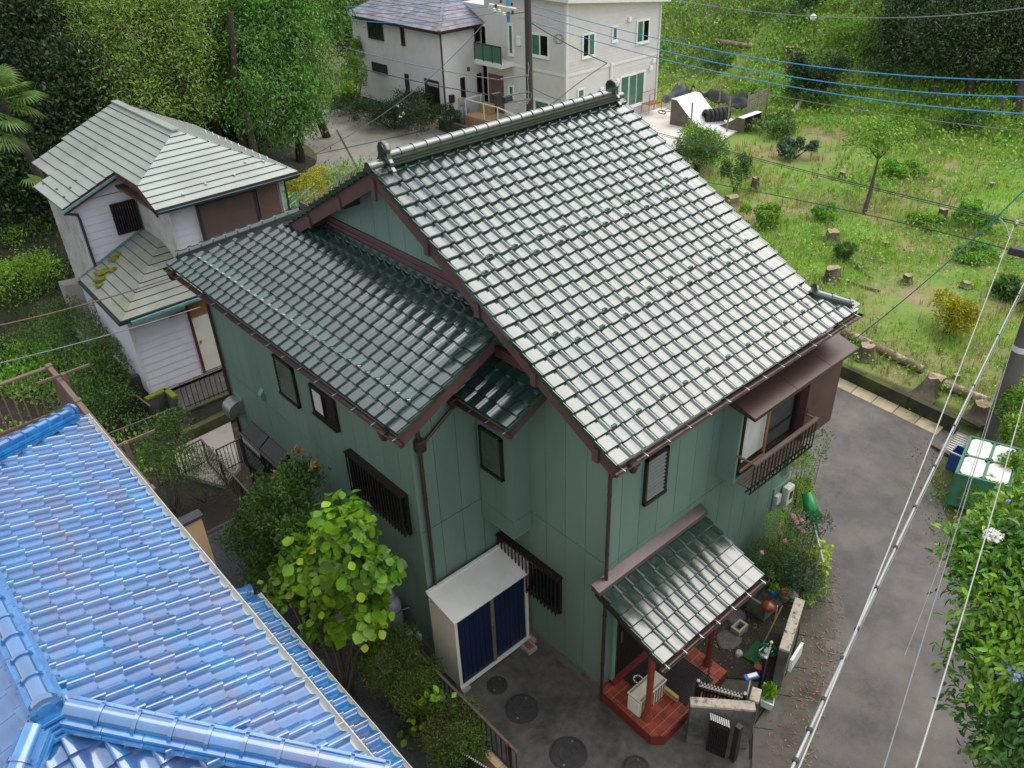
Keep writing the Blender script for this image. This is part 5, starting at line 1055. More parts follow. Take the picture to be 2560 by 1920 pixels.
def railing(name, label, a, b, zt, h, n, m='black_metal', tm='wood_grey'):
    a, b = np.array(a, float), np.array(b, float); t = thing(name, label, 'railing', (a[0], a[1], zt-h)); bar('top_rail', (a[0], a[1], zt), (b[0], b[1], zt), .04, .03, tm, t); bar('bottom_rail', (a[0], a[1], zt-h+.08), (b[0], b[1], zt-h+.08), .03, .02, m, t)
    for i in range(n): q = a+(b-a)*i/(n-1); bar('upright', (q[0], q[1], zt-h), (q[0], q[1], zt-.01), .016 if i % 8 else .035, .016 if i % 8 else .035, m, t)
    return t
e = lambda x, y, z: onz(x, y, z)[:2]
railing('garden_rail', 'dark railing running along the gravel below the kitchen bay', e(503, 1098, -.15), e(690, 1310, -.15), -.15, .85, 30); railing('garden_rail', 'short dark railing across the end of the ledge by the house corner', e(540, 1125, -.15), e(600, 1096, -.15), -.15, .8, 8)
railing('garden_rail', 'dark railing behind the small leafy tree', e(380, 1160, -.15), e(503, 1098, -.15), -.15, .8, 16); railing('garden_rail', 'pale topped railing crossing in front of the moss capped wall', e(270, 1085, -.15), e(435, 1020, -.15), -.15, .8, 14); railing('garden_rail', 'rusty railing descending from the stained corner wall', e(315, 970, -.1), e(375, 1015, -.1), -.1, .85, 10)
# ---------------- far pale house with slate hip roof
mat('render_white', S(226, 224, 222), S(218, 216, 214), rough=.8, scale=2, c3=S(208, 206, 202), s3=.4, t3=(.5, .7), bump=.001, bscale=60)
mat('slate', S(96, 92, 100), S(128, 122, 130), rough=.35, scale=3, rnd=.25, c3=S(78, 74, 80), s3=1.2, t3=(.5, .65))
mat('brown_frame', S(60, 38, 36), S(48, 31, 30), rough=.5)
mat('grey_siding', S(206, 202, 196), S(198, 194, 188), rough=.75, scale=3)
mat('siding_belt', S(222, 218, 212), S(214, 210, 204), rough=.7)
mat('white_frame', S(232, 232, 230), S(220, 220, 218), rough=.4)
mat('green_glass', S(70, 108, 88), S(84, 122, 100), rough=.08, scale=.8, c3=S(46, 88, 70), s3=.5)
mat('step_stone', S(196, 180, 150), S(178, 162, 134), rough=.9, scale=4)
mat('tan_deck', S(178, 150, 112), S(160, 132, 98), rough=.8, scale=3, c3=S(130, 104, 76), s3=1)
AX, AY, AX1, AY1, AZ0, AZ1 = 20.12, 30.15, 22.9, 38.6, .5, 5.12
AH = thing('pale_house', 'pale two storey house with grey slate hip roof and a black front door', 'house', (21.5, 34, .3))
box('wall', (AX, AY, AZ0), (AX1, AY1, AZ1), 'render_white', AH); box('foundation', (AX+.03, AY+.03, .2), (AX1, AY1-.05, AZ0), 'old_concrete', AH)
ax0, ax1, ay0, ay1 = AX-.35, AX1+3.2, AY-.35, AY1+.4; amx = (ax0+ax1)/2; ah = 1.55
rq = [[(ax0, ay1, AZ1), (ax0, ay0, AZ1), (amx, ay0+3.2, AZ1+ah), (amx, ay1-3, AZ1+ah)], [(ax0, ay0, AZ1), (ax1, ay0, AZ1), (amx, ay0+3.2, AZ1+ah), (amx, ay0+3.2, AZ1+ah)]]
for q in rq:          # slate courses: each shingle a part where it shows
    a, b, c, d = [np.array(v) for v in q]; nr = 12; nrm = np.cross(b-a, d-a); nrm /= np.linalg.norm(nrm)
    MB().add([a, b, c, d], [(0, 1, 2, 3)]).build('roof_base', 'slate', AH)
    for i in range(nr):
        p0, p1 = a+(d-a)*i/nr, b+(c-b)*i/nr; q0, q1 = a+(d-a)*(i+1.05)/nr, b+(c-b)*(i+1.05)/nr; L = np.linalg.norm(p1-p0); k = max(1, int(L/.62))
        off = (.5 if i % 2 else 0)/k
        for j in range(k):
            s0, s1 = max(0, (j-off*k)/k), min(1, (j+1-off*k)/k-.012/max(L, .1))
            if s1 <= s0: continue
            lift = .014+.006*random.random()
            P = [p0+(p1-p0)*s0+nrm*lift, p0+(p1-p0)*s1+nrm*lift, q0+(q1-q0)*s1+nrm*.003, q0+(q1-q0)*s0+nrm*.003]; B = [P[0]-nrm*.03, P[1]-nrm*.03]
            MB().add(P+B, [(0, 1, 2, 3), (4, 5, 1, 0)]).build('shingle', 'slate', AH)
bar('hip_cap', (ax0, ay0, AZ1+.05), (amx, ay0+3.2, AZ1+ah+.05), .16, .04, 'slate', AH)
MB().prism([(ax0, ay0, AZ1-.02), (ax1, ay0, AZ1-.02), (ax1, ay1, AZ1-.02), (ax0, ay1, AZ1-.02)], (0, 0, -.13)).build('eave_board', 'brown_frame', AH)
def win(P, face, fixed, a0, a1, z0, z1, m='dark_glass', fm='brown_frame', n=1, fw=.05, sub=None):
    return slider(face, fixed, min(a0, a1), max(a0, a1), z0, z1, -1, m=m if isinstance(m, tuple) else (m, m), fm=fm, fw=fw, dep=.05, parent=P, n=n, name='window')
win(AH, 'x', AX, 35.4, 36.93, 4.02, 4.98, n=2); win(AH, 'x', AX, 33.36, 33.7, 4.0, 5.0); win(AH, 'x', AX, 35.4, 36.92, 2.2, 2.7, m='screen_mesh'); win(AH, 'x', AX, 33.36, 33.7, 1.33, 2.5, m='screen_mesh')
win(AH, 'y', AY, 22.34, 22.7, 4.26, 5.05); win(AH, 'y', AY, 21.2, 21.5, 1.57, 2.58); win(AH, 'y', AY, 22.35, 22.66, 1.6, 2.59)
d = box('front_door', (AX-.02, 30.66, .75), (AX+.05, 31.62, 2.42), 'black_metal', AH); box('door_recess', (AX-.008, 30.6, .72), (AX-.002, 31.9, 2.52), 'dark_metal', AH); box('transom', (AX-.022, 30.68, 2.2), (AX-.018, 31.6, 2.38), 'frost_glass', d)
for i in range(8): box('door_board', (AX-.032, 30.68+.117*i, .78), (AX-.0215, 30.78+.117*i, 2.15), 'black_metal', d)
tube('downpipe', [(AX-.06, AY-.06, AZ1-.1), (AX-.06, AY-.06, .6)], .045, 'brown_frame', AH); box('post_box', (20.35, AY-.2, 1.45), (20.62, AY-.0, 1.85), 'brown_dark', AH, bevel=.02); box('wall_vent', (21.7, AY-.1, 2.85), (21.86, AY, 3.05), 'wood_grey', AH, bevel=.02)
tube('gas_pipe', [(21.0, AY-.06, .9), (21.05, AY-.08, 1.3), (21.2, AY-.08, 1.35), (21.35, AY-.08, 1.2), (21.35, AY-.06, .5)], .02, 'white_metal', AH, 6); box('gas_meter', (20.98, AY-.14, 1.25), (21.22, AY-.02, 1.6), 'cream_plastic', AH, bevel=.02)
for i, x in enumerate((20.95, 21.25)):
    t = thing('gas_cylinder', 'grey gas cylinder against the pale house wall, '+('nearer the front door' if i == 0 else 'further from the front door'), 'gas cylinder', (x, AY-.3, .3)); MB().lathe([(.13, 0), (.15, .03), (.15, .75), (.1, .87), (.05, .9), (.06, .98), (.05, .98)], (x, AY-.3, .25), 12).build('body', 'tank_grey', t, smooth=True, auto=45)
    MB().lathe([(.03, .9), (.03, 1.04)], (x, AY-.3, .25), 8).build('valve', 'steel', t)
t = thing('entrance_steps', 'flight of pale stone steps up to the black front door', 'steps', (19.4, 31, .2))
for i in range(5): box('step', (AX-.32*(i+1), 30.35-.02*i, .2), (AX-.32*i-.003, 31.75-.1*i, .72-.11*i), 'step_stone', t, bevel=.015)
# ---------------- far grey house
BX0, BX1, BY0, BY1, BZ0, BZ1 = 21.95, 28.75, 22.86, 33.0, .2, 6.1
BG = thing('grey_house', 'modern pale grey two storey house with white framed windows', 'house', (25, 27, .3))
topz = lambda x: 6.85-(x-BX0)*.115
MB().prism([(BX0, BY0, BZ0), (BX1, BY0, BZ0), (BX1, BY0, topz(BX1)), (BX0, BY0, topz(BX0))], (0, 5.9, 0)).build('wall', 'grey_siding', BG); box('wall', (BX0+.9, BY0+5.9, BZ0), (BX1, BY1, 6.0), 'grey_siding', BG)
MB().prism([(BX0-.25, BY0-.35, topz(BX0)), (BX1+.3, BY0-.35, topz(BX1)-.02), (BX1+.3, BY0-.35, topz(BX1)+.14), (BX0-.25, BY0-.35, topz(BX0)+.16)], (0, 6.6, 0)).build('roof', 'siding_belt', BG)
def finelaps(face, fixed, a0, a1, z0, z1, m, P, step=.15):
    n = int((z1-z0)/step)
    for i in range(n):
        z = z0+i*step
        if face == 'y': MB().prism([(a0, fixed-.016, z), (a0, fixed-.006, z+step-.004), (a0, fixed, z+step-.004), (a0, fixed, z)], (a1-a0, 0, 0)).build('lap_board', m, P)
        else: MB().prism([(fixed-.016, a0, z), (fixed-.006, a0, z+step-.004), (fixed, a0, z+step-.004), (fixed, a0, z)], (0, a1-a0, 0)).build('lap_board', m, P)
finelaps('y', BY0, BX0, BX1, .4, 3.5, 'grey_siding', BG); finelaps('y', BY0, BX0, BX1, 3.72, 6.02, 'grey_siding', BG); finelaps('x', BX0, BY0, BY0+3.75, .4, 3.5, 'grey_siding', BG); finelaps('x', BX0, BY0, BY0+5.85, 3.72, 6.7, 'grey_siding', BG)
box('belt', (BX0-.03, BY0-.03, 3.54), (BX1, BY0-.0, 3.68), 'siding_belt', BG); box('belt', (BX0-.03, BY0, 3.54), (BX0, BY0+5.9, 3.68), 'siding_belt', BG); box('corner_trim', (BX0-.035, BY0-.035, .3), (BX0+.10, BY0-.017, 6.8), 'siding_belt', BG); box('corner_trim', (BX0-.037, BY0-.02, .3), (BX0-.018, BY0+.10, 6.8), 'siding_belt', BG)
gm = ('green_glass', 'dark_glass')
win(BG, 'y', BY0-.02, 22.96, 23.86, 4.22, 5.34, ('dark_glass', 'green_glass'), 'white_frame', 2, .07); win(BG, 'y', BY0-.02, 25.04, 25.47, 4.66, 5.39, 'green_glass', 'white_frame', 1, .07); win(BG, 'y', BY0-.02, 26.85, 27.85, 4.28, 5.42, gm, 'white_frame', 2, .07)
win(BG, 'y', BY0-.02, 25.75, 27.7, 1.23, 2.94, ('green_glass', 'green_glass'), 'white_frame', 3, .08); win(BG, 'y', BY0-.02, 22.68, 23.17, 2.0, 2.86, 'green_glass', 'white_frame', 1, .06)
win(BG, 'x', BX0-.02, 24.0, 25.25, 4.23, 5.33, ('dark_glass', 'green_glass'), 'white_frame', 2, .07); win(BG, 'x', BX0-.02, 26.55, 26.95, 4.05, 5.53, 'green_glass', 'white_frame', 1, .07); win(BG, 'x', BX0-.02, 26.62, 27.05, 1.95, 2.6, 'green_glass', 'white_frame', 1, .07); win(BG, 'x', BX0-.02, 24.0, 25.1, 1.5, 2.2, 'green_glass', 'white_frame', 1, .06)
for x, z in ((24.35, 2.55), (26.28, 5.55), (28.3, 3.3), (24.75, 2.1), (28.1, 2.95), (25.55, 2.75)): box('vent_hood', (x-.1, BY0-.14, z-.12), (x+.1, BY0-.017, z+.12), 'white_frame', BG, bevel=.03)
tube('downpipe', [(25.05, BY0-.07, 3.7), (25.05, BY0-.07, .4)], .07, 'white_frame', BG); tube('downpipe', [(BX1-.1, BY0-.06, 5.9), (BX1-.1, BY0-.06, .4)], .04, 'siding_belt', BG)
box('meter', (BX0-.12, 26.0, 4.6), (BX0-.02, 26.25, 5.05), 'white_frame', BG, bevel=.02); box('entry_recess', (BX0-.02, 27.45, 1.0), (BX0+.02, 28.65, 2.93), 'shutter_brown', BG)
bl = box('balcony', (BX0-.9, 26.55, 3.55), (BX0-.03, 28.65, 3.75), 'siding_belt', BG)
for y0, y1 in ((26.58, 27.2), (27.24, 27.9), (27.94, 28.6)): box('balcony_panel', (BX0-.9, y0, 3.8), (BX0-.88, y1, 4.55), 'green_glass', bl)
bar('balcony_rail', (BX0-.89, 26.55, 4.58), (BX0-.89, 28.65, 4.58), .05, .05, 'brown_frame', bl)
for y in (26.56, 27.22, 27.92, 28.62): bar('balcony_post', (BX0-.89, y, 3.75), (BX0-.89, y, 4.56), .04, .04, 'brown_frame', bl)
t = thing('outdoor_unit', 'pale outdoor unit on the balcony of the grey house', 'air conditioner', (BX0-.45, 27.5, 3.75)); box('body', (BX0-.6, 27.2, 3.76), (BX0-.3, 27.9, 4.3), 'cream_plastic', t, bevel=.02); MB().tube([(BX0-.615, 27.5, 4.03), (BX0-.601, 27.5, 4.03)], .2, 16).build('fan_grille', 'wood_grey', t)
box('link_wall', (AX1-.05, 29.2, .4), (BX0+1.2, 30.9, 5.0), 'grey_siding', BG); box('link_cap', (AX1-.25, 29.1, 5.0), (BX0+1.2, 31.2, 5.1), 'white_frame', BG)
t = thing('entrance_deck', 'tan paved entrance deck with a slatted front and white handrail', 'deck', (21.2, 27.6, .3)); box('floor', (20.6, 26.4, .2), (BX0-.05, 29.2, .95), 'tan_deck', t)
for i in range(12): box('front_slat', (20.56, 26.5+i*.22, .25), (20.598, 26.62+i*.22, .92), 'tan_deck', t)
for p in ((20.65, 29.1), (20.65, 27.6), (20.65, 26.5), (21.7, 29.1)): bar('rail_post', (p[0], p[1], .95), (p[0], p[1], 1.75), .04, .04, 'white_frame', t)
bar('handrail', (20.65, 29.1, 1.77), (20.65, 26.4, 1.77), .05, .05, 'white_frame', t); bar('handrail', (20.65, 29.1, 1.77), (21.8, 29.1, 1.77), .05, .05, 'white_frame', t); bar('handrail', (20.65, 26.4, 1.77), (21.5, 25.4, 1.2), .05, .05, 'white_frame', t)
single(box('storage_bench', (21.4, 28.1, .951), (21.85, 28.9, 1.45), 'bamboo', bevel=.02), 'tan storage box in the entrance recess of the grey house', 'box')
t = thing('concrete_wall', 'streaked grey concrete wall beside the entrance steps', 'wall', (19.6, 28.6, .2)); box('panel', (19.3, 27.0, .1), (20.5, 27.15, .95), 'old_concrete', t); box('panel', (19.15, 27.15, .1), (19.3, 29.6, .95), 'old_concrete', t)
for i in range(5): box('form_joint', (19.145, 27.4+i*.45, .1), (19.149, 27.42+i*.45, .95), 'old_concrete_dark', t)
# drive and patio
sheet('driveway', [(10, 28.6), (13, 26.5), (19.1, 27.2), (19.1, 33.5), (16, 41), (11, 44), (9, 38)], 'driveway', .375)
sheet('lane', [(5.5, 31), (7, 25.5), (12.5, 24), (19, 24.5), (19, 27.1), (13, 26.6), (10.2, 28.7), (9, 38), (11, 46), (9.5, 46), (7.5, 38)], 'asphalt', .37)
for i, (a, b) in enumerate((((12.6, 27.4), (15.4, 33.8)), ((10.6, 31.0), (18.8, 30.0)))): single(MB().bar((a[0], a[1], .378), (b[0], b[1], .378), .10, .008).build('drive_joint', 'mossy_kerb'), ('long' if i == 0 else 'cross')+' grassy joint in the pale driveway', 'joint')
sheet('patio', [(24.2, 16.5), (29.6, 17.5), (30.6, 22.8), (23.0, 22.8), (23.0, 19)], 'patio', .74)
# ---------------- skate ramps, tyres and yard clutter behind the ridge
mat('ramp_white', S(226, 224, 226), S(212, 210, 212), rough=.5, scale=2); mat('ply', S(104, 92, 80), S(84, 74, 64), rough=.8, scale=3); mat('tyre', S(22, 22, 24), S(32, 32, 34), rough=.7, scale=8); mat('tarp', S(70, 74, 80), S(52, 56, 62), rough=.5, scale=1.5, bump=.05, bscale=3); mat('net_black', S(36, 40, 38), S(52, 56, 52), rough=.8, scale=3, bump=.06, bscale=2)
mat('rust', S(150, 100, 60), S(120, 78, 46), rough=.8, scale=6); mat('weathered_wood', S(140, 132, 116), S(112, 104, 90), rough=.9, scale=4)
def ramp(name, label, c, ang, wid, h, L):
    ca, sa = math.cos(ang), math.sin(ang); T = lambda u, v, z: (c[0]+u*ca-v*sa, c[1]+u*sa+v*ca, c[2]+z); t = thing(name, label, 'ramp', c); n = 10
    pr = [(L*i/n, h*(1-math.sin(math.pi/2*i/n))) for i in range(n+1)]; pr = [(-.35, h)]+pr
    mb = MB()
    for i in range(len(pr)-1): mb.add([T(pr[i][0], 0, pr[i][1]), T(pr[i][0], wid, pr[i][1]), T(pr[i+1][0], wid, pr[i+1][1]), T(pr[i+1][0], 0, pr[i+1][1])], [(3, 2, 1, 0)])
    mb.build('riding_surface', 'ramp_white', t)
    for v in (0.02, wid-.06):
        P = [T(u, v, z-.02) for u, z in pr]+[T(L, v, 0), T(-.35, v, 0)]; P2 = MB().prism(P, tuple(np.array(T(0, .04, 0))-np.array(T(0, 0, 0)))); P2.build('side_panel', 'ply', t)
    for v in (.1, wid/2, wid-.1): bar('back_post', T(-.33, v, 0), T(-.33, v, h-.03), .06, .06, 'ply', t)
    return t
q = onz(1692, 250, 2.0); ramp('skate_ramp', 'large white curved skate ramp on the patio behind the ridge', (q[0], q[1], .74), math.radians(-90), 1.9, 1.26, 2.3)
q = onz(1862, 287, 1.4); ramp('skate_ramp', 'small white skate ramp with a dark wooden side near the patio edge', (q[0]+1.0, q[1], .74), math.radians(90), 1.6, .66, 1.5)
a, b = onz(1765, 290, 1.25), onz(1812, 284, 1.25); t = thing('tyre_stack', 'row of black tyres lying on its side at the foot of the ramp', 'tyres', (a[0], a[1], .9)); n = 6
for i in range(n):
    c = a+(b-a)*i/(n-1)*1.1; d = (b-a)/np.linalg.norm(b-a); mb = MB(); d = Vector(d); sx = d.cross(Vector((0, 0, 1))).normalized(); sz = sx.cross(d); R0 = .34; C0 = Vector(c)
    for k in range(21):
        th = 2*math.pi*k/20
        for j in range(8): ph = 2*math.pi*j/8; rr = R0-.1+.1*math.cos(ph); mb.v.append(tuple(C0+(sx*math.cos(th)+sz*math.sin(th))*rr+d*(.11*math.sin(ph))))
    for k in range(20):
        for j in range(8): mb.f.append((k*8+j, k*8+(j+1) % 8, (k+1)*8+(j+1) % 8, (k+1)*8+j))
    mb.build('tyre', 'tyre', t, smooth=True)
def cloth(name, label, cat, pts, m, amp=.12, n=16, base=None):
    a, b, c, d = [np.array(p, float) for p in pts]; V, F = [], []
    for i in range(n+1):
        for j in range(n+1):
            u, v = i/n, j/n; p = (a*(1-u)+b*u)*(1-v)+(d*(1-u)+c*u)*v; V.append(p+np.array([0, 0, amp*vnoise(p[0]*2.3, p[1]*2.3, 1., 7)+amp*.6*vnoise(p[0]*5, p[1]*5, 1., 2)]))
    for i in range(n):
        for j in range(n): k = i*(n+1)+j; F.append((k, k+1, k+n+2, k+n+1))
    o = link(name, mesh(name, V, F, m, True)); o.modifiers.new('th', 'SOLIDIFY').thickness = .015; return single(o, label, cat)
G = lambda px, py, z: tuple(onz(px, py, z))
cloth('tarp', 'crumpled grey tarpaulin heap beside the ramp', 'tarp', [G(1652, 255, 1.0), G(1690, 250, 1.2), G(1738, 222, 2.0), G(1690, 212, 1.5)], 'tarp', .6); cloth('windbreak_net', 'black windbreak netting draped along the hill foot', 'netting', [G(1770, 258, 1.0), G(1870, 272, 1.0), G(1865, 236, 1.5), G(1745, 222, 1.6)], 'net_black', .35)
t = thing('pallet_fence', 'weathered wooden plank panel beside the windbreak net', 'fence', G(1870, 280, .9))
a, b = np.array(G(1871, 256, 1.6)), np.array(G(1920, 234, 1.6))
for k in range(4): z = .95+.28*k; bar('plank', (a[0], a[1], z), (b[0], b[1], z), .03, .22, 'weathered_wood', t)
for f in (0, .5, 1): c = a+(b-a)*f; bar('post', (c[0], c[1], .6), (c[0], c[1], 2.1), .08, .08, 'weathered_wood', t)
a, b, c = onz(1632, 275, 1.1), onz(1606, 262, 1.1), onz(1625, 250, 1.1); t = thing('plant_stand', 'thin rusty metal stand with a wooden shelf by the glass doors', 'stand', (a[0], a[1], .92))
x0, y0 = 27.3, 22.1
for x in (x0, x0+1.0):
    for y in (y0, y0+.5): bar('leg', (x, y, .92), (x, y, 1.9), .025, .025, 'rust', t)
for z in (1.3, 1.88):
    for y in (y0, y0+.5): bar('rail', (x0, y, z), (x0+1.0, y, z), .02, .02, 'rust', t)
box('shelf', (x0, y0, 1.31), (x0+1.0, y0+.5, 1.34), 'rust', t)
for i, (px, py, h) in enumerate(((1726, 325, 1.3), (1818, 320, 1.5), (1797, 265, .9))): p = onz(px, py, .92); single(MB().box((p[0]-.03, p[1]-.03, .6), (p[0]+.03, p[1]+.03, .92+h)).build('fence_post', 'weathered_wood'), ('thin post at the near left corner of the patio', 'thin tall post in front of the small ramp', 'short pale post behind the tyres')[i], 'post')
t = thing('bicycle', 'small dark bicycle lying beside the large ramp', 'bicycle', G(1672, 282, .95)); c = np.array(G(1672, 282, .95))
for dx in (-.4, .4):
    tube('wheel', [(c[0]+dx*.7+.2*math.cos(s), c[1]-dx*.6+.2*math.sin(s), 1.0+.05*math.sin(s)) for s in [i*math.pi/8 for i in range(17)]], .025, 'tyre', t, 5)
tube('frame', [(c[0]-.28, c[1]+.24, 1.02), (c[0], c[1]+.1, 1.15), (c[0]+.28, c[1]-.24, 1.02), (c[0]-.05, c[1]-.1, 1.05), (c[0]-.28, c[1]+.24, 1.02)], .018, 'dark_metal', t, 5); tube('handlebar', [(c[0]+.2, c[1], 1.25), (c[0]+.28, c[1]-.15, 1.3)], .015, 'steel', t, 5)
# ------------------------------------------------------------------ plants
def leafmat(name, c1, c2, c3=None, rough=.45, rnd=.35, sss=.3, s3=1.2, scale=1.0, ior=1.45):
    return mat(name, c1, c2, rough=rough, rnd=rnd, sss=sss, scale=scale, c3=c3, s3=s3, t3=(.5, .66), ior=ior)
leafmat('leaf_dark', S(38, 60, 30), S(54, 82, 38), S(70, 98, 44), rough=.5)
leafmat('leaf_mid', S(72, 106, 44), S(96, 132, 52), S(54, 86, 38), rough=.5)
leafmat('leaf_feather', S(108, 138, 56), S(134, 162, 66), S(78, 112, 46), rough=.6, scale=.5)
leafmat('leaf_bright', S(112, 154, 46), S(140, 180, 56), S(84, 126, 42), rough=.5)
leafmat('leaf_droop', S(78, 124, 44), S(100, 148, 52), S(46, 80, 32), rough=.55, scale=.5)
leafmat('leaf_glossy', S(54, 98, 34), S(84, 132, 42), S(140, 172, 52), rough=.22, s3=.9)
leafmat('leaf_azalea', S(76, 104, 38), S(98, 128, 46), S(92, 82, 44), rough=.5, scale=3)
leafmat('leaf_blue', S(70, 98, 70), S(92, 122, 86), S(56, 84, 60), rough=.5, scale=3)
leafmat('leaf_yellow', S(158, 156, 26), S(180, 176, 40), S(120, 134, 34), rough=.5)
leafmat('leaf_lime', S(104, 150, 34), S(132, 176, 44), S(74, 126, 36), rough=.32, s3=.8)
leafmat('leaf_limeyellow', S(150, 178, 44), S(170, 190, 60), rough=.35)
leafmat('leaf_red', S(118, 96, 50), S(140, 110, 60), S(96, 104, 48), rough=.5)
leafmat('grass', S(138, 182, 62), S(170, 206, 76), S(186, 192, 104), rough=.6, scale=.4, s3=.5)
leafmat('grass_dry', S(150, 144, 84), S(128, 126, 70), S(108, 124, 56), rough=.7)
leafmat('weed', S(98, 154, 54), S(132, 182, 64), S(152, 196, 72), rough=.5, scale=.5)
leafmat('palm', S(88, 120, 52), S(110, 140, 64), S(70, 100, 44), rough=.5)
mat('petal_pink', S(222, 150, 184), S(206, 120, 166), rough=.6, scale=9, sss=.2); mat('petal_white', S(236, 236, 228), S(220, 220, 210), rough=.6, sss=.2); mat('petal_blue', S(150, 170, 220), S(176, 190, 230), rough=.6, sss=.2); mat('petal_purple', S(168, 80, 168), S(150, 66, 150), rough=.6, sss=.2)
mat('bark', S(70, 60, 50), S(52, 45, 38), rough=.95, scale=5, bump=.02, bscale=14, stretch=(1, 1, .3)); mat('bark_grey', S(104, 98, 88), S(80, 76, 68), rough=.95, scale=5, bump=.015, bscale=16, stretch=(1, 1, .3))
DIA = (np.array([(0, -.5, 0), (.5, -.05, .10), (0, .5, -.06), (-.5, -.05, .10)]), np.array([(0, 1, 2, 3)]))
OVA = (np.array([(0, -.5, 0), (.34, -.26, .07), (.5, .02, .10), (.33, .3, .05), (0, .5, -.08), (-.33, .3, .05), (-.5, .02, .10), (-.34, -.26, .07), (0, -.2, 0), (0, .1, 0)]),
       np.array([(0, 1, 8, 8), (1, 2, 9, 8), (2, 3, 9, 9), (3, 4, 9, 9), (4, 5, 9, 9), (5, 6, 9, 9), (6, 7, 8, 9), (7, 0, 8, 8)]))
BLA = (np.array([(-.5, 0, 0), (.5, 0, 0), (.3, .6, .0), (-.3, .6, 0), (0, 1, .12)]), None)
def scatter(T, C, D, Sd, L, Wd):
    V0, F0 = T; Nn = np.cross(Sd, D); V = C[:, None]+V0[None, :, 0:1]*(Sd*np.asarray(Wd)[:, None])[:, None]+V0[None, :, 1:2]*(D*np.asarray(L)[:, None])[:, None]+V0[None, :, 2:3]*(Nn*np.asarray(L)[:, None])[:, None]
    F = (np.arange(len(C))*len(V0))[:, None, None]+F0[None]
    return V.reshape(-1, 3), F.reshape(-1, F0.shape[1])
def leafmesh(name, T, L, Wd, m):
    V0, F0 = T; v = V0*np.array([Wd, L, L]); f = [tuple(dict.fromkeys(q)) for q in F0.tolist()]; return mesh(name, v, f, m, True)
def sample(blobs, n, shell=.5, clump=0., nper=22, rough=.28):
    """points in and on a set of uneven lobes, with outward directions"""
    B = np.array([b[:6] for b in blobs], float); w = (B[:, 3]*B[:, 4]*B[:, 5])**.66; w /= w.sum()
    k = n if not clump else max(1, n//nper); i = RN.choice(len(B), k, p=w); d = unit(RN.normal(size=(k, 3))); d[:, 2] = np.where(d[:, 2] < -.55, -d[:, 2], d[:, 2])
    r = (shell**3+(1-shell**3)*RN.uniform(0, 1, k))**(1/3)
    ph = RN.uniform(0, 50, 3); nz = np.sin(d[:, 0]*5+ph[0]+i*1.7)*np.sin(d[:, 1]*5+ph[1])+np.sin(d[:, 2]*6+ph[2]+i)*.6; r = r*(1+rough*nz*.6)
    P = B[i, :3]+d*r[:, None]*B[i, 3:6]; out = unit(d/B[i, 3:6])
    if clump:
        P = np.repeat(P, nper, 0)+RN.normal(size=(k*nper, 3))*clump*np.array([1, 1, .7]); out = np.repeat(out, nper, 0)
    return P, out
def orient(P, out, up=.3, droop=0., rnd=.7):
    n = len(P); D = unit(out*(1-abs(droop))+RN.normal(size=(n, 3))*rnd+np.array([0, 0, 1.])*(up if not droop else 0)+np.array([0, 0, -1.])*droop*1.6)
    Sd = unit(np.cross(D, unit(out+RN.normal(size=(n, 3))*.5+np.array([0, 0, .6])))); return D, Sd
def foliage(name, parent, blobs, n, L, Wd, m, T=DIA, shell=.5, clump=0., nper=22, up=.3, droop=0., rnd=.7, rough=.28):
    P, out = sample(blobs, n, shell, clump, nper, rough); D, Sd = orient(P, out, up, droop, rnd); n = len(P)
    V, F = scatter(T, P, D, Sd, L*RN.uniform(.65, 1.3, n), Wd*RN.uniform(.65, 1.3, n))
    if T is OVA:
        F = F[:, [0, 1, 2, 3]]; t1 = F[:, [0, 1, 2]]; t2 = F[:, [0, 2, 3]]; ok = (F[:, 2] != F[:, 3]) & (F[:, 0] != F[:, 3]); F = np.concatenate([t1, t2[ok]])
    return link(name, npmesh(name, V, F, m), parent)
def stems(parent, foot, blobs, n, r, m='bark', name='stem', spread=.1):
    foot = Vector(foot); out = []
    for i in range(n):
        b = blobs[i % len(blobs)]; top = Vector((b[0]+random.uniform(-.5, .5)*b[3], b[1]+random.uniform(-.5, .5)*b[4], b[2]+random.uniform(-.1, .6)*b[5])); f = foot+Vector((random.uniform(-1, 1)*spread, random.uniform(-1, 1)*spread, -.05)); mid = f.lerp(top, .5)+Vector((random.uniform(-.1, .1), random.uniform(-.1, .1), .05))*(top-f).length*.5
        MB().tube([f, f.lerp(mid, .5), mid, mid.lerp(top, .5), top], [r, r*.85, r*.65, r*.45, r*.2], 6).build(name, m, parent, smooth=True)
def plant(name, label, cat, foot, blobs, n, L, Wd, m, group=None, nst=4, r=.02, bark='bark', **kw):
    t = thing(name, label, cat, foot, group); stems(t, foot, blobs, nst, r, bark, 'trunk' if nst == 1 else 'stem', spread=.02 if nst == 1 else max(.03, blobs[0][3]*.25)); c = foliage('crown', t, blobs, n, L, Wd, m, **kw); return t
def bl(px, py, rx, ry, Y=None, X=None, Z=None, D=None, dy=1.):
    p = ony(px, py, Y) if Y is not None else onx(px, py, X) if X is not None else onz(px, py, Z) if Z is not None else CAM+ray(px, py)*D
    k = mperpx(p); return (p[0], p[1], p[2], rx*k, rx*k*dy, ry*k*1.08)
gz_ = lambda x, y: float(H(x, y))
def under(b): return (b[0], b[1], gz_(b[0], b[1]))
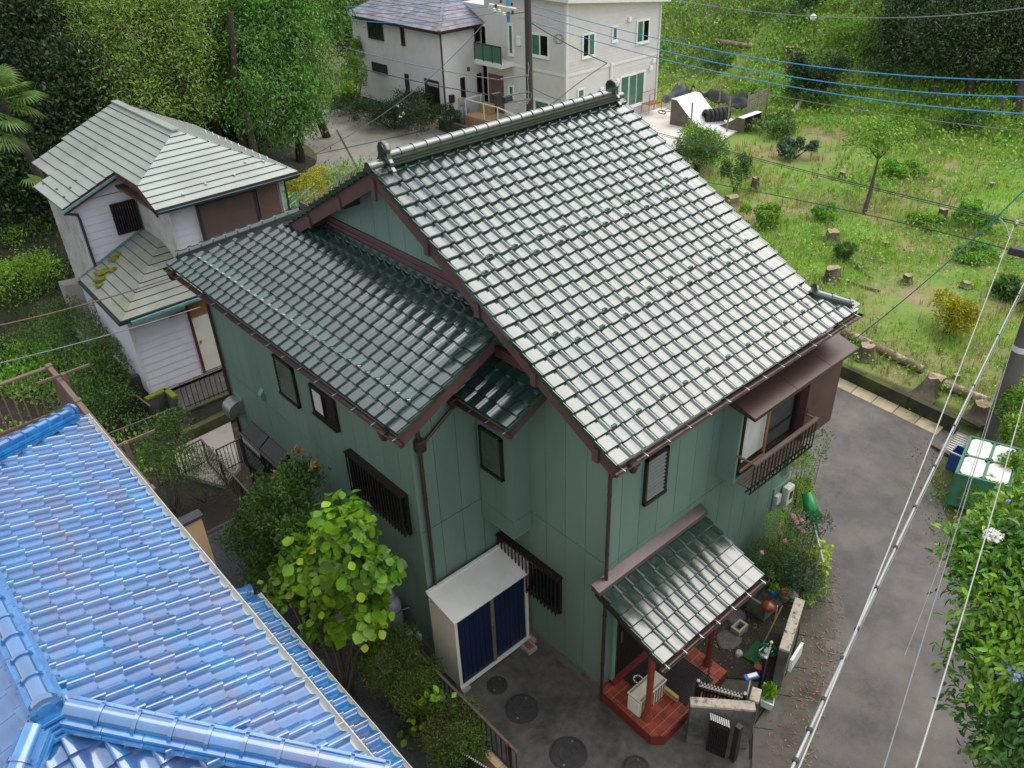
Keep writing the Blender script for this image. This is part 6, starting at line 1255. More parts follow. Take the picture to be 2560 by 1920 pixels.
# ---- shrubs in the narrow garden
b = [bl(770, 1350, 70, 70, X=-2.95), bl(700, 1270, 80, 90, X=-2.75), bl(640, 1340, 70, 80, X=-2.9), bl(750, 1210, 50, 60, X=-2.6), bl(680, 1420, 70, 60, X=-3.0)]
plant('osmanthus_shrub', 'dense dark green shrub against the green house wall behind the lime leaved one', 'shrub', under(b[1]), b, 17000, .085, .036, 'leaf_mid', clump=.09, nper=16, nst=6, r=.03)
foliage('young_leaves', bpy.data.objects['osmanthus_shrub'], [bl(745, 1130, 12, 14, X=-2.6), bl(690, 1190, 14, 10, X=-2.7), bl(790, 1170, 16, 12, X=-2.6)], 90, .12, .05, 'leaf_red')
b = [bl(860, 1330, 90, 110, X=-2.95), bl(800, 1440, 95, 90, X=-3.1), bl(910, 1440, 80, 90, X=-2.85), bl(850, 1550, 100, 70, X=-3.05), bl(760, 1400, 70, 80, X=-3.2), bl(930, 1540, 60, 60, X=-2.9), bl(725, 1470, 70, 70, X=-3.15), bl(955, 1430, 50, 60, X=-2.75)]
t = thing('lime_leaved_shrub', 'tall shrub with large lime green heart shaped leaves beside the gas cylinder', 'shrub', under(b[1])); stems(t, under(b[1]), b, 8, .028, 'bark_grey', spread=.12)
LM = [leafmesh('leaf', OVA, .21, .19, 'leaf_lime'), leafmesh('leaf', OVA, .17, .15, 'leaf_lime'), leafmesh('leaf', OVA, .16, .14, 'leaf_limeyellow'), leafmesh('leaf', OVA, .22, .2, 'leaf_mid')]
def leafparts(t, blobs, n, meshes, p=None, up=.1, droop=.25, shell=.75, rnd=.55):
    P, out = sample(blobs, n, shell); D, Sd = orient(P, out, up, droop, rnd)
    for i in range(n):
        d, s = Vector(D[i]), Vector(Sd[i]); nn = s.cross(d); k = random.uniform(.75, 1.2); o = bpy.data.objects.new('leaf', meshes[int(RN.choice(len(meshes), p=p))]); COL.objects.link(o); o.parent = t; o.matrix_parent_inverse = Matrix.Translation(-Vector(t.location))
        o.matrix_basis = Matrix(((s.x*k, d.x*k, nn.x*k, P[i][0]), (s.y*k, d.y*k, nn.y*k, P[i][1]), (s.z*k, d.z*k, nn.z*k, P[i][2]), (0, 0, 0, 1)))
leafparts(t, b, 300, LM, [.42, .28, .14, .16]); foliage('inner_leaves', t, [(q[0], q[1], q[2], q[3]*.85, q[4]*.85, q[5]*.85) for q in b], 1300, .17, .15, 'leaf_lime', T=OVA, droop=.3)['kind'] = 'stuff'
for i, (px, py, rx, ry, x, lab) in enumerate(((975, 1650, 85, 75, -2.55, 'rounded dark azalea bush at the foot of the lime leaved shrub'), (1040, 1720, 70, 65, -2.5, 'small reddish green azalea bush beside the yard rail'), (1135, 1840, 85, 80, -2.5, 'clipped azalea bush at the lower end of the yard rail'))):
    q = bl(px, py, rx, ry, X=x); q2 = bl(px+rx*.5, py+ry*.4, rx*.55, ry*.5, X=x+.1); plant('azalea_bush', lab, 'bush', under(q), [q, q2], 15000, .038, .02, 'leaf_azalea', nst=7, r=.012, clump=.05, nper=14, up=.5, shell=.7)
q = [bl(1080, 1780, 62, 60, X=-2.55), bl(1050, 1830, 50, 50, X=-2.6), bl(1110, 1760, 40, 40, X=-2.5)]; t = thing('hydrangea', 'hydrangea with broad light green leaves between the azalea bushes', 'hydrangea', under(q[0])); stems(t, under(q[0]), q, 7, .012, 'bark_grey', spread=.1)
leafparts(t, q, 120, [leafmesh('leaf', OVA, .15, .11, 'leaf_lime'), leafmesh('leaf', OVA, .13, .09, 'leaf_mid')], [.7, .3], up=.5, droop=0); foliage('flower_head', t, [bl(1032, 1857, 10, 10, X=-2.62)], 60, .025, .025, 'petal_purple')
q = [bl(410, 1100, 70, 60, Z=.6), bl(450, 1160, 65, 55, Z=.3), bl(380, 1170, 50, 60, Z=.2), bl(440, 1060, 45, 40, Z=.9)]; plant('small_tree', 'small many stemmed tree with glossy leaves beside the terrace rail', 'tree', tuple(onz(430, 1270, -.9)), q, 5200, .06, .03, 'leaf_mid', nst=9, r=.016, bark='bark_grey', clump=.07, nper=14)
q = [bl(520, 1180, 70, 50, Z=-.4), bl(470, 1230, 60, 40, Z=-.5), bl(570, 1230, 50, 40, Z=-.5)]; plant('dark_fine_shrub', 'low dark fine leaved shrub under the small tree near the dark railing', 'shrub', tuple(onz(520, 1240, -.9)), q, 5000, .05, .014, 'leaf_dark', nst=6, r=.012)
q = [bl(200, 850, 100, 60, Z=.6), bl(250, 930, 90, 70, Z=.2), bl(150, 800, 60, 50, Z=.9), bl(300, 860, 60, 50, Z=.5), bl(210, 1010, 90, 60, Z=-.2), bl(90, 850, 70, 40, Z=.5), bl(290, 1010, 60, 60, Z=-.3)]; t = plant('crape_myrtle', 'wide shrub with reddish shoot tips below the white sided house', 'shrub', tuple(onz(230, 1040, -.95)), q, 15000, .085, .034, 'leaf_mid', nst=10, r=.02, clump=.12, nper=16)
foliage('reddish_shoots', t, [bl(x, y, 14, 34, Z=z) for x, y, z in ((195, 770, 1.2), (150, 800, 1.), (240, 780, 1.1), (90, 800, .9), (60, 850, .6), (300, 790, .8), (270, 880, .5), (320, 820, .6))], 1100, .07, .025, 'leaf_red', up=1.)
q = [bl(60, 620, 80, 60, Z=.2), bl(40, 720, 90, 70, Z=-.2), bl(110, 690, 50, 60, Z=-.1), bl(20, 560, 60, 40, Z=.5), bl(120, 580, 50, 30, Z=.4)]; plant('bright_hedge', 'bright green rounded hedge at the left edge below the palm', 'hedge', tuple(onz(60, 780, -1)), q, 15000, .10, .05, 'leaf_bright', nst=6, r=.04, clump=.15, nper=18, shell=.7)
# ground weeds around the left gardens
def weeds(name, label, pts, n, L, Wd, m, zf=None, T=DIA, up=.8, hgt=.12, kind='stuff'):
    P = np.array([tuple(p) for p in pts]); i = RN.integers(0, len(P), n); 
    C_ = P[i]+RN.normal(size=(n, 3))*np.array([.3, .3, 0]); C_[:, 2] = H(C_[:, 0], C_[:, 1])+RN.uniform(0, hgt, n)
    D, Sd = orient(C_, np.tile([0, 0, 1.], (n, 1)), up, 0, .8); V, F = scatter(T, C_, D, Sd, L*RN.uniform(.5, 1.4, n), Wd*RN.uniform(.5, 1.4, n))
    return tag(link(name, npmesh(name, V, F, m)), label, 'weeds', kind=kind)
weeds('ivy_patch', 'ivy and low weeds creeping over the old garden ground on the left', [onz(RN.uniform(0, 420), RN.uniform(900, 1180), -1.) for _ in range(60)]+[onz(RN.uniform(440, 600), RN.uniform(980, 1015), -.9) for _ in range(16)]+[onz(RN.uniform(0, 140), RN.uniform(880, 990), -1.) for _ in range(60)], 5000, .12, .09, 'weed', hgt=.25)
# ---- entrance garden: roses, conifer, silvery shrub
q = [bl(1960, 1330, 55, 60, Y=-.55), bl(1985, 1370, 50, 50, Y=-.7)]; plant('box_shrub', 'rounded yellow green shrub among the roses by the front wall', 'shrub', under(q[0]), q, 5200, .03, .018, 'leaf_bright', nst=5, r=.012, shell=.7)
q = [bl(2010, 1450, 70, 60, Y=-1.15), bl(1960, 1430, 50, 50, Y=-.8)]; plant('silver_rose_bush', 'blue green rose bush overhanging the pavement', 'shrub', under(q[0]), q, 4200, .05, .028, 'leaf_blue', nst=6, r=.012)
q = [bl(1915, 1400, 60, 50, Y=-.5), bl(1900, 1440, 40, 40, Y=-.6), bl(1960, 1470, 40, 30, Y=-.9)]; plant('dark_rose_bush', 'dark green rose bush beside the canopy edge', 'shrub', under(q[0]), q, 4000, .045, .024, 'leaf_mid', nst=6, r=.012)
q = [bl(2045, 1400, 32, 60, Y=-1.2), bl(2040, 1460, 30, 40, Y=-1.3), bl(2020, 1500, 20, 20, Y=-1.35)]; plant('lime_perennial', 'lime green leafy perennial hanging over the pavement edge', 'plant', under(q[0]), q, 800, .09, .05, 'leaf_limeyellow', nst=5, r=.008, droop=.2)
t = thing('pink_rose', 'pink flowering climbing rose over the green tube', 'rose', tuple(onz(2010, 1370, .03))); q = [bl(2010, 1310, 50, 35, Y=-1.0), bl(2055, 1310, 35, 30, Y=-1.25), bl(2000, 1340, 50, 40, Y=-.9)]; stems(t, onz(2010, 1375, .03), q, 7, .01, 'bark_grey'); foliage('crown', t, q, 1500, .045, .025, 'leaf_blue')
for px, py in ((1985, 1295), (1992, 1305), (2003, 1300), (2018, 1305), (2025, 1308), (2033, 1312), (1998, 1320), (2008, 1328), (2070, 1292), (2075, 1297), (2080, 1309), (2059, 1322), (2057, 1333), (2040, 1352), (1962, 1351), (1905, 1382), (1983, 1289), (2030, 1300)): p = ony(px, py, -1.05); foliage('rose_flower', t, [(p[0], p[1], p[2], .035, .035, .03)], 26, .04, .04, 'petal_pink', T=DIA)
q = [bl(1990, 1180, 45, 70, X=5.95), bl(2000, 1240, 40, 50, X=5.9), bl(1975, 1270, 40, 50, X=5.85)]; plant('clipped_conifer', 'rounded green conifer at the corner of the house by the road', 'shrub', under(q[1]), q, 7000, .05, .014, 'leaf_bright', nst=4, r=.02, shell=.75)
q = [bl(2020, 1110, 30, 40, X=6.1), bl(2060, 1100, 26, 30, X=6.2), bl(2010, 1060, 30, 16, X=6.0), bl(2050, 1140, 20, 24, X=6.2)]; plant('straggly_shrub', 'straggly loose shrub hanging over the road by the shutter case', 'shrub', under(q[0]), q, 420, .05, .03, 'leaf_mid', nst=9, r=.008)
for c_, m, lab in ((PT1, 'leaf_bright', 'small bright plant in the blue pot'), (PT2, 'leaf_red', 'small reddish plant in the grey pot')): t = plant('pot_plant', lab, 'plant', tuple(c_), [(c_[0], c_[1], c_[2]+.05, .11, .11, .08)], 260, .05, .02, m, nst=2, r=.004)
t, cc = PLANTER; foliage('leaves', t, [(cc[0], cc[1], cc[2]+.06, .17, .13, .12)], 330, .10, .04, 'leaf_lime', up=.9)
weeds('bed_weeds', 'small weeds in the entrance garden bed', [onz(px, py, .03) for px, py in ((1855, 1620), (1800, 1600), (1880, 1560), (1890, 1500), (1825, 1660), (1775, 1600), (1850, 1600), (1865, 1530), (1990, 1610))], 420, .05, .022, 'weed', hgt=.08)
# green plastic tube laid over the edge fence by the road
a, b = ony(2015, 1230, -.75), ony(2035, 1300, -1.05); mat('green_plastic', S(24, 130, 62), S(18, 110, 52), rough=.3, scale=3)
t = thing('fence_cover', 'bright green plastic half tube laid over the fence by the road', 'cover', tuple(b)); mb = MB(); sg = 8; A, B = Vector(a), Vector(b); d = (B-A).normalized(); sx = d.cross(Vector((0, 0, 1))).normalized(); sz = sx.cross(d)
for p, rr in ((A, .09), (B, .15)):
    for j in range(sg+1): s_ = math.pi*(-.1+1.2*j/sg); mb.v.append(tuple(p+sx*(rr*math.cos(s_))+sz*(rr*math.sin(s_))))
for j in range(sg): mb.f.append((j, j+1, sg+2+j, sg+1+j))
o = mb.build('cover', 'green_plastic', t, smooth=True); o.modifiers.new('th', 'SOLIDIFY').thickness = .008
bar('fence_rail', tuple(a-(0, 0, .05)), tuple(np.array(b)+(b-a)*1.3-(0, 0, .15)), .03, .05, 'soffit', t)
for f in (.1, .6, 1.2, 1.9): p = a+(b-a)*f; bar('fence_post', (p[0], p[1], 0), (p[0], p[1], p[2]-.05), .03, .03, 'weathered_wood', t)
# ---- trees behind the white sided house
def tree(name, label, blobs, n, L, Wd, m, trunk_r=.18, group='trees of the wood behind the white sided house', foot=None, lean=0, nl=6, bark='bark', **kw):
    c = blobs[0]; foot = foot or (c[0], c[1], gz_(c[0], c[1])); t = thing(name, label, 'tree', foot, group); f = Vector(foot); zt = max(b[2] for b in blobs)
    tops = sorted(blobs, key=lambda b: -b[2]); top = Vector((tops[0][0], tops[0][1], tops[0][2])); tr = MB(); tr.tube([f-Vector((0, 0, .2)), f.lerp(top, .35), f.lerp(top, .7), top], [trunk_r*1.25, trunk_r, trunk_r*.7, trunk_r*.2], 10); trk = tr.build('trunk', bark, t, smooth=True)
    for i, b in enumerate(blobs[:nl]):
        e = Vector(b[:3]); s = f.lerp(top, min(.9, max(.15, (e.z-f.z)/max(.1, top.z-f.z)*.75))); MB().tube([s, s.lerp(e, .55)+Vector((0, 0, .1)), e], [trunk_r*.45, trunk_r*.28, trunk_r*.08], 6).build('limb', bark, t, smooth=True)
    foliage('crown', t, blobs, n, L, Wd, m, **kw); return t
BY = lambda px, py, rx, ry, Y: bl(px, py, rx, ry, Y=Y)
tree('feathery_cypress', 'tall light green feathery tree behind the grey metal roof', [BY(430, 190, 90, 90, 30), BY(320, 100, 110, 90, 31), BY(400, 30, 110, 80, 31), BY(270, 190, 80, 70, 30), BY(340, 250, 100, 50, 29.5), BY(470, 120, 60, 80, 30), BY(480, 270, 70, 50, 29.5), BY(230, 60, 60, 70, 31)], 34000, .17, .055, 'leaf_feather', clump=.42, nper=70, droop=.12, shell=.75)
tree('feathery_cypress', 'light green feathery tree with its top cut by the picture edge', [BY(300, -60, 130, 80, 34), BY(420, -90, 120, 90, 34), BY(200, -20, 80, 70, 34)], 9000, .24, .08, 'leaf_feather', clump=.36, nper=26, shell=.6)
tree('drooping_cypress', 'tall tree with hanging mid green sprays to the right of the grey roof', [BY(700, 110, 95, 110, 30), BY(760, 160, 70, 110, 29), BY(640, 170, 70, 100, 29.5), BY(690, 250, 90, 90, 28.5), BY(780, 260, 50, 90, 28), BY(720, 20, 90, 80, 31), BY(600, 90, 50, 90, 30.5), BY(620, 270, 60, 70, 28.5), BY(740, 330, 60, 50, 28)], 38000, .18, .06, 'leaf_droop', clump=.38, nper=70, droop=.55, shell=.75)
tree('drooping_cypress', 'dense drooping tree rising out of the top of the picture above the road', [BY(760, -50, 110, 90, 33), BY(650, -40, 100, 90, 33), BY(830, 40, 40, 60, 31.5)], 11000, .24, .08, 'leaf_droop', clump=.34, nper=26, droop=.5, shell=.62)
for i, (px, py, Y, lab, bs) in enumerate(((70, 200, 33, 'dark broadleaf tree behind the palm', [(70, 200, 110, 110), (150, 120, 90, 100), (20, 90, 90, 110), (100, 320, 120, 90)]), (160, 330, 30, 'dark low tree left of the feathery one', [(180, 300, 90, 80), (100, 420, 110, 80), (200, 200, 70, 80), (40, 480, 80, 70)]), (520, 120, 36, 'dark tree in the gap between the two light trees', [(530, 80, 70, 100), (520, 200, 60, 90), (560, -20, 80, 80)]), (120, -20, 38, 'dark tall tree in the upper left corner', [(110, -10, 120, 110), (0, 0, 110, 110), (230, -60, 90, 90)]), (560, 330, 33, 'dark understorey tree between the trunks', [(560, 300, 60, 60), (600, 360, 70, 40)]), (880, 30, 44, 'pale green tree beside the far road', [(880, 40, 40, 60), (860, 110, 36, 50), (905, 120, 30, 50)]))):
    tree('broadleaf_tree', lab, [BY(a, b_, c, d, Y) for a, b_, c, d in bs], 17000 if i < 4 else 6000, .19, .09, 'leaf_dark' if i < 5 else 'leaf_mid', clump=.45, nper=50, shell=.6)
for i, (px0, py0, px1, py1, Y) in enumerate(((575, 30, 600, 330, 29), (520, 200, 545, 350, 31), (615, 280, 635, 380, 27.5), (455, 200, 470, 330, 29.5))):
    a, b = ony(px1, py1, Y), ony(px0, py0, Y); t = thing('bare_trunk', ('tall bare trunk between the two light trees', 'slim dark trunk in the gap of the wood', 'dark trunk under the drooping tree', 'trunk half hidden under the feathery tree')[i], 'tree', (a[0], a[1], gz_(a[0], a[1])), 'trunks in the wood')
    tube('trunk', [(a[0], a[1], gz_(a[0], a[1])-.2), tuple(a), tuple(b)], [.2, .17, .12], 'bark', t, 8)
# cedars added, mostly out of view, to darken the wing roof's reflection
for i, (x, y, h) in enumerate(((-12, 34, 24), (-7, 37, 26), (-2, 35, 25), (3, 37, 26), (8, 37, 24), (-16, 29, 21), (12.0, 44, 24), (0, 41, 27))):
    g_ = gz_(x, y); tree('added_cedar', ('added tall dark cedar at the back left of the wood', 'added tall cedar behind the palm', 'added tall cedar behind the grey metal roof', 'added tall cedar between the light trees', 'added tall cedar behind the drooping tree', 'added tall cedar at the far left of the wood', 'added tall cedar beside the far lane', 'rearmost added tall cedar of the wood')[i], [(x, y, g_+h*.55, 3.0, 3.0, h*.2), (x+.5, y, g_+h*.75, 2.7, 2.7, h*.17), (x, y+.4, g_+h*.92, 1.7, 1.7, h*.12), (x-.6, y-.3, g_+h*.4, 2.8, 2.8, h*.14)], 7000, .55, .28, 'leaf_dark', clump=.55, nper=20, shell=.5, trunk_r=.28)
# palm
pf, pt = onz(75, 560, -.5), ony(5, 210, 27); pt = ony(0, 250, 26); foot = (pt[0]+.9, pt[1]-.3, gz_(pt[0], pt[1])); t = thing('palm', 'windmill palm with fan leaves and a shaggy trunk at the left edge', 'palm', foot)
tube('trunk', [foot, (foot[0]-.35, foot[1]+.1, 2.2), tuple(pt)], [.17, .14, .12], 'bark', t, 10)
def fan(c, d, R, m, n=22):
    d = unit(np.array(d, float)); s = unit(np.cross(d, [0, 0, 1.])); nn = np.cross(s, d); mb = MB(); c = np.array(c)
    for i in range(n):
        a = math.radians(-115+230*i/(n-1)); u = d*math.cos(a)+s*math.sin(a); w = np.cross(nn, u)*R*.045; dr = np.array([0, 0, -R*.28]); k = len(mb.v)
        mb.v += [tuple(c), tuple(c+u*R*.55+w), tuple(c+u*R+dr), tuple(c+u*R*.55-w)]; mb.f.append((k, k+1, k+2, k+3))
    mb.build('frond', m, t)
for i in range(20):
    a = i*2.4; el = (-.5, .1, .5, .9)[i % 4]; d = (math.cos(a)*math.cos(el), math.sin(a)*math.cos(el), math.sin(el)); c = np.array(pt)+np.array(d)*.75; tube('leaf_stalk', [tuple(pt), tuple(c)], .02, 'palm', t, 5); fan(c, d, .75, 'palm' if i != 8 else 'grass_dry')
for px, py, r in ((15, 350, .7), (20, 300, .7), (75, 445, .6), (10, 340, .6)): p = ony(px, py, 25.2); fan(p, (.5, -.3, -.2), r, 'palm')
foliage('dead_frond', t, [bl(8, 235, 16, 22, Y=25.5)], 60, .3, .04, 'grass_dry', droop=.6)
# undergrowth beside the lane and behind the ridge of the wing
q = [BY(770, 470, 50, 34, 20.5), BY(800, 440, 30, 26, 21), BY(740, 460, 30, 26, 20.5)]; plant('golden_shrub', 'golden yellow shrub just behind the left end of the green roof', 'shrub', under(q[0]), q, 5500, .06, .035, 'leaf_yellow', nst=6, r=.02, shell=.7)
plant('lane_bush', 'yellow green bush in front of the pale house corner by the lane', 'bush', under(BY(885, 200, 30, 40, 38)), [BY(885, 190, 34, 50, 37), BY(870, 235, 30, 30, 36), BY(895, 130, 20, 30, 38)], 4200, .12, .07, 'leaf_bright', nst=4, r=.04)
q = [bl(x, y, r, r2, Z=1.1) for x, y, r, r2 in ((870, 262, 50, 24), (920, 280, 44, 30), (960, 290, 40, 34), (985, 285, 36, 30), (1020, 280, 50, 46), (1040, 300, 46, 40), (1055, 270, 36, 40))]; t = plant('front_hedge', 'long dark green shrubbery with white flowers along the pale house', 'hedge', under(q[3]), q, 15000, .10, .05, 'leaf_dark', nst=10, r=.03, shell=.6, clump=.12, nper=14)
foliage('white_flowers', t, [bl(x, y, 4, 4, Z=1.6) for x, y in ((985, 262), (994, 266), (1005, 262), (1008, 284), (1000, 292), (1020, 258), (992, 260))], 70, .08, .08, 'petal_white')
foliage('light_leaves', t, [bl(850, 255, 40, 22, Z=1.0), bl(870, 240, 30, 14, Z=1.2)], 1500, .12, .06, 'leaf_bright'); q = [bl(1110, 290, 36, 26, Z=1.2), bl(1130, 295, 24, 20, Z=1.1)]; plant('cypress_bush', 'dark green spreading bush beside the stone steps', 'bush', under(q[0]), q, 4200, .09, .03, 'leaf_dark', nst=4, r=.03, shell=.7)
weeds('bank_weeds', 'tall green weeds on the bank beside the lane behind the green roof', [(RN.uniform(5, 13), RN.uniform(20, 28), 0) for _ in range(220)]+[(RN.uniform(8, 20), RN.uniform(38, 56), 0) for _ in range(200)], 17000, .16, .07, 'weed', hgt=.55)
weeds('wood_floor_plants', 'ferns and low plants on the floor of the wood', [(RN.uniform(-14, 6), RN.uniform(22, 34), 0) for _ in range(260)], 9000, .2, .1, 'leaf_dark', hgt=.5)
a, b = ony(655, 455, 23), ony(940, 395, 28.2)
a = np.array([6.2, 22.4]); b = np.array([11.5, 25.4]); railing('lane_rail', 'long thin rail with close uprights beside the lane behind the roof', a, b, 1.15, 1.0, 46)
a, b = a+(.9, 1.6), b+(-.9, 1.3); t = thing('green_net_fence', 'pale green net fence on the weedy bank', 'fence', (a[0], a[1], .1)); 
mat('net_green', S(120, 176, 150), S(104, 160, 134), rough=.5)
for f in (0, .25, .5, .75, 1): p = a+(b-a)*f; bar('post', (p[0], p[1], .1), (p[0], p[1], 1.25), .05, .05, 'net_green', t)
for z in (.5, .85, 1.2): bar('wire', (a[0], a[1], z), (b[0], b[1], z), .03, .03, 'net_green', t)
# far roadside things
p = ony(815, 200, 50); t = thing('sign_board', 'tilted rust and white striped board beside the far lane', 'board', (p[0], p[1], .4)); bar('panel', (p[0]-.7, p[1], 1.1), (p[0]+.7, p[1]+.4, 1.35), .05, .7, 'brick_red', t); bar('stripe', (p[0]-.7, p[1]-.05, 1.15), (p[0]+.7, p[1]+.35, 1.5), .05, .14, 'white_frame', t)
for dx in (-.6, .6): bar('leg', (p[0]+dx, p[1], .3), (p[0]+dx, p[1], 1.0), .06, .06, 'weathered_wood', t)
# ---- the field: grass, weeds, shrubs
def field_points(n, x0=1500, x1=2760, y0=-250, y1=1180):
    out = []; m = 0
    while m < n:
        k = 4000; px, py = RN.uniform(x0, x1, k), RN.uniform(y0, y1, k); r = _r2[None]*((px-1280)/FPX)[:, None]-_u2[None]*((py-960)/FPX)[:, None]+_f[None]
        t = np.full(k, 12.)
        for _ in range(60):
            P = CAM+r*t[:, None]; g_ = P[:, 2]-H(P[:, 0], P[:, 1]); t = t+np.clip(g_*.9/np.maximum(.25, -r[:, 2]+.4*0+.15), -4, 4)
        P = CAM+r*t[:, None]; ok = (np.abs(P[:, 2]-H(P[:, 0], P[:, 1])) < .05) & (P[:, 0] > 12.95) & ((P[:, 1] < 26) | (P[:, 0] > 31)) & (P[:, 1] < 60) & (P[:, 0] < 95) & ~((P[:, 0] > 22.8) & (P[:, 0] < 30.8) & (P[:, 1] > 16.2)) ; P = P[ok]; out.append(P); m += len(P)
    return np.concatenate(out)[:n]
def patch(P, s, seed, lo, hi): return RN.uniform(0, 1, len(P)) < np.clip((vnoise(P[:, 0], P[:, 1], s, seed)+.5-lo)/(hi-lo), 0, 1)
GB = (np.array([(-.5, 0, 0), (.5, 0, 0), (.32, .6, -.10), (0, 1, -.32), (-.32, .6, -.10)]), np.array([(0, 1, 2, 4), (4, 2, 3, 3)]))
def blades(name, label, P, per, L, Wd, m, spread):
    P = np.repeat(P, per, 0); n = len(P); a = RN.uniform(0, 6.28, n); off = np.abs(RN.normal(size=n))*spread; C_ = P+np.c_[np.cos(a)*off, np.sin(a)*off, np.zeros(n)]; C_[:, 2] = H(C_[:, 0], C_[:, 1])-.04
    lean = RN.uniform(.1, .8, n); D = unit(np.c_[np.cos(a)*lean, np.sin(a)*lean, np.ones(n)]); Sd = unit(np.cross(D, np.c_[np.cos(a), np.sin(a), np.zeros(n)])); d = np.linalg.norm(C_-CAM, axis=1); k = np.clip(d/26, .8, 2.2)
    V, F = scatter(GB, C_, D, Sd, L*RN.uniform(.5, 1.4, n)*np.sqrt(k), Wd*RN.uniform(.7, 1.3, n)*k); t1 = F[F[:, 2] != F[:, 3]]; t2 = F[F[:, 2] == F[:, 3]][:, :3]
    F3 = np.concatenate([t1[:, [0, 1, 2]], t1[:, [0, 2, 3]], t2]); return tag(link(name, npmesh(name, V, F3, m)), label, 'grass', kind='stuff')
FP = field_points(30000); hillm = FP[:, 0] > 33
g1 = FP[:13000]; g1 = g1[patch(g1, 2.6, 1, .25, .7) | (g1[:, 0] > 30)]; blades('field_grass', 'rough green grass covering the cleared field and slope', g1, 8, .17, .016, 'grass', .16)
g2 = FP[13000:17000]; g2 = g2[patch(g2, 3.5, 9, .3, .7)]; blades('dry_grass', 'pale dry grass tufts in the field', g2, 6, .26, .016, 'grass_dry', .10)
def lowleaf(name, label, P, per, L, Wd, m, hgt, spread, T=DIA):
    P = np.repeat(P, per, 0); n = len(P); C_ = P+RN.normal(size=(n, 3))*np.array([spread, spread, 0]); C_[:, 2] = H(C_[:, 0], C_[:, 1])+RN.uniform(0, hgt, n)*np.clip(np.linalg.norm(C_-CAM, axis=1)/30, .8, 2); d = np.linalg.norm(C_-CAM, axis=1); k = np.clip(d/26, .8, 2.1)
    D, Sd = orient(C_, np.tile([0, 0, 1.], (n, 1)), .4, 0, 1.1); V, F = scatter(T, C_, D, Sd, L*RN.uniform(.5, 1.3, n)*k, Wd*RN.uniform(.5, 1.3, n)*k); return tag(link(name, npmesh(name, V, F, m)), label, 'weeds', kind='stuff')
g3 = FP[17000:24000]; g3 = g3[patch(g3, 3.0, 4, .45, .8) | (g3[:, 0] > 31)]; lowleaf('field_weeds', 'broad leaved weeds spread over the field', g3, 8, .085, .05, 'weed', .14, .2)
g4 = FP[24000:]; g4 = g4[(g4[:, 0] > 30) | patch(g4, 4.5, 8, .5, .8)]; lowleaf('slope_vines', 'tangled bright green vines on the slope', g4, 9, .11, .06, 'leaf_bright', .35, .3)
g5 = FP[:2600]; g5 = g5[(g5[:, 0] > 36) & patch(g5, 6., 12, .4, .8)]; lowleaf('dark_undergrowth', 'dark leafy undergrowth patches on the slope', g5, 18, .13, .07, 'leaf_mid', .6, .4)
def fplant(name, label, px, py, rx, h, m, n, L, Wd, cat='shrub', nst=5, **kw):
    p = ground_at(px, py); k = mperpx(p); R = rx*k; hh = h*k; q = [(p[0]+random.uniform(-.9, .9)*R, p[1]+random.uniform(-.9, .9)*R, p[2]+hh*random.uniform(.2, .65), R*random.uniform(.3, .6), R*random.uniform(.3, .6), hh*random.uniform(.2, .4)) for _ in range(7)]
    return plant(name, label, cat, tuple(p), q, n, L, Wd, m, nst=nst, r=.02, **kw)
fplant('yellow_shrub', 'yellow green round shrub in the near field', 2365, 830, 55, 110, 'leaf_yellow', 4500, .10, .035, clump=.08, nper=12)
fplant('small_conifer', 'small dark green conifer between the stumps', 2115, 650, 24, 60, 'leaf_mid', 1800, .10, .03); fplant('round_bush', 'pale leaved round bush in the middle of the field', 1985, 395, 36, 50, 'leaf_blue', 1800, .16, .08)
fplant('dark_conifer', 'dark bushy conifer near the slope foot', 2030, 235, 55, 110, 'leaf_dark', 4500, .22, .06, clump=.2, nper=14); fplant('ivy_stump', 'ivy covered stump beyond the roof verge', 1836, 478, 34, 95, 'leaf_mid', 2600, .09, .05); fplant('patio_bush', 'bush at the corner of the patio with pale shoots', 1740, 425, 60, 110, 'leaf_mid', 5000, .13, .05, clump=.15, nper=14, nst=8); fplant('patio_bush', 'upper half of the leafy clump beside the tyres', 1755, 378, 40, 80, 'leaf_bright', 2600, .14, .05, clump=.15, nper=14)
for i, (px, py, rx, h, m) in enumerate(((1930, 330, 60, 60, 'leaf_mid'), (1860, 250, 40, 50, 'leaf_bright'), (2060, 250, 70, 60, 'leaf_mid'), (2250, 330, 60, 50, 'leaf_bright'), (2450, 560, 50, 50, 'weed'), (2430, 650, 45, 45, 'weed'), (2300, 560, 40, 34, 'leaf_bright'), (2070, 545, 30, 34, 'weed'), (1900, 560, 40, 60, 'leaf_bright'), (2530, 760, 50, 70, 'leaf_mid'), (2260, 440, 40, 40, 'weed'), (1960, 60, 60, 80, 'leaf_mid'), (2120, 90, 70, 60, 'leaf_bright'), (1800, 170, 60, 50, 'leaf_mid'), (2200, 170, 80, 60, 'leaf_dark'), (2420, 330, 70, 50, 'leaf_mid'), (2010, 30, 40, 70, 'leaf_dark'))):
    fplant('field_clump', ('leafy clump beside the plank fence', 'bright clump behind the windbreak net', 'green clump in front of the dark conifer', 'bright weedy clump at mid field', 'low clump at the right of the mid field', 'low clump near the cable crossing', 'small bright clump beside the young tree', 'small clump left of the young tree', 'tall grassy clump close to the roof verge', 'clump at the right edge above the pole', 'round clump behind the young tree', 'clump high on the slope above the conifer', 'bright clump on the slope under the cable', 'clump on the slope behind the grey house', 'dark clump at the wood edge', 'wide clump below the dark wood', 'dark clump at the very top of the slope')[i], px, py, rx, h, m, 2400, .15, .06, cat='weeds', nst=3)
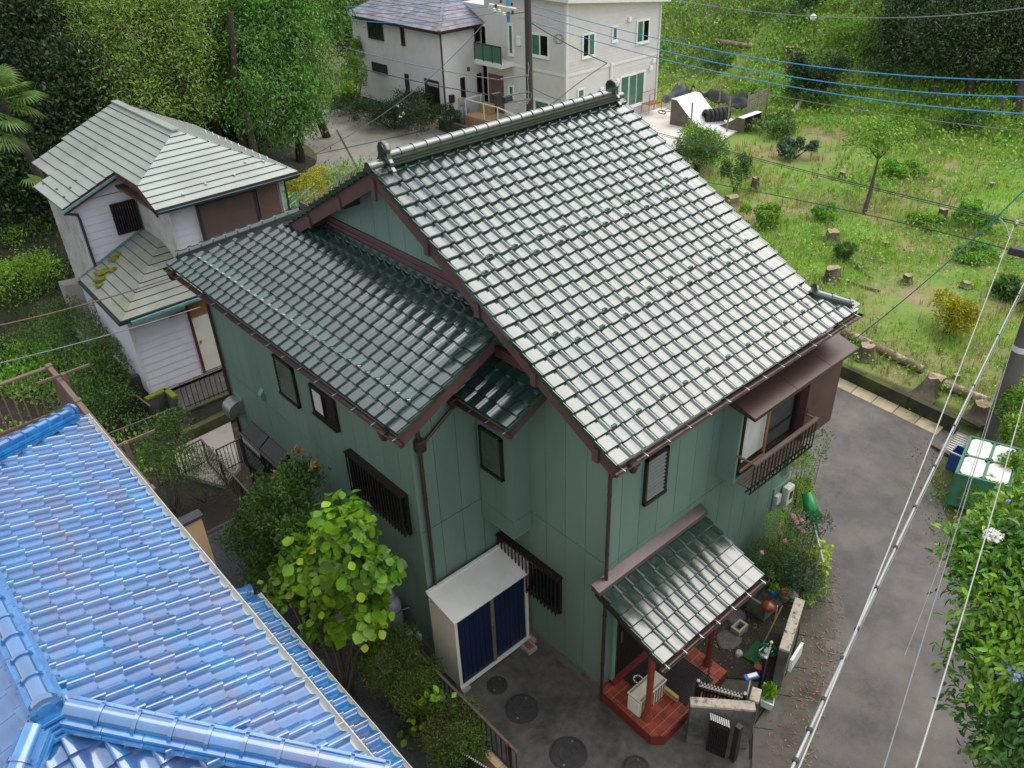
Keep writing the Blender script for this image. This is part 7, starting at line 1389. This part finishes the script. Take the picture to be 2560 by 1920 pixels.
# young tree
p = ground_at(2160, 535); top = CAM+ray(2195, 400)*((p-CAM)@_f)*1.0; t = thing('young_tree', 'thin young tree with sparse yellow green leaves in the field', 'tree', tuple(p)); tube('trunk', [tuple(p), tuple((p+top)/2+(.05, 0, 0)), tuple(top)], [.09, .07, .03], 'bark', t); k = mperpx(p); D0 = (p-CAM)@_f
q = []
for px, py, rx, ry in ((2200, 380, 30, 40), (2150, 360, 45, 35), (2230, 350, 50, 35), (2190, 320, 60, 30), (2270, 340, 30, 25)): c = CAM+ray(px, py)*D0; q.append((c[0], c[1], c[2], rx*k, rx*k, ry*k)); tube('limb', [tuple(top), tuple((top+c)/2+(0, 0, .15)), tuple(c)], [.03, .02, .008], 'bark', t, 5)
foliage('crown', t, q, 2200, .15, .05, 'leaf_bright', droop=.2, shell=.4)
# dark wood at the top right
for i, (px, py, bs) in enumerate(((2420, 260, [(2420, 90, 130, 100), (2330, 130, 80, 80), (2500, 150, 110, 90), (2450, 20, 120, 80), (2380, 30, 90, 80)]), (2540, 300, [(2560, 120, 110, 110), (2580, 20, 110, 90), (2540, 210, 80, 60)]), (2330, 200, [(2300, 40, 70, 70), (2270, 100, 50, 50), (2330, -20, 80, 60)]), (2450, 230, [(2440, -60, 160, 90), (2560, -70, 120, 90)]))):
    g_ = ground_at(px, py); D0 = (g_-CAM)@_f+(0, 2, 1, 6)[i]; tree('evergreen_tree', ('broad dark evergreen at the top right of the slope', 'dark evergreen leaving the picture on the right', 'brownish evergreen at the left of the dark wood', 'dark evergreen at the top of the wood')[i], [bl(a, b_, c, d, D=D0+j*.4) for j, (a, b_, c, d) in enumerate(bs)], 22000, .18, .08, 'leaf_dark', clump=.5, nper=60, shell=.7, group='evergreens on the slope', foot=tuple(g_))
# ---- stumps and logs
mat('stump', S(112, 100, 84), S(82, 73, 60), rough=.95, scale=5, bump=.02, bscale=12, stretch=(1, 1, .35), c3=S(70, 58, 46), s3=2.2, t3=(.48, .62)); mat('cut_wood', S(168, 150, 120), S(140, 122, 96), rough=.95, scale=12, c3=S(100, 84, 66), s3=4); mat('log_bark', S(132, 112, 92), S(100, 82, 66), rough=.95, scale=4, bump=.02, bscale=14, c3=S(176, 164, 144), s3=2, t3=(.5, .62))
STUMPS = []
def stump(label, px, py, w, h, lean=(0, 0), m='stump'):
    p = ground_at(px, py); k = mperpx(p); r = w*k/2; hh = max(.08, h*k*.8); t = thing('tree_stump', label, 'stump', tuple(p), 'stumps left in the cleared field'); n = 14; mb = MB(); rings = ((1.9, -.12), (1.3, .10), (1.04, .38), (.95, .75), (.9, 1.)); ph = [random.uniform(.78, 1.2) for _ in range(n)]; STUMPS.append(p)
    for s, z in rings:
        for j in range(n): a = 2*math.pi*j/n; mb.v.append((p[0]+lean[0]*hh*max(0, z)+r*s*ph[j]*math.cos(a), p[1]+lean[1]*hh*max(0, z)+r*s*ph[j]*math.sin(a), p[2]+hh*z+(random.uniform(-.12, .10)*hh if z == 1. else 0)))
    for i in range(len(rings)-1):
        for j in range(n): q = (j+1) % n; mb.f.append((i*n+j, i*n+q, (i+1)*n+q, (i+1)*n+j))
    mb.build('bole', m, t, smooth=True); tp = MB(); b0 = (len(rings)-1)*n; tp.v = [v for v in mb.v[b0:b0+n]]+[(p[0]+lean[0]*hh, p[1]+lean[1]*hh, p[2]+hh*.97)]; tp.f = [(j, (j+1) % n, n) for j in range(n)]; tp.build('cut_face', 'cut_wood', t)
for a in (('large pale split stump near the roof corner', 2077, 700, 40, 44), ('grey leafy stump beside the left end of the long log', 2163, 890, 36, 40), ('leaning stump in the middle of the log line', 2310, 985, 42, 60, (.5, -.25)), ('brown stump at the foot of the pole', 2448, 1040, 40, 50), ('small dark stump in the near field', 2266, 705, 22, 26), ('flat low stump near the cable crossing', 2417, 712, 24, 10), ('tall grey stump beyond the roof verge', 1886, 475, 18, 40), ('small stump in the middle of the field', 2105, 442, 16, 16), ('forked stump below the cables', 2352, 548, 22, 34), ('broken jagged stump near the young conifer', 2080, 600, 34, 30), ('tiny stump right of the broken one', 2212, 615, 18, 14), ('dark stump at the far right of the field', 2478, 467, 16, 14), ('tall pale stump under the blue cables', 2502, 265, 20, 30), ('tilted pale stump below the wood', 2338, 235, 16, 24), ('rounded stump on the slope', 1974, 137, 26, 24), ('dark root mound beside the roof verge', 1828, 505, 34, 20), ('dark stump between the logs', 2390, 945, 18, 14)): stump(*a)
def log(label, p0, p1, r, m='log_bark', rest=True):
    a, b = ground_at(*p0), ground_at(*p1); n = 8; t = thing('fallen_log', label, 'log', tuple(a), 'logs lying in the field'); P = []
    for i in range(n+1): q = a+(b-a)*i/n; P.append((q[0], q[1], max(float(H(q[0], q[1]))+r*.75, q[2]*0+float(H(q[0], q[1]))+r*.75)))
    z0, z1 = P[0][2], P[-1][2]; P = [(x, y, z0+(z1-z0)*i/n+random.uniform(-.01, .01)) for i, (x, y, z) in enumerate(P)]; mb = MB(); mb.tube(P, [r*(1-.25*i/n)*random.uniform(.93, 1.07) for i in range(n+1)], 10); mb.build('trunk', m, t, smooth=True, auto=50)
    for q, d in ((P[0], -1), (P[-1], 1)): pass
log('long pale log along the kerb from the shutter side', (2106, 838), (2306, 932), .15); log('second log continuing towards the pole', (2350, 966), (2470, 1012), .14); log('thin pale branch lying in the near field', (2135, 660), (2180, 700), .06); log('short log beside the thin branch', (2120, 705), (2200, 730), .05); log('fallen trunk on the slope under the cable', (1786, 107), (1885, 122), .16); log('brown fallen trunk along the foot of the dark wood', (2215, 132), (2335, 136), .18); log('broken trunk leaning beside the dark conifer', (1978, 290), (2030, 225), .14); log('thin log in the mid field', (2200, 300), (2240, 320), .07)

SP = np.repeat(np.array(STUMPS), 16, 0); SP = SP+RN.normal(size=SP.shape)*np.array([.32, .32, 0]); SP[:, 2] = H(SP[:, 0], SP[:, 1]); blades('stump_grass', 'grass tufts growing round the stumps', SP, 7, .22, .016, 'grass', .10); lowleaf('stump_weeds', 'weeds sprouting at the foot of the stumps', SP[::3], 8, .08, .05, 'weed', .2, .1)
# ---- roadside tree at the lower right
def tp(px, py, rx, ry, D): return bl(px+45, py, rx, ry, D=D)
q = [tp(2450, 1380, 110, 90, 11.2), tp(2520, 1300, 90, 80, 11.5), tp(2420, 1480, 90, 80, 10.8), tp(2500, 1520, 120, 110, 10.6), tp(2460, 1640, 110, 80, 10.6), tp(2560, 1440, 110, 120, 11), tp(2490, 1800, 130, 110, 10.8), tp(2440, 1760, 80, 70, 11), tp(2560, 1900, 130, 120, 11), tp(2480, 1900, 90, 80, 10.8), tp(2600, 1650, 120, 140, 11.2)]
ft = (3.75, -5.75, 0.); t = thing('glossy_evergreen', 'glossy leaved evergreen tree overhanging the road at the lower right', 'tree', ft)
c0 = Vector(q[3][:3]); tr = MB(); tr.tube([ft, Vector(ft).lerp(c0, .5)+Vector((.2, -.2, 0)), c0], [.14, .1, .05], 8); tr.build('trunk', 'bark_grey', t, smooth=True)
for b_ in q: tube('limb', [tuple(Vector(ft).lerp(c0, .55)), tuple(Vector(b_[:3]))], [.04, .012], 'bark_grey', t, 5)
GL = [leafmesh('leaf', OVA, .135, .048, 'leaf_glossy'), leafmesh('leaf', OVA, .12, .044, 'leaf_lime'), leafmesh('leaf', OVA, .11, .04, 'leaf_limeyellow')]
top = q[:6]; leafparts(t, top, 300, GL, [.4, .38, .22], up=.4, droop=.1, shell=.9, rnd=.6)
for nm, bs, n, m in (('lower_foliage', q[4:], 4200, 'leaf_glossy'), ('upper_foliage', q[:6], 2600, 'leaf_glossy'), ('young_foliage', q[:6], 2400, 'leaf_lime'), ('low_young_foliage', q[6:], 900, 'leaf_mid')): foliage(nm, t, bs, n, .135, .05, m, T=OVA, clump=.12, nper=10, droop=.15, shell=.6)['kind'] = 'stuff'
for lab, cat, px, py, D, m, r in (('white flower cluster on the roadside tree', 'flowers', 2483, 1340, 10.6, 'petal_white', 22), ('pale blue flower cluster hanging in the roadside tree', 'flowers', 2525, 1680, 10.2, 'petal_blue', 30), ('small blue flowers beside the round bush', 'flowers', 2512, 1252, 14, 'petal_blue', 12)):
    b_ = bl(px, py, r, r*.6, D=D); tag(foliage('flower_cluster', None, [b_], 160, .045, .04, m), lab, cat)
q = [bl(2440, 1235, 48, 46, Z=.45)]; plant('round_box_bush', 'neat round clipped bush in front of the green refuse box', 'bush', (q[0][0], q[0][1], 0), q, 5000, .035, .02, 'leaf_bright', nst=4, r=.012, shell=.8, rough=.1)
q = [bl(2530, 1010, 40, 60, Z=1.2), bl(2540, 1080, 40, 50, Z=.9), bl(2530, 1180, 40, 60, Z=.8), bl(2550, 920, 40, 50, Z=1.6)]; plant('verge_shrub', 'bright green shrub behind the refuse box at the right edge', 'shrub', (q[1][0], q[1][1], 0), q, 5200, .09, .05, 'leaf_bright', nst=5, r=.02)
q = [bl(2500, 1210, 46, 40, Z=.5), bl(2540, 1250, 50, 40, Z=.5)]; plant('feathery_verge_shrub', 'dull green feathery shrub right of the refuse box', 'shrub', (q[0][0], q[0][1], 0), q, 3800, .07, .014, 'leaf_blue', nst=5, r=.012)
weeds('verge_litter', 'fallen leaves and weeds on the roadside verge', [onz(px, py, 0) for px, py in ((2340, 1200), (2350, 1260), (2390, 1300), (2330, 1150), (2380, 1350), (2420, 1420), (2360, 1120))], 700, .06, .03, 'dry_leaf', hgt=.02); weeds('verge_weeds', 'low weeds on the roadside verge', [onz(px, py, 0) for px, py in ((2380, 1320), (2400, 1380), (2440, 1330), (2350, 1230), (2430, 1450), (2480, 1500), (2450, 1600), (2500, 1400))], 900, .08, .04, 'weed', hgt=.1)
# ---- green refuse box
mat('box_green', S(66, 118, 90), S(54, 100, 76), rough=.5, scale=3, c3=S(28, 86, 58), s3=1.4); mat('box_panel', S(214, 214, 210), S(196, 196, 190), rough=.6, scale=2.5, c3=S(170, 168, 160), s3=1.2)
A_, B_, C_, D_ = [np.array(v) for v in ((9.27, -1.93), (10.83, -1.57), (11.12, -2.55), (9.62, -2.92))]; t = thing('refuse_box', 'green framed refuse collection box with four white lid panels', 'refuse box', (10.2, -2.2, 0)); zt = 1.0
cen = (A_+B_+C_+D_)/4
MB().prism([(*p, .12) for p in (A_, B_, C_, D_)], (0, 0, zt-.14)).build('body', 'box_green', t)
U = lambda u, v: A_*(1-u)*(1-v)+B_*u*(1-v)+C_*u*v+D_*(1-u)*v
for u0, u1 in ((.03, .475), (.525, .97)):
    for v0, v1 in ((.05, .47), (.53, .95)):
        c = [(.12, 0), (.88, 0), (1, .15), (1, .85), (.88, 1), (.12, 1), (0, .85), (0, .15)]; P = [U(u0+(u1-u0)*a, v0+(v1-v0)*b_) for a, b_ in c]; MB().prism([(*p, zt-.0) for p in P], (0, 0, .012)).build('lid_panel', 'box_panel', t)
for p_, q_ in ((U(0, 0), U(1, 0)), (U(1, 0), U(1, 1)), (U(1, 1), U(0, 1)), (U(0, 1), U(0, 0)), (U(.5, 0), U(.5, 1)), (U(0, .5), U(1, .5))): MB().bar((*p_, zt), (*q_, zt), .05, .05).build('frame', 'box_green', t)
for p_ in (A_, B_, C_, D_): MB().bar((*p_, 0), (*p_, zt), .05, .05).build('leg', 'box_green', t)
p = onz(2394, 1140, .4); t = thing('blue_crate', 'small blue plastic crate behind the refuse box', 'crate', (p[0], p[1], 0)); cr = MB(); x, y = p[0]+.1, p[1]
for a, b_ in (((-.2, -.15), (.2, -.13)), ((-.2, .13), (.2, .15)), ((-.2, -.13), (-.18, .13)), ((.18, -.13), (.2, .13))): cr.box((x+a[0], y+a[1], .02), (x+b_[0], y+b_[1], .5))
cr.box((x-.179, y-.129, .02), (x+.179, y+.129, .04)); cr.build('walls', 'blue_plastic', t); bar('rim', (x-.2, y-.14, .5), (x-.2, y+.14, .5), .03, .03, 'white_plastic', t)
t = thing('drain_grate', 'steel drain grate set in concrete beside the refuse box', 'grate', tuple(onz(2405, 1105, 0))); a = np.array([11.75, -1.05])
box('slab', (11.3, -1.25, -.05), (12.3, -.85, .02), 'concrete', t)
for i in range(9): box('grate_bar', (11.35+.1*i, -1.22, .021), (11.38+.1*i, -.88, .035), 'steel', t)
single(MB().bar(tuple(onz(2330, 1110, .05)), tuple(onz(2400, 1150, .05)), .14, .06).build('timber', 'wood_grey'), 'brown timber lying at the road edge by the blue crate', 'timber')
# ---- poles and cables
mat('pole_concrete', S(104, 102, 98), S(84, 82, 79), rough=.9, scale=3, stretch=(1, 1, .2), bump=.002, bscale=60, c3=S(66, 64, 60), s3=1.2); mat('cable_white', S(168, 168, 166), S(148, 148, 146), rough=.45); mat('cable_grey', S(120, 124, 126), S(104, 108, 110), rough=.5); mat('cable_dark', S(54, 56, 58), S(66, 68, 70), rough=.5); mat('cable_blue', S(58, 150, 204), S(46, 132, 190), rough=.4); mat('cable_teal', S(86, 130, 140), S(70, 112, 124), rough=.5); mat('porcelain', S(220, 220, 214), S(200, 200, 196), rough=.25)
t = thing('utility_pole', 'tall grey concrete utility pole at the right edge beside the refuse box', 'pole', (12.55, -1.55, 0)); MB().lathe([(.19, -.1), (.185, 3), (.15, 10.5), (.14, 10.5)], (12.55, -1.55, 0), 18).build('shaft', 'pole_concrete', t, smooth=True, auto=40)
MB().lathe([(.188, 2.6), (.188, 2.75)], (12.55, -1.55, 0), 18, cap=False).build('band', 'white_plastic', t); bar('bracket', (12.4, -1.5, 4.3), (11.9, -1.4, 4.6), .07, .07, 'white_plastic', t); bar('cross_arm', (11.6, -1.9, 9.6), (13.5, -1.2, 9.6), .08, .08, 'steel', t)
p = CAM+ray(1325, 290)*36.5; px_, py_ = p[0], p[1]; t = thing('utility_pole', 'weathered brown utility pole in front of the grey house', 'pole', (px_, py_, .3)); mat('pole_wood', S(74, 66, 60), S(56, 50, 45), rough=.9, scale=6, stretch=(1, 1, .15))
MB().lathe([(.17, 0), (.13, 10)], (px_, py_, .3), 14).build('shaft', 'pole_wood', t, smooth=True, auto=40)
def atd(px, py, d): return CAM+ray(px, py)*d
dp = float((np.array([px_, py_, 5])-CAM)@_f)
for y_, w_, lab in ((188, -70, 'cross_arm'), (230, -62, 'cross_arm'), (248, -60, 'cross_arm'), (28, -62, 'cross_arm')): a, b_ = atd(1322, y_, dp), atd(1322+w_, y_+10, dp); bar(lab, tuple(a), tuple(b_), .06, .06, 'steel', t)
for px, py in ((1240, 20), (1252, 8), (1280, 15), (1248, 32), (1260, 40), (1282, 35), (1236, 30)): a = atd(px, py, dp-.3); MB().lathe([(.03, 0), (.09, .04), (.03, .08), (.08, .12), (.03, .16)], tuple(a), 10).build('insulator', 'dark_metal' if px % 3 else 'porcelain', t)
a = atd(1270, 5, dp); box('upright_bracket', tuple(a-(.05, .05, .8)), tuple(a+(.05, .05, .6)), 'cable_blue', t)
a = atd(1252, 20, dp); bar('equipment_bracket', tuple(atd(1222, 14, dp)), tuple(atd(1290, 26, dp)), .3, .16, 'cream_plastic', t)
for px, py in ((1268, 248), (1240, 240)): a = atd(px, py, dp); box('splice_box', tuple(a-(.22, .1, .12)), tuple(a+(.22, .1, .12)), 'dark_metal', t)
tube('riser_cable', [tuple(atd(1319+(3 if i % 2 else 0), 20+30*i, dp-.2)) for i in range(9)], .02, 'cable_grey', t, 5)
for k in range(5): tube('loop_wire', [tuple(atd(1300-6*k+30*math.sin(s), 240+8*k+18*math.cos(s), dp-.2)) for s in [i*.5 for i in range(7)]], .012, 'cable_grey', t, 4)
def cable(name, label, pts, d0, d1, r, m, sub=10, group=None):
    """pts photo points from one end to the other, d0 and d1 the distances of the two ends"""
    P = np.array(pts, float); s = np.r_[0, np.cumsum(np.hypot(*np.diff(P, axis=0).T))]; s /= s[-1]; n = max(12, sub*len(pts)); u = np.linspace(0, 1, n); deg = min(2, len(P)-1); fx, fy = np.polyfit(s, P[:, 0], deg), np.polyfit(s, P[:, 1], deg)
    X, Y = np.polyval(fx, u), np.polyval(fy, u); inv = (1-u)/d0+u/d1
    o = tube(name, [tuple(CAM+ray(x, y)/i) for x, y, i in zip(X, Y, inv)], r, m, None, 6); return single(o, label, 'cable', group)
dR = 18.6
cable('overhead_cable', 'white overhead cable ending at the insulator on the right', [(1990, 1925), (2122, 1640), (2335, 1080), (2440, 800), (2541, 560)], 6.6, 16.5, .0075, 'cable_white')
bd = cable('cable_bundle', 'thick bundle of pale cables bound with black ties over the road', [(1972, 1925), (2110, 1665), (2372, 1080), (2480, 860), (2575, 690)], 6.6, 17.5, .013, 'cable_white'); cable('overhead_cable', 'second strand beside the bound cable bundle', [(1980, 1925), (2118, 1662), (2378, 1080), (2486, 860), (2580, 690)], 6.65, 17.6, .008, 'cable_grey')
for i in range(13):
    f = .04+.93*(i/12)**1.15; P = bd.data.vertices; n_ = len(P)//6; k = int(f*(n_-1)); a, b_ = np.mean([list(P[k*6+j].co) for j in range(6)], 0), np.mean([list(P[min(n_-1, k+1)*6+j].co) for j in range(6)], 0); d = unit(b_-a); MB().tube([tuple(a-d*.02), tuple(a+d*.02)], .024, 8).build('cable_tie', 'dark_metal', bd)
cable('overhead_cable', 'thin grey cable over the road right of the bundle', [(2208, 1925), (2340, 1490), (2462, 1090), (2535, 850)], 6.8, 18, .007, 'cable_grey'); cable('overhead_cable', 'thin twisted wire beside the thin grey cable', [(2262, 1640), (2350, 1400), (2440, 1150), (2520, 860)], 9, 18, .005, 'cable_grey'); cable('overhead_cable', 'bright white cable crossing in front of the roadside tree', [(2288, 1925), (2400, 1555), (2505, 1200), (2570, 960)], 6.4, 14, .0075, 'cable_white')
cable('service_cable', 'blue grey service cable from the shutter case up to the right', [(2084, 890), (2220, 780), (2400, 630), (2580, 455)], 20.5, 15.5, .014, 'cable_teal')
for i, (dy, lab) in enumerate(((0, 'upper'), (4, 'lower'))): cable('overhead_cable', lab+' strand of the dark cable pair across the middle of the field', [(1640, 335+dy), (1820, 372+dy), (2000, 420+dy), (2200, 476+dy), (2400, 527+dy*2), (2580, 560+dy)], 36, 16.5, .010 if i else .014, 'cable_dark')
cable('overhead_cable', 'thick dark cable ending in the black splice case', [(1700, 445), (1900, 478), (2100, 522), (2300, 570), (2520, 622)], 34, 16.5, .014, 'cable_dark'); cable('overhead_cable', 'thin wire just above the thick dark cable', [(1710, 400), (1900, 450), (2150, 520), (2400, 580), (2580, 602)], 34, 16.5, .006, 'cable_grey'); cable('overhead_cable', 'thin wire just below the thick dark cable', [(1760, 440), (2000, 508), (2300, 575), (2500, 640)], 33, 17, .005, 'cable_grey')
a, b_ = atd(2522, 624, 16.4), atd(2590, 640, 16.2); single(MB().bar(tuple(a), tuple(b_), .16, .16).build('splice_case', 'dark_metal', bevel=.02), 'black cable splice case hanging at the right edge', 'splice case')
t = thing('cable_terminal', 'white curved cable terminal with a cap beside the pole', 'terminal', tuple(atd(2541, 558, 16.4))); tube('loop', [tuple(atd(*v, 16.4)) for v in ((2497, 545), (2512, 560), (2520, 580), (2524, 598))], .016, 'cable_white', t, 6); MB().lathe([(.03, -.08), (.05, 0), (.03, .06)], tuple(atd(2541, 558, 16.4)), 8).build('cap', 'steel', t); bar('clamp', tuple(atd(2500, 645, 16.4)), tuple(atd(2512, 630, 16.4)), .04, .04, 'cable_white', t)
for i, (pts, lab) in enumerate((([(1302, -2), (1560, 86), (1800, 132), (2012, 158), (2300, 185), (2590, 205)], 'uppermost blue overhead cable above the field'), ([(1325, 24), (1560, 107), (1800, 162), (2012, 195), (2300, 224), (2590, 246)], 'middle blue overhead cable above the field'), ([(1300, 40), (1560, 130), (1800, 182), (2012, 221), (2300, 258), (2590, 289)], 'lowest blue overhead cable above the field'))): cable('overhead_cable', lab, pts, dp, 17.5, .014, 'cable_blue')
cable('overhead_cable', 'pale sagging cable with a white ball at the top right', [(1680, -5), (1850, 30), (2040, 44), (2300, 36), (2590, 18)], 45, 30, .022, 'cable_grey'); p = atd(2033, 43, 37.8); single(MB().lathe([(.02, -.15), (.13, -.08), (.16, 0), (.13, .08), (.02, .15)], tuple(p), 12).build('marker_ball', 'porcelain', smooth=True), 'white marker ball on the pale sagging cable', 'marker'); cable('overhead_cable', 'faint thin cable under the blue ones across the field', [(1650, 180), (1900, 228), (2150, 278), (2590, 330)], 44, 22, .012, 'cable_grey')
for i, (pts, m, r, lab) in enumerate((([(880, 50), (1000, 56), (1130, 52), (1240, 30)], 'cable_blue', .016, 'lowest of the blue cables over the slate roof'), ([(870, 34), (1000, 34), (1130, 24), (1240, 14)], 'cable_blue', .016, 'middle blue cable over the slate roof'), ([(860, 17), (1000, 14), (1130, 2), (1240, -8)], 'cable_blue', .016, 'highest blue cable over the slate roof'), ([(860, 118), (980, 150), (1110, 176), (1250, 200)], 'cable_grey', .02, 'pale twisted cable across the pale house'), ([(860, 160), (980, 190), (1100, 215), (1240, 240)], 'cable_dark', .02, 'dark cable across the pale house below the twisted one'), ([(780, 390), (860, 345), (1000, 250), (1100, 178), (1215, 50)], 'cable_grey', .016, 'long diagonal drop wire in front of the pale house'), ([(1325, 55), (1400, 100), (1518, 158)], 'cable_dark', .02, 'dark wire from the pole to the downpipe bracket'), ([(1518, 158), (1450, 205), (1378, 262)], 'cable_dark', .018, 'dark wire slanting from the downpipe bracket to the ridge'), ([(1325, 215), (1360, 235), (1400, 250)], 'cable_dark', .014, 'short dark wire from the lower pole arm to the right'))): cable('overhead_cable', lab, pts, dp+(3 if i < 6 else -.2), dp-.2 if i < 6 else dp-3, r, m)
a = atd(1394, 95, dp-1); t = thing('cable_slack', 'dark coiled slack hanging on the wire beside the pole', 'cable coil', tuple(a))
for k in range(3): tube('coil', [tuple(atd(1394+10*math.sin(s)+3*k, 98+12*math.cos(s), dp-1)) for s in [i*math.pi/6 for i in range(13)]], .012, 'cable_dark', t, 4)
cable('overhead_cable', 'brownish cable crossing low over the left garden', [(-10, 815), (150, 778), (300, 735), (440, 690)], 17, 21, .016, 'wood_grey'); cable('overhead_cable', 'pale cable crossing in front of the white sided house', [(-10, 910), (170, 865), (330, 820), (500, 768)], 17, 22, .014, 'cable_grey'); cable('overhead_cable', 'thin pale wire along the wing wall', [(560, 930), (700, 1040), (810, 1130)], 20, 16.5, .004, 'cable_grey') if False else None
# pillar beside the white sided house
mat('pillar', S(150, 144, 138), S(136, 130, 124), rough=.9, scale=2); c4 = [onz(*v, 1.35)[:2] for v in ((145, 704), (200, 692), (215, 705), (160, 716))]
t = thing('concrete_pillar', 'plain grey concrete stub wall left of the mossy lower roof', 'wall', (c4[0][0], c4[0][1], -1)); MB().prism([(x, y, -1.2) for x, y in c4], (0, 0, 2.55)).build('body', 'pillar', t)
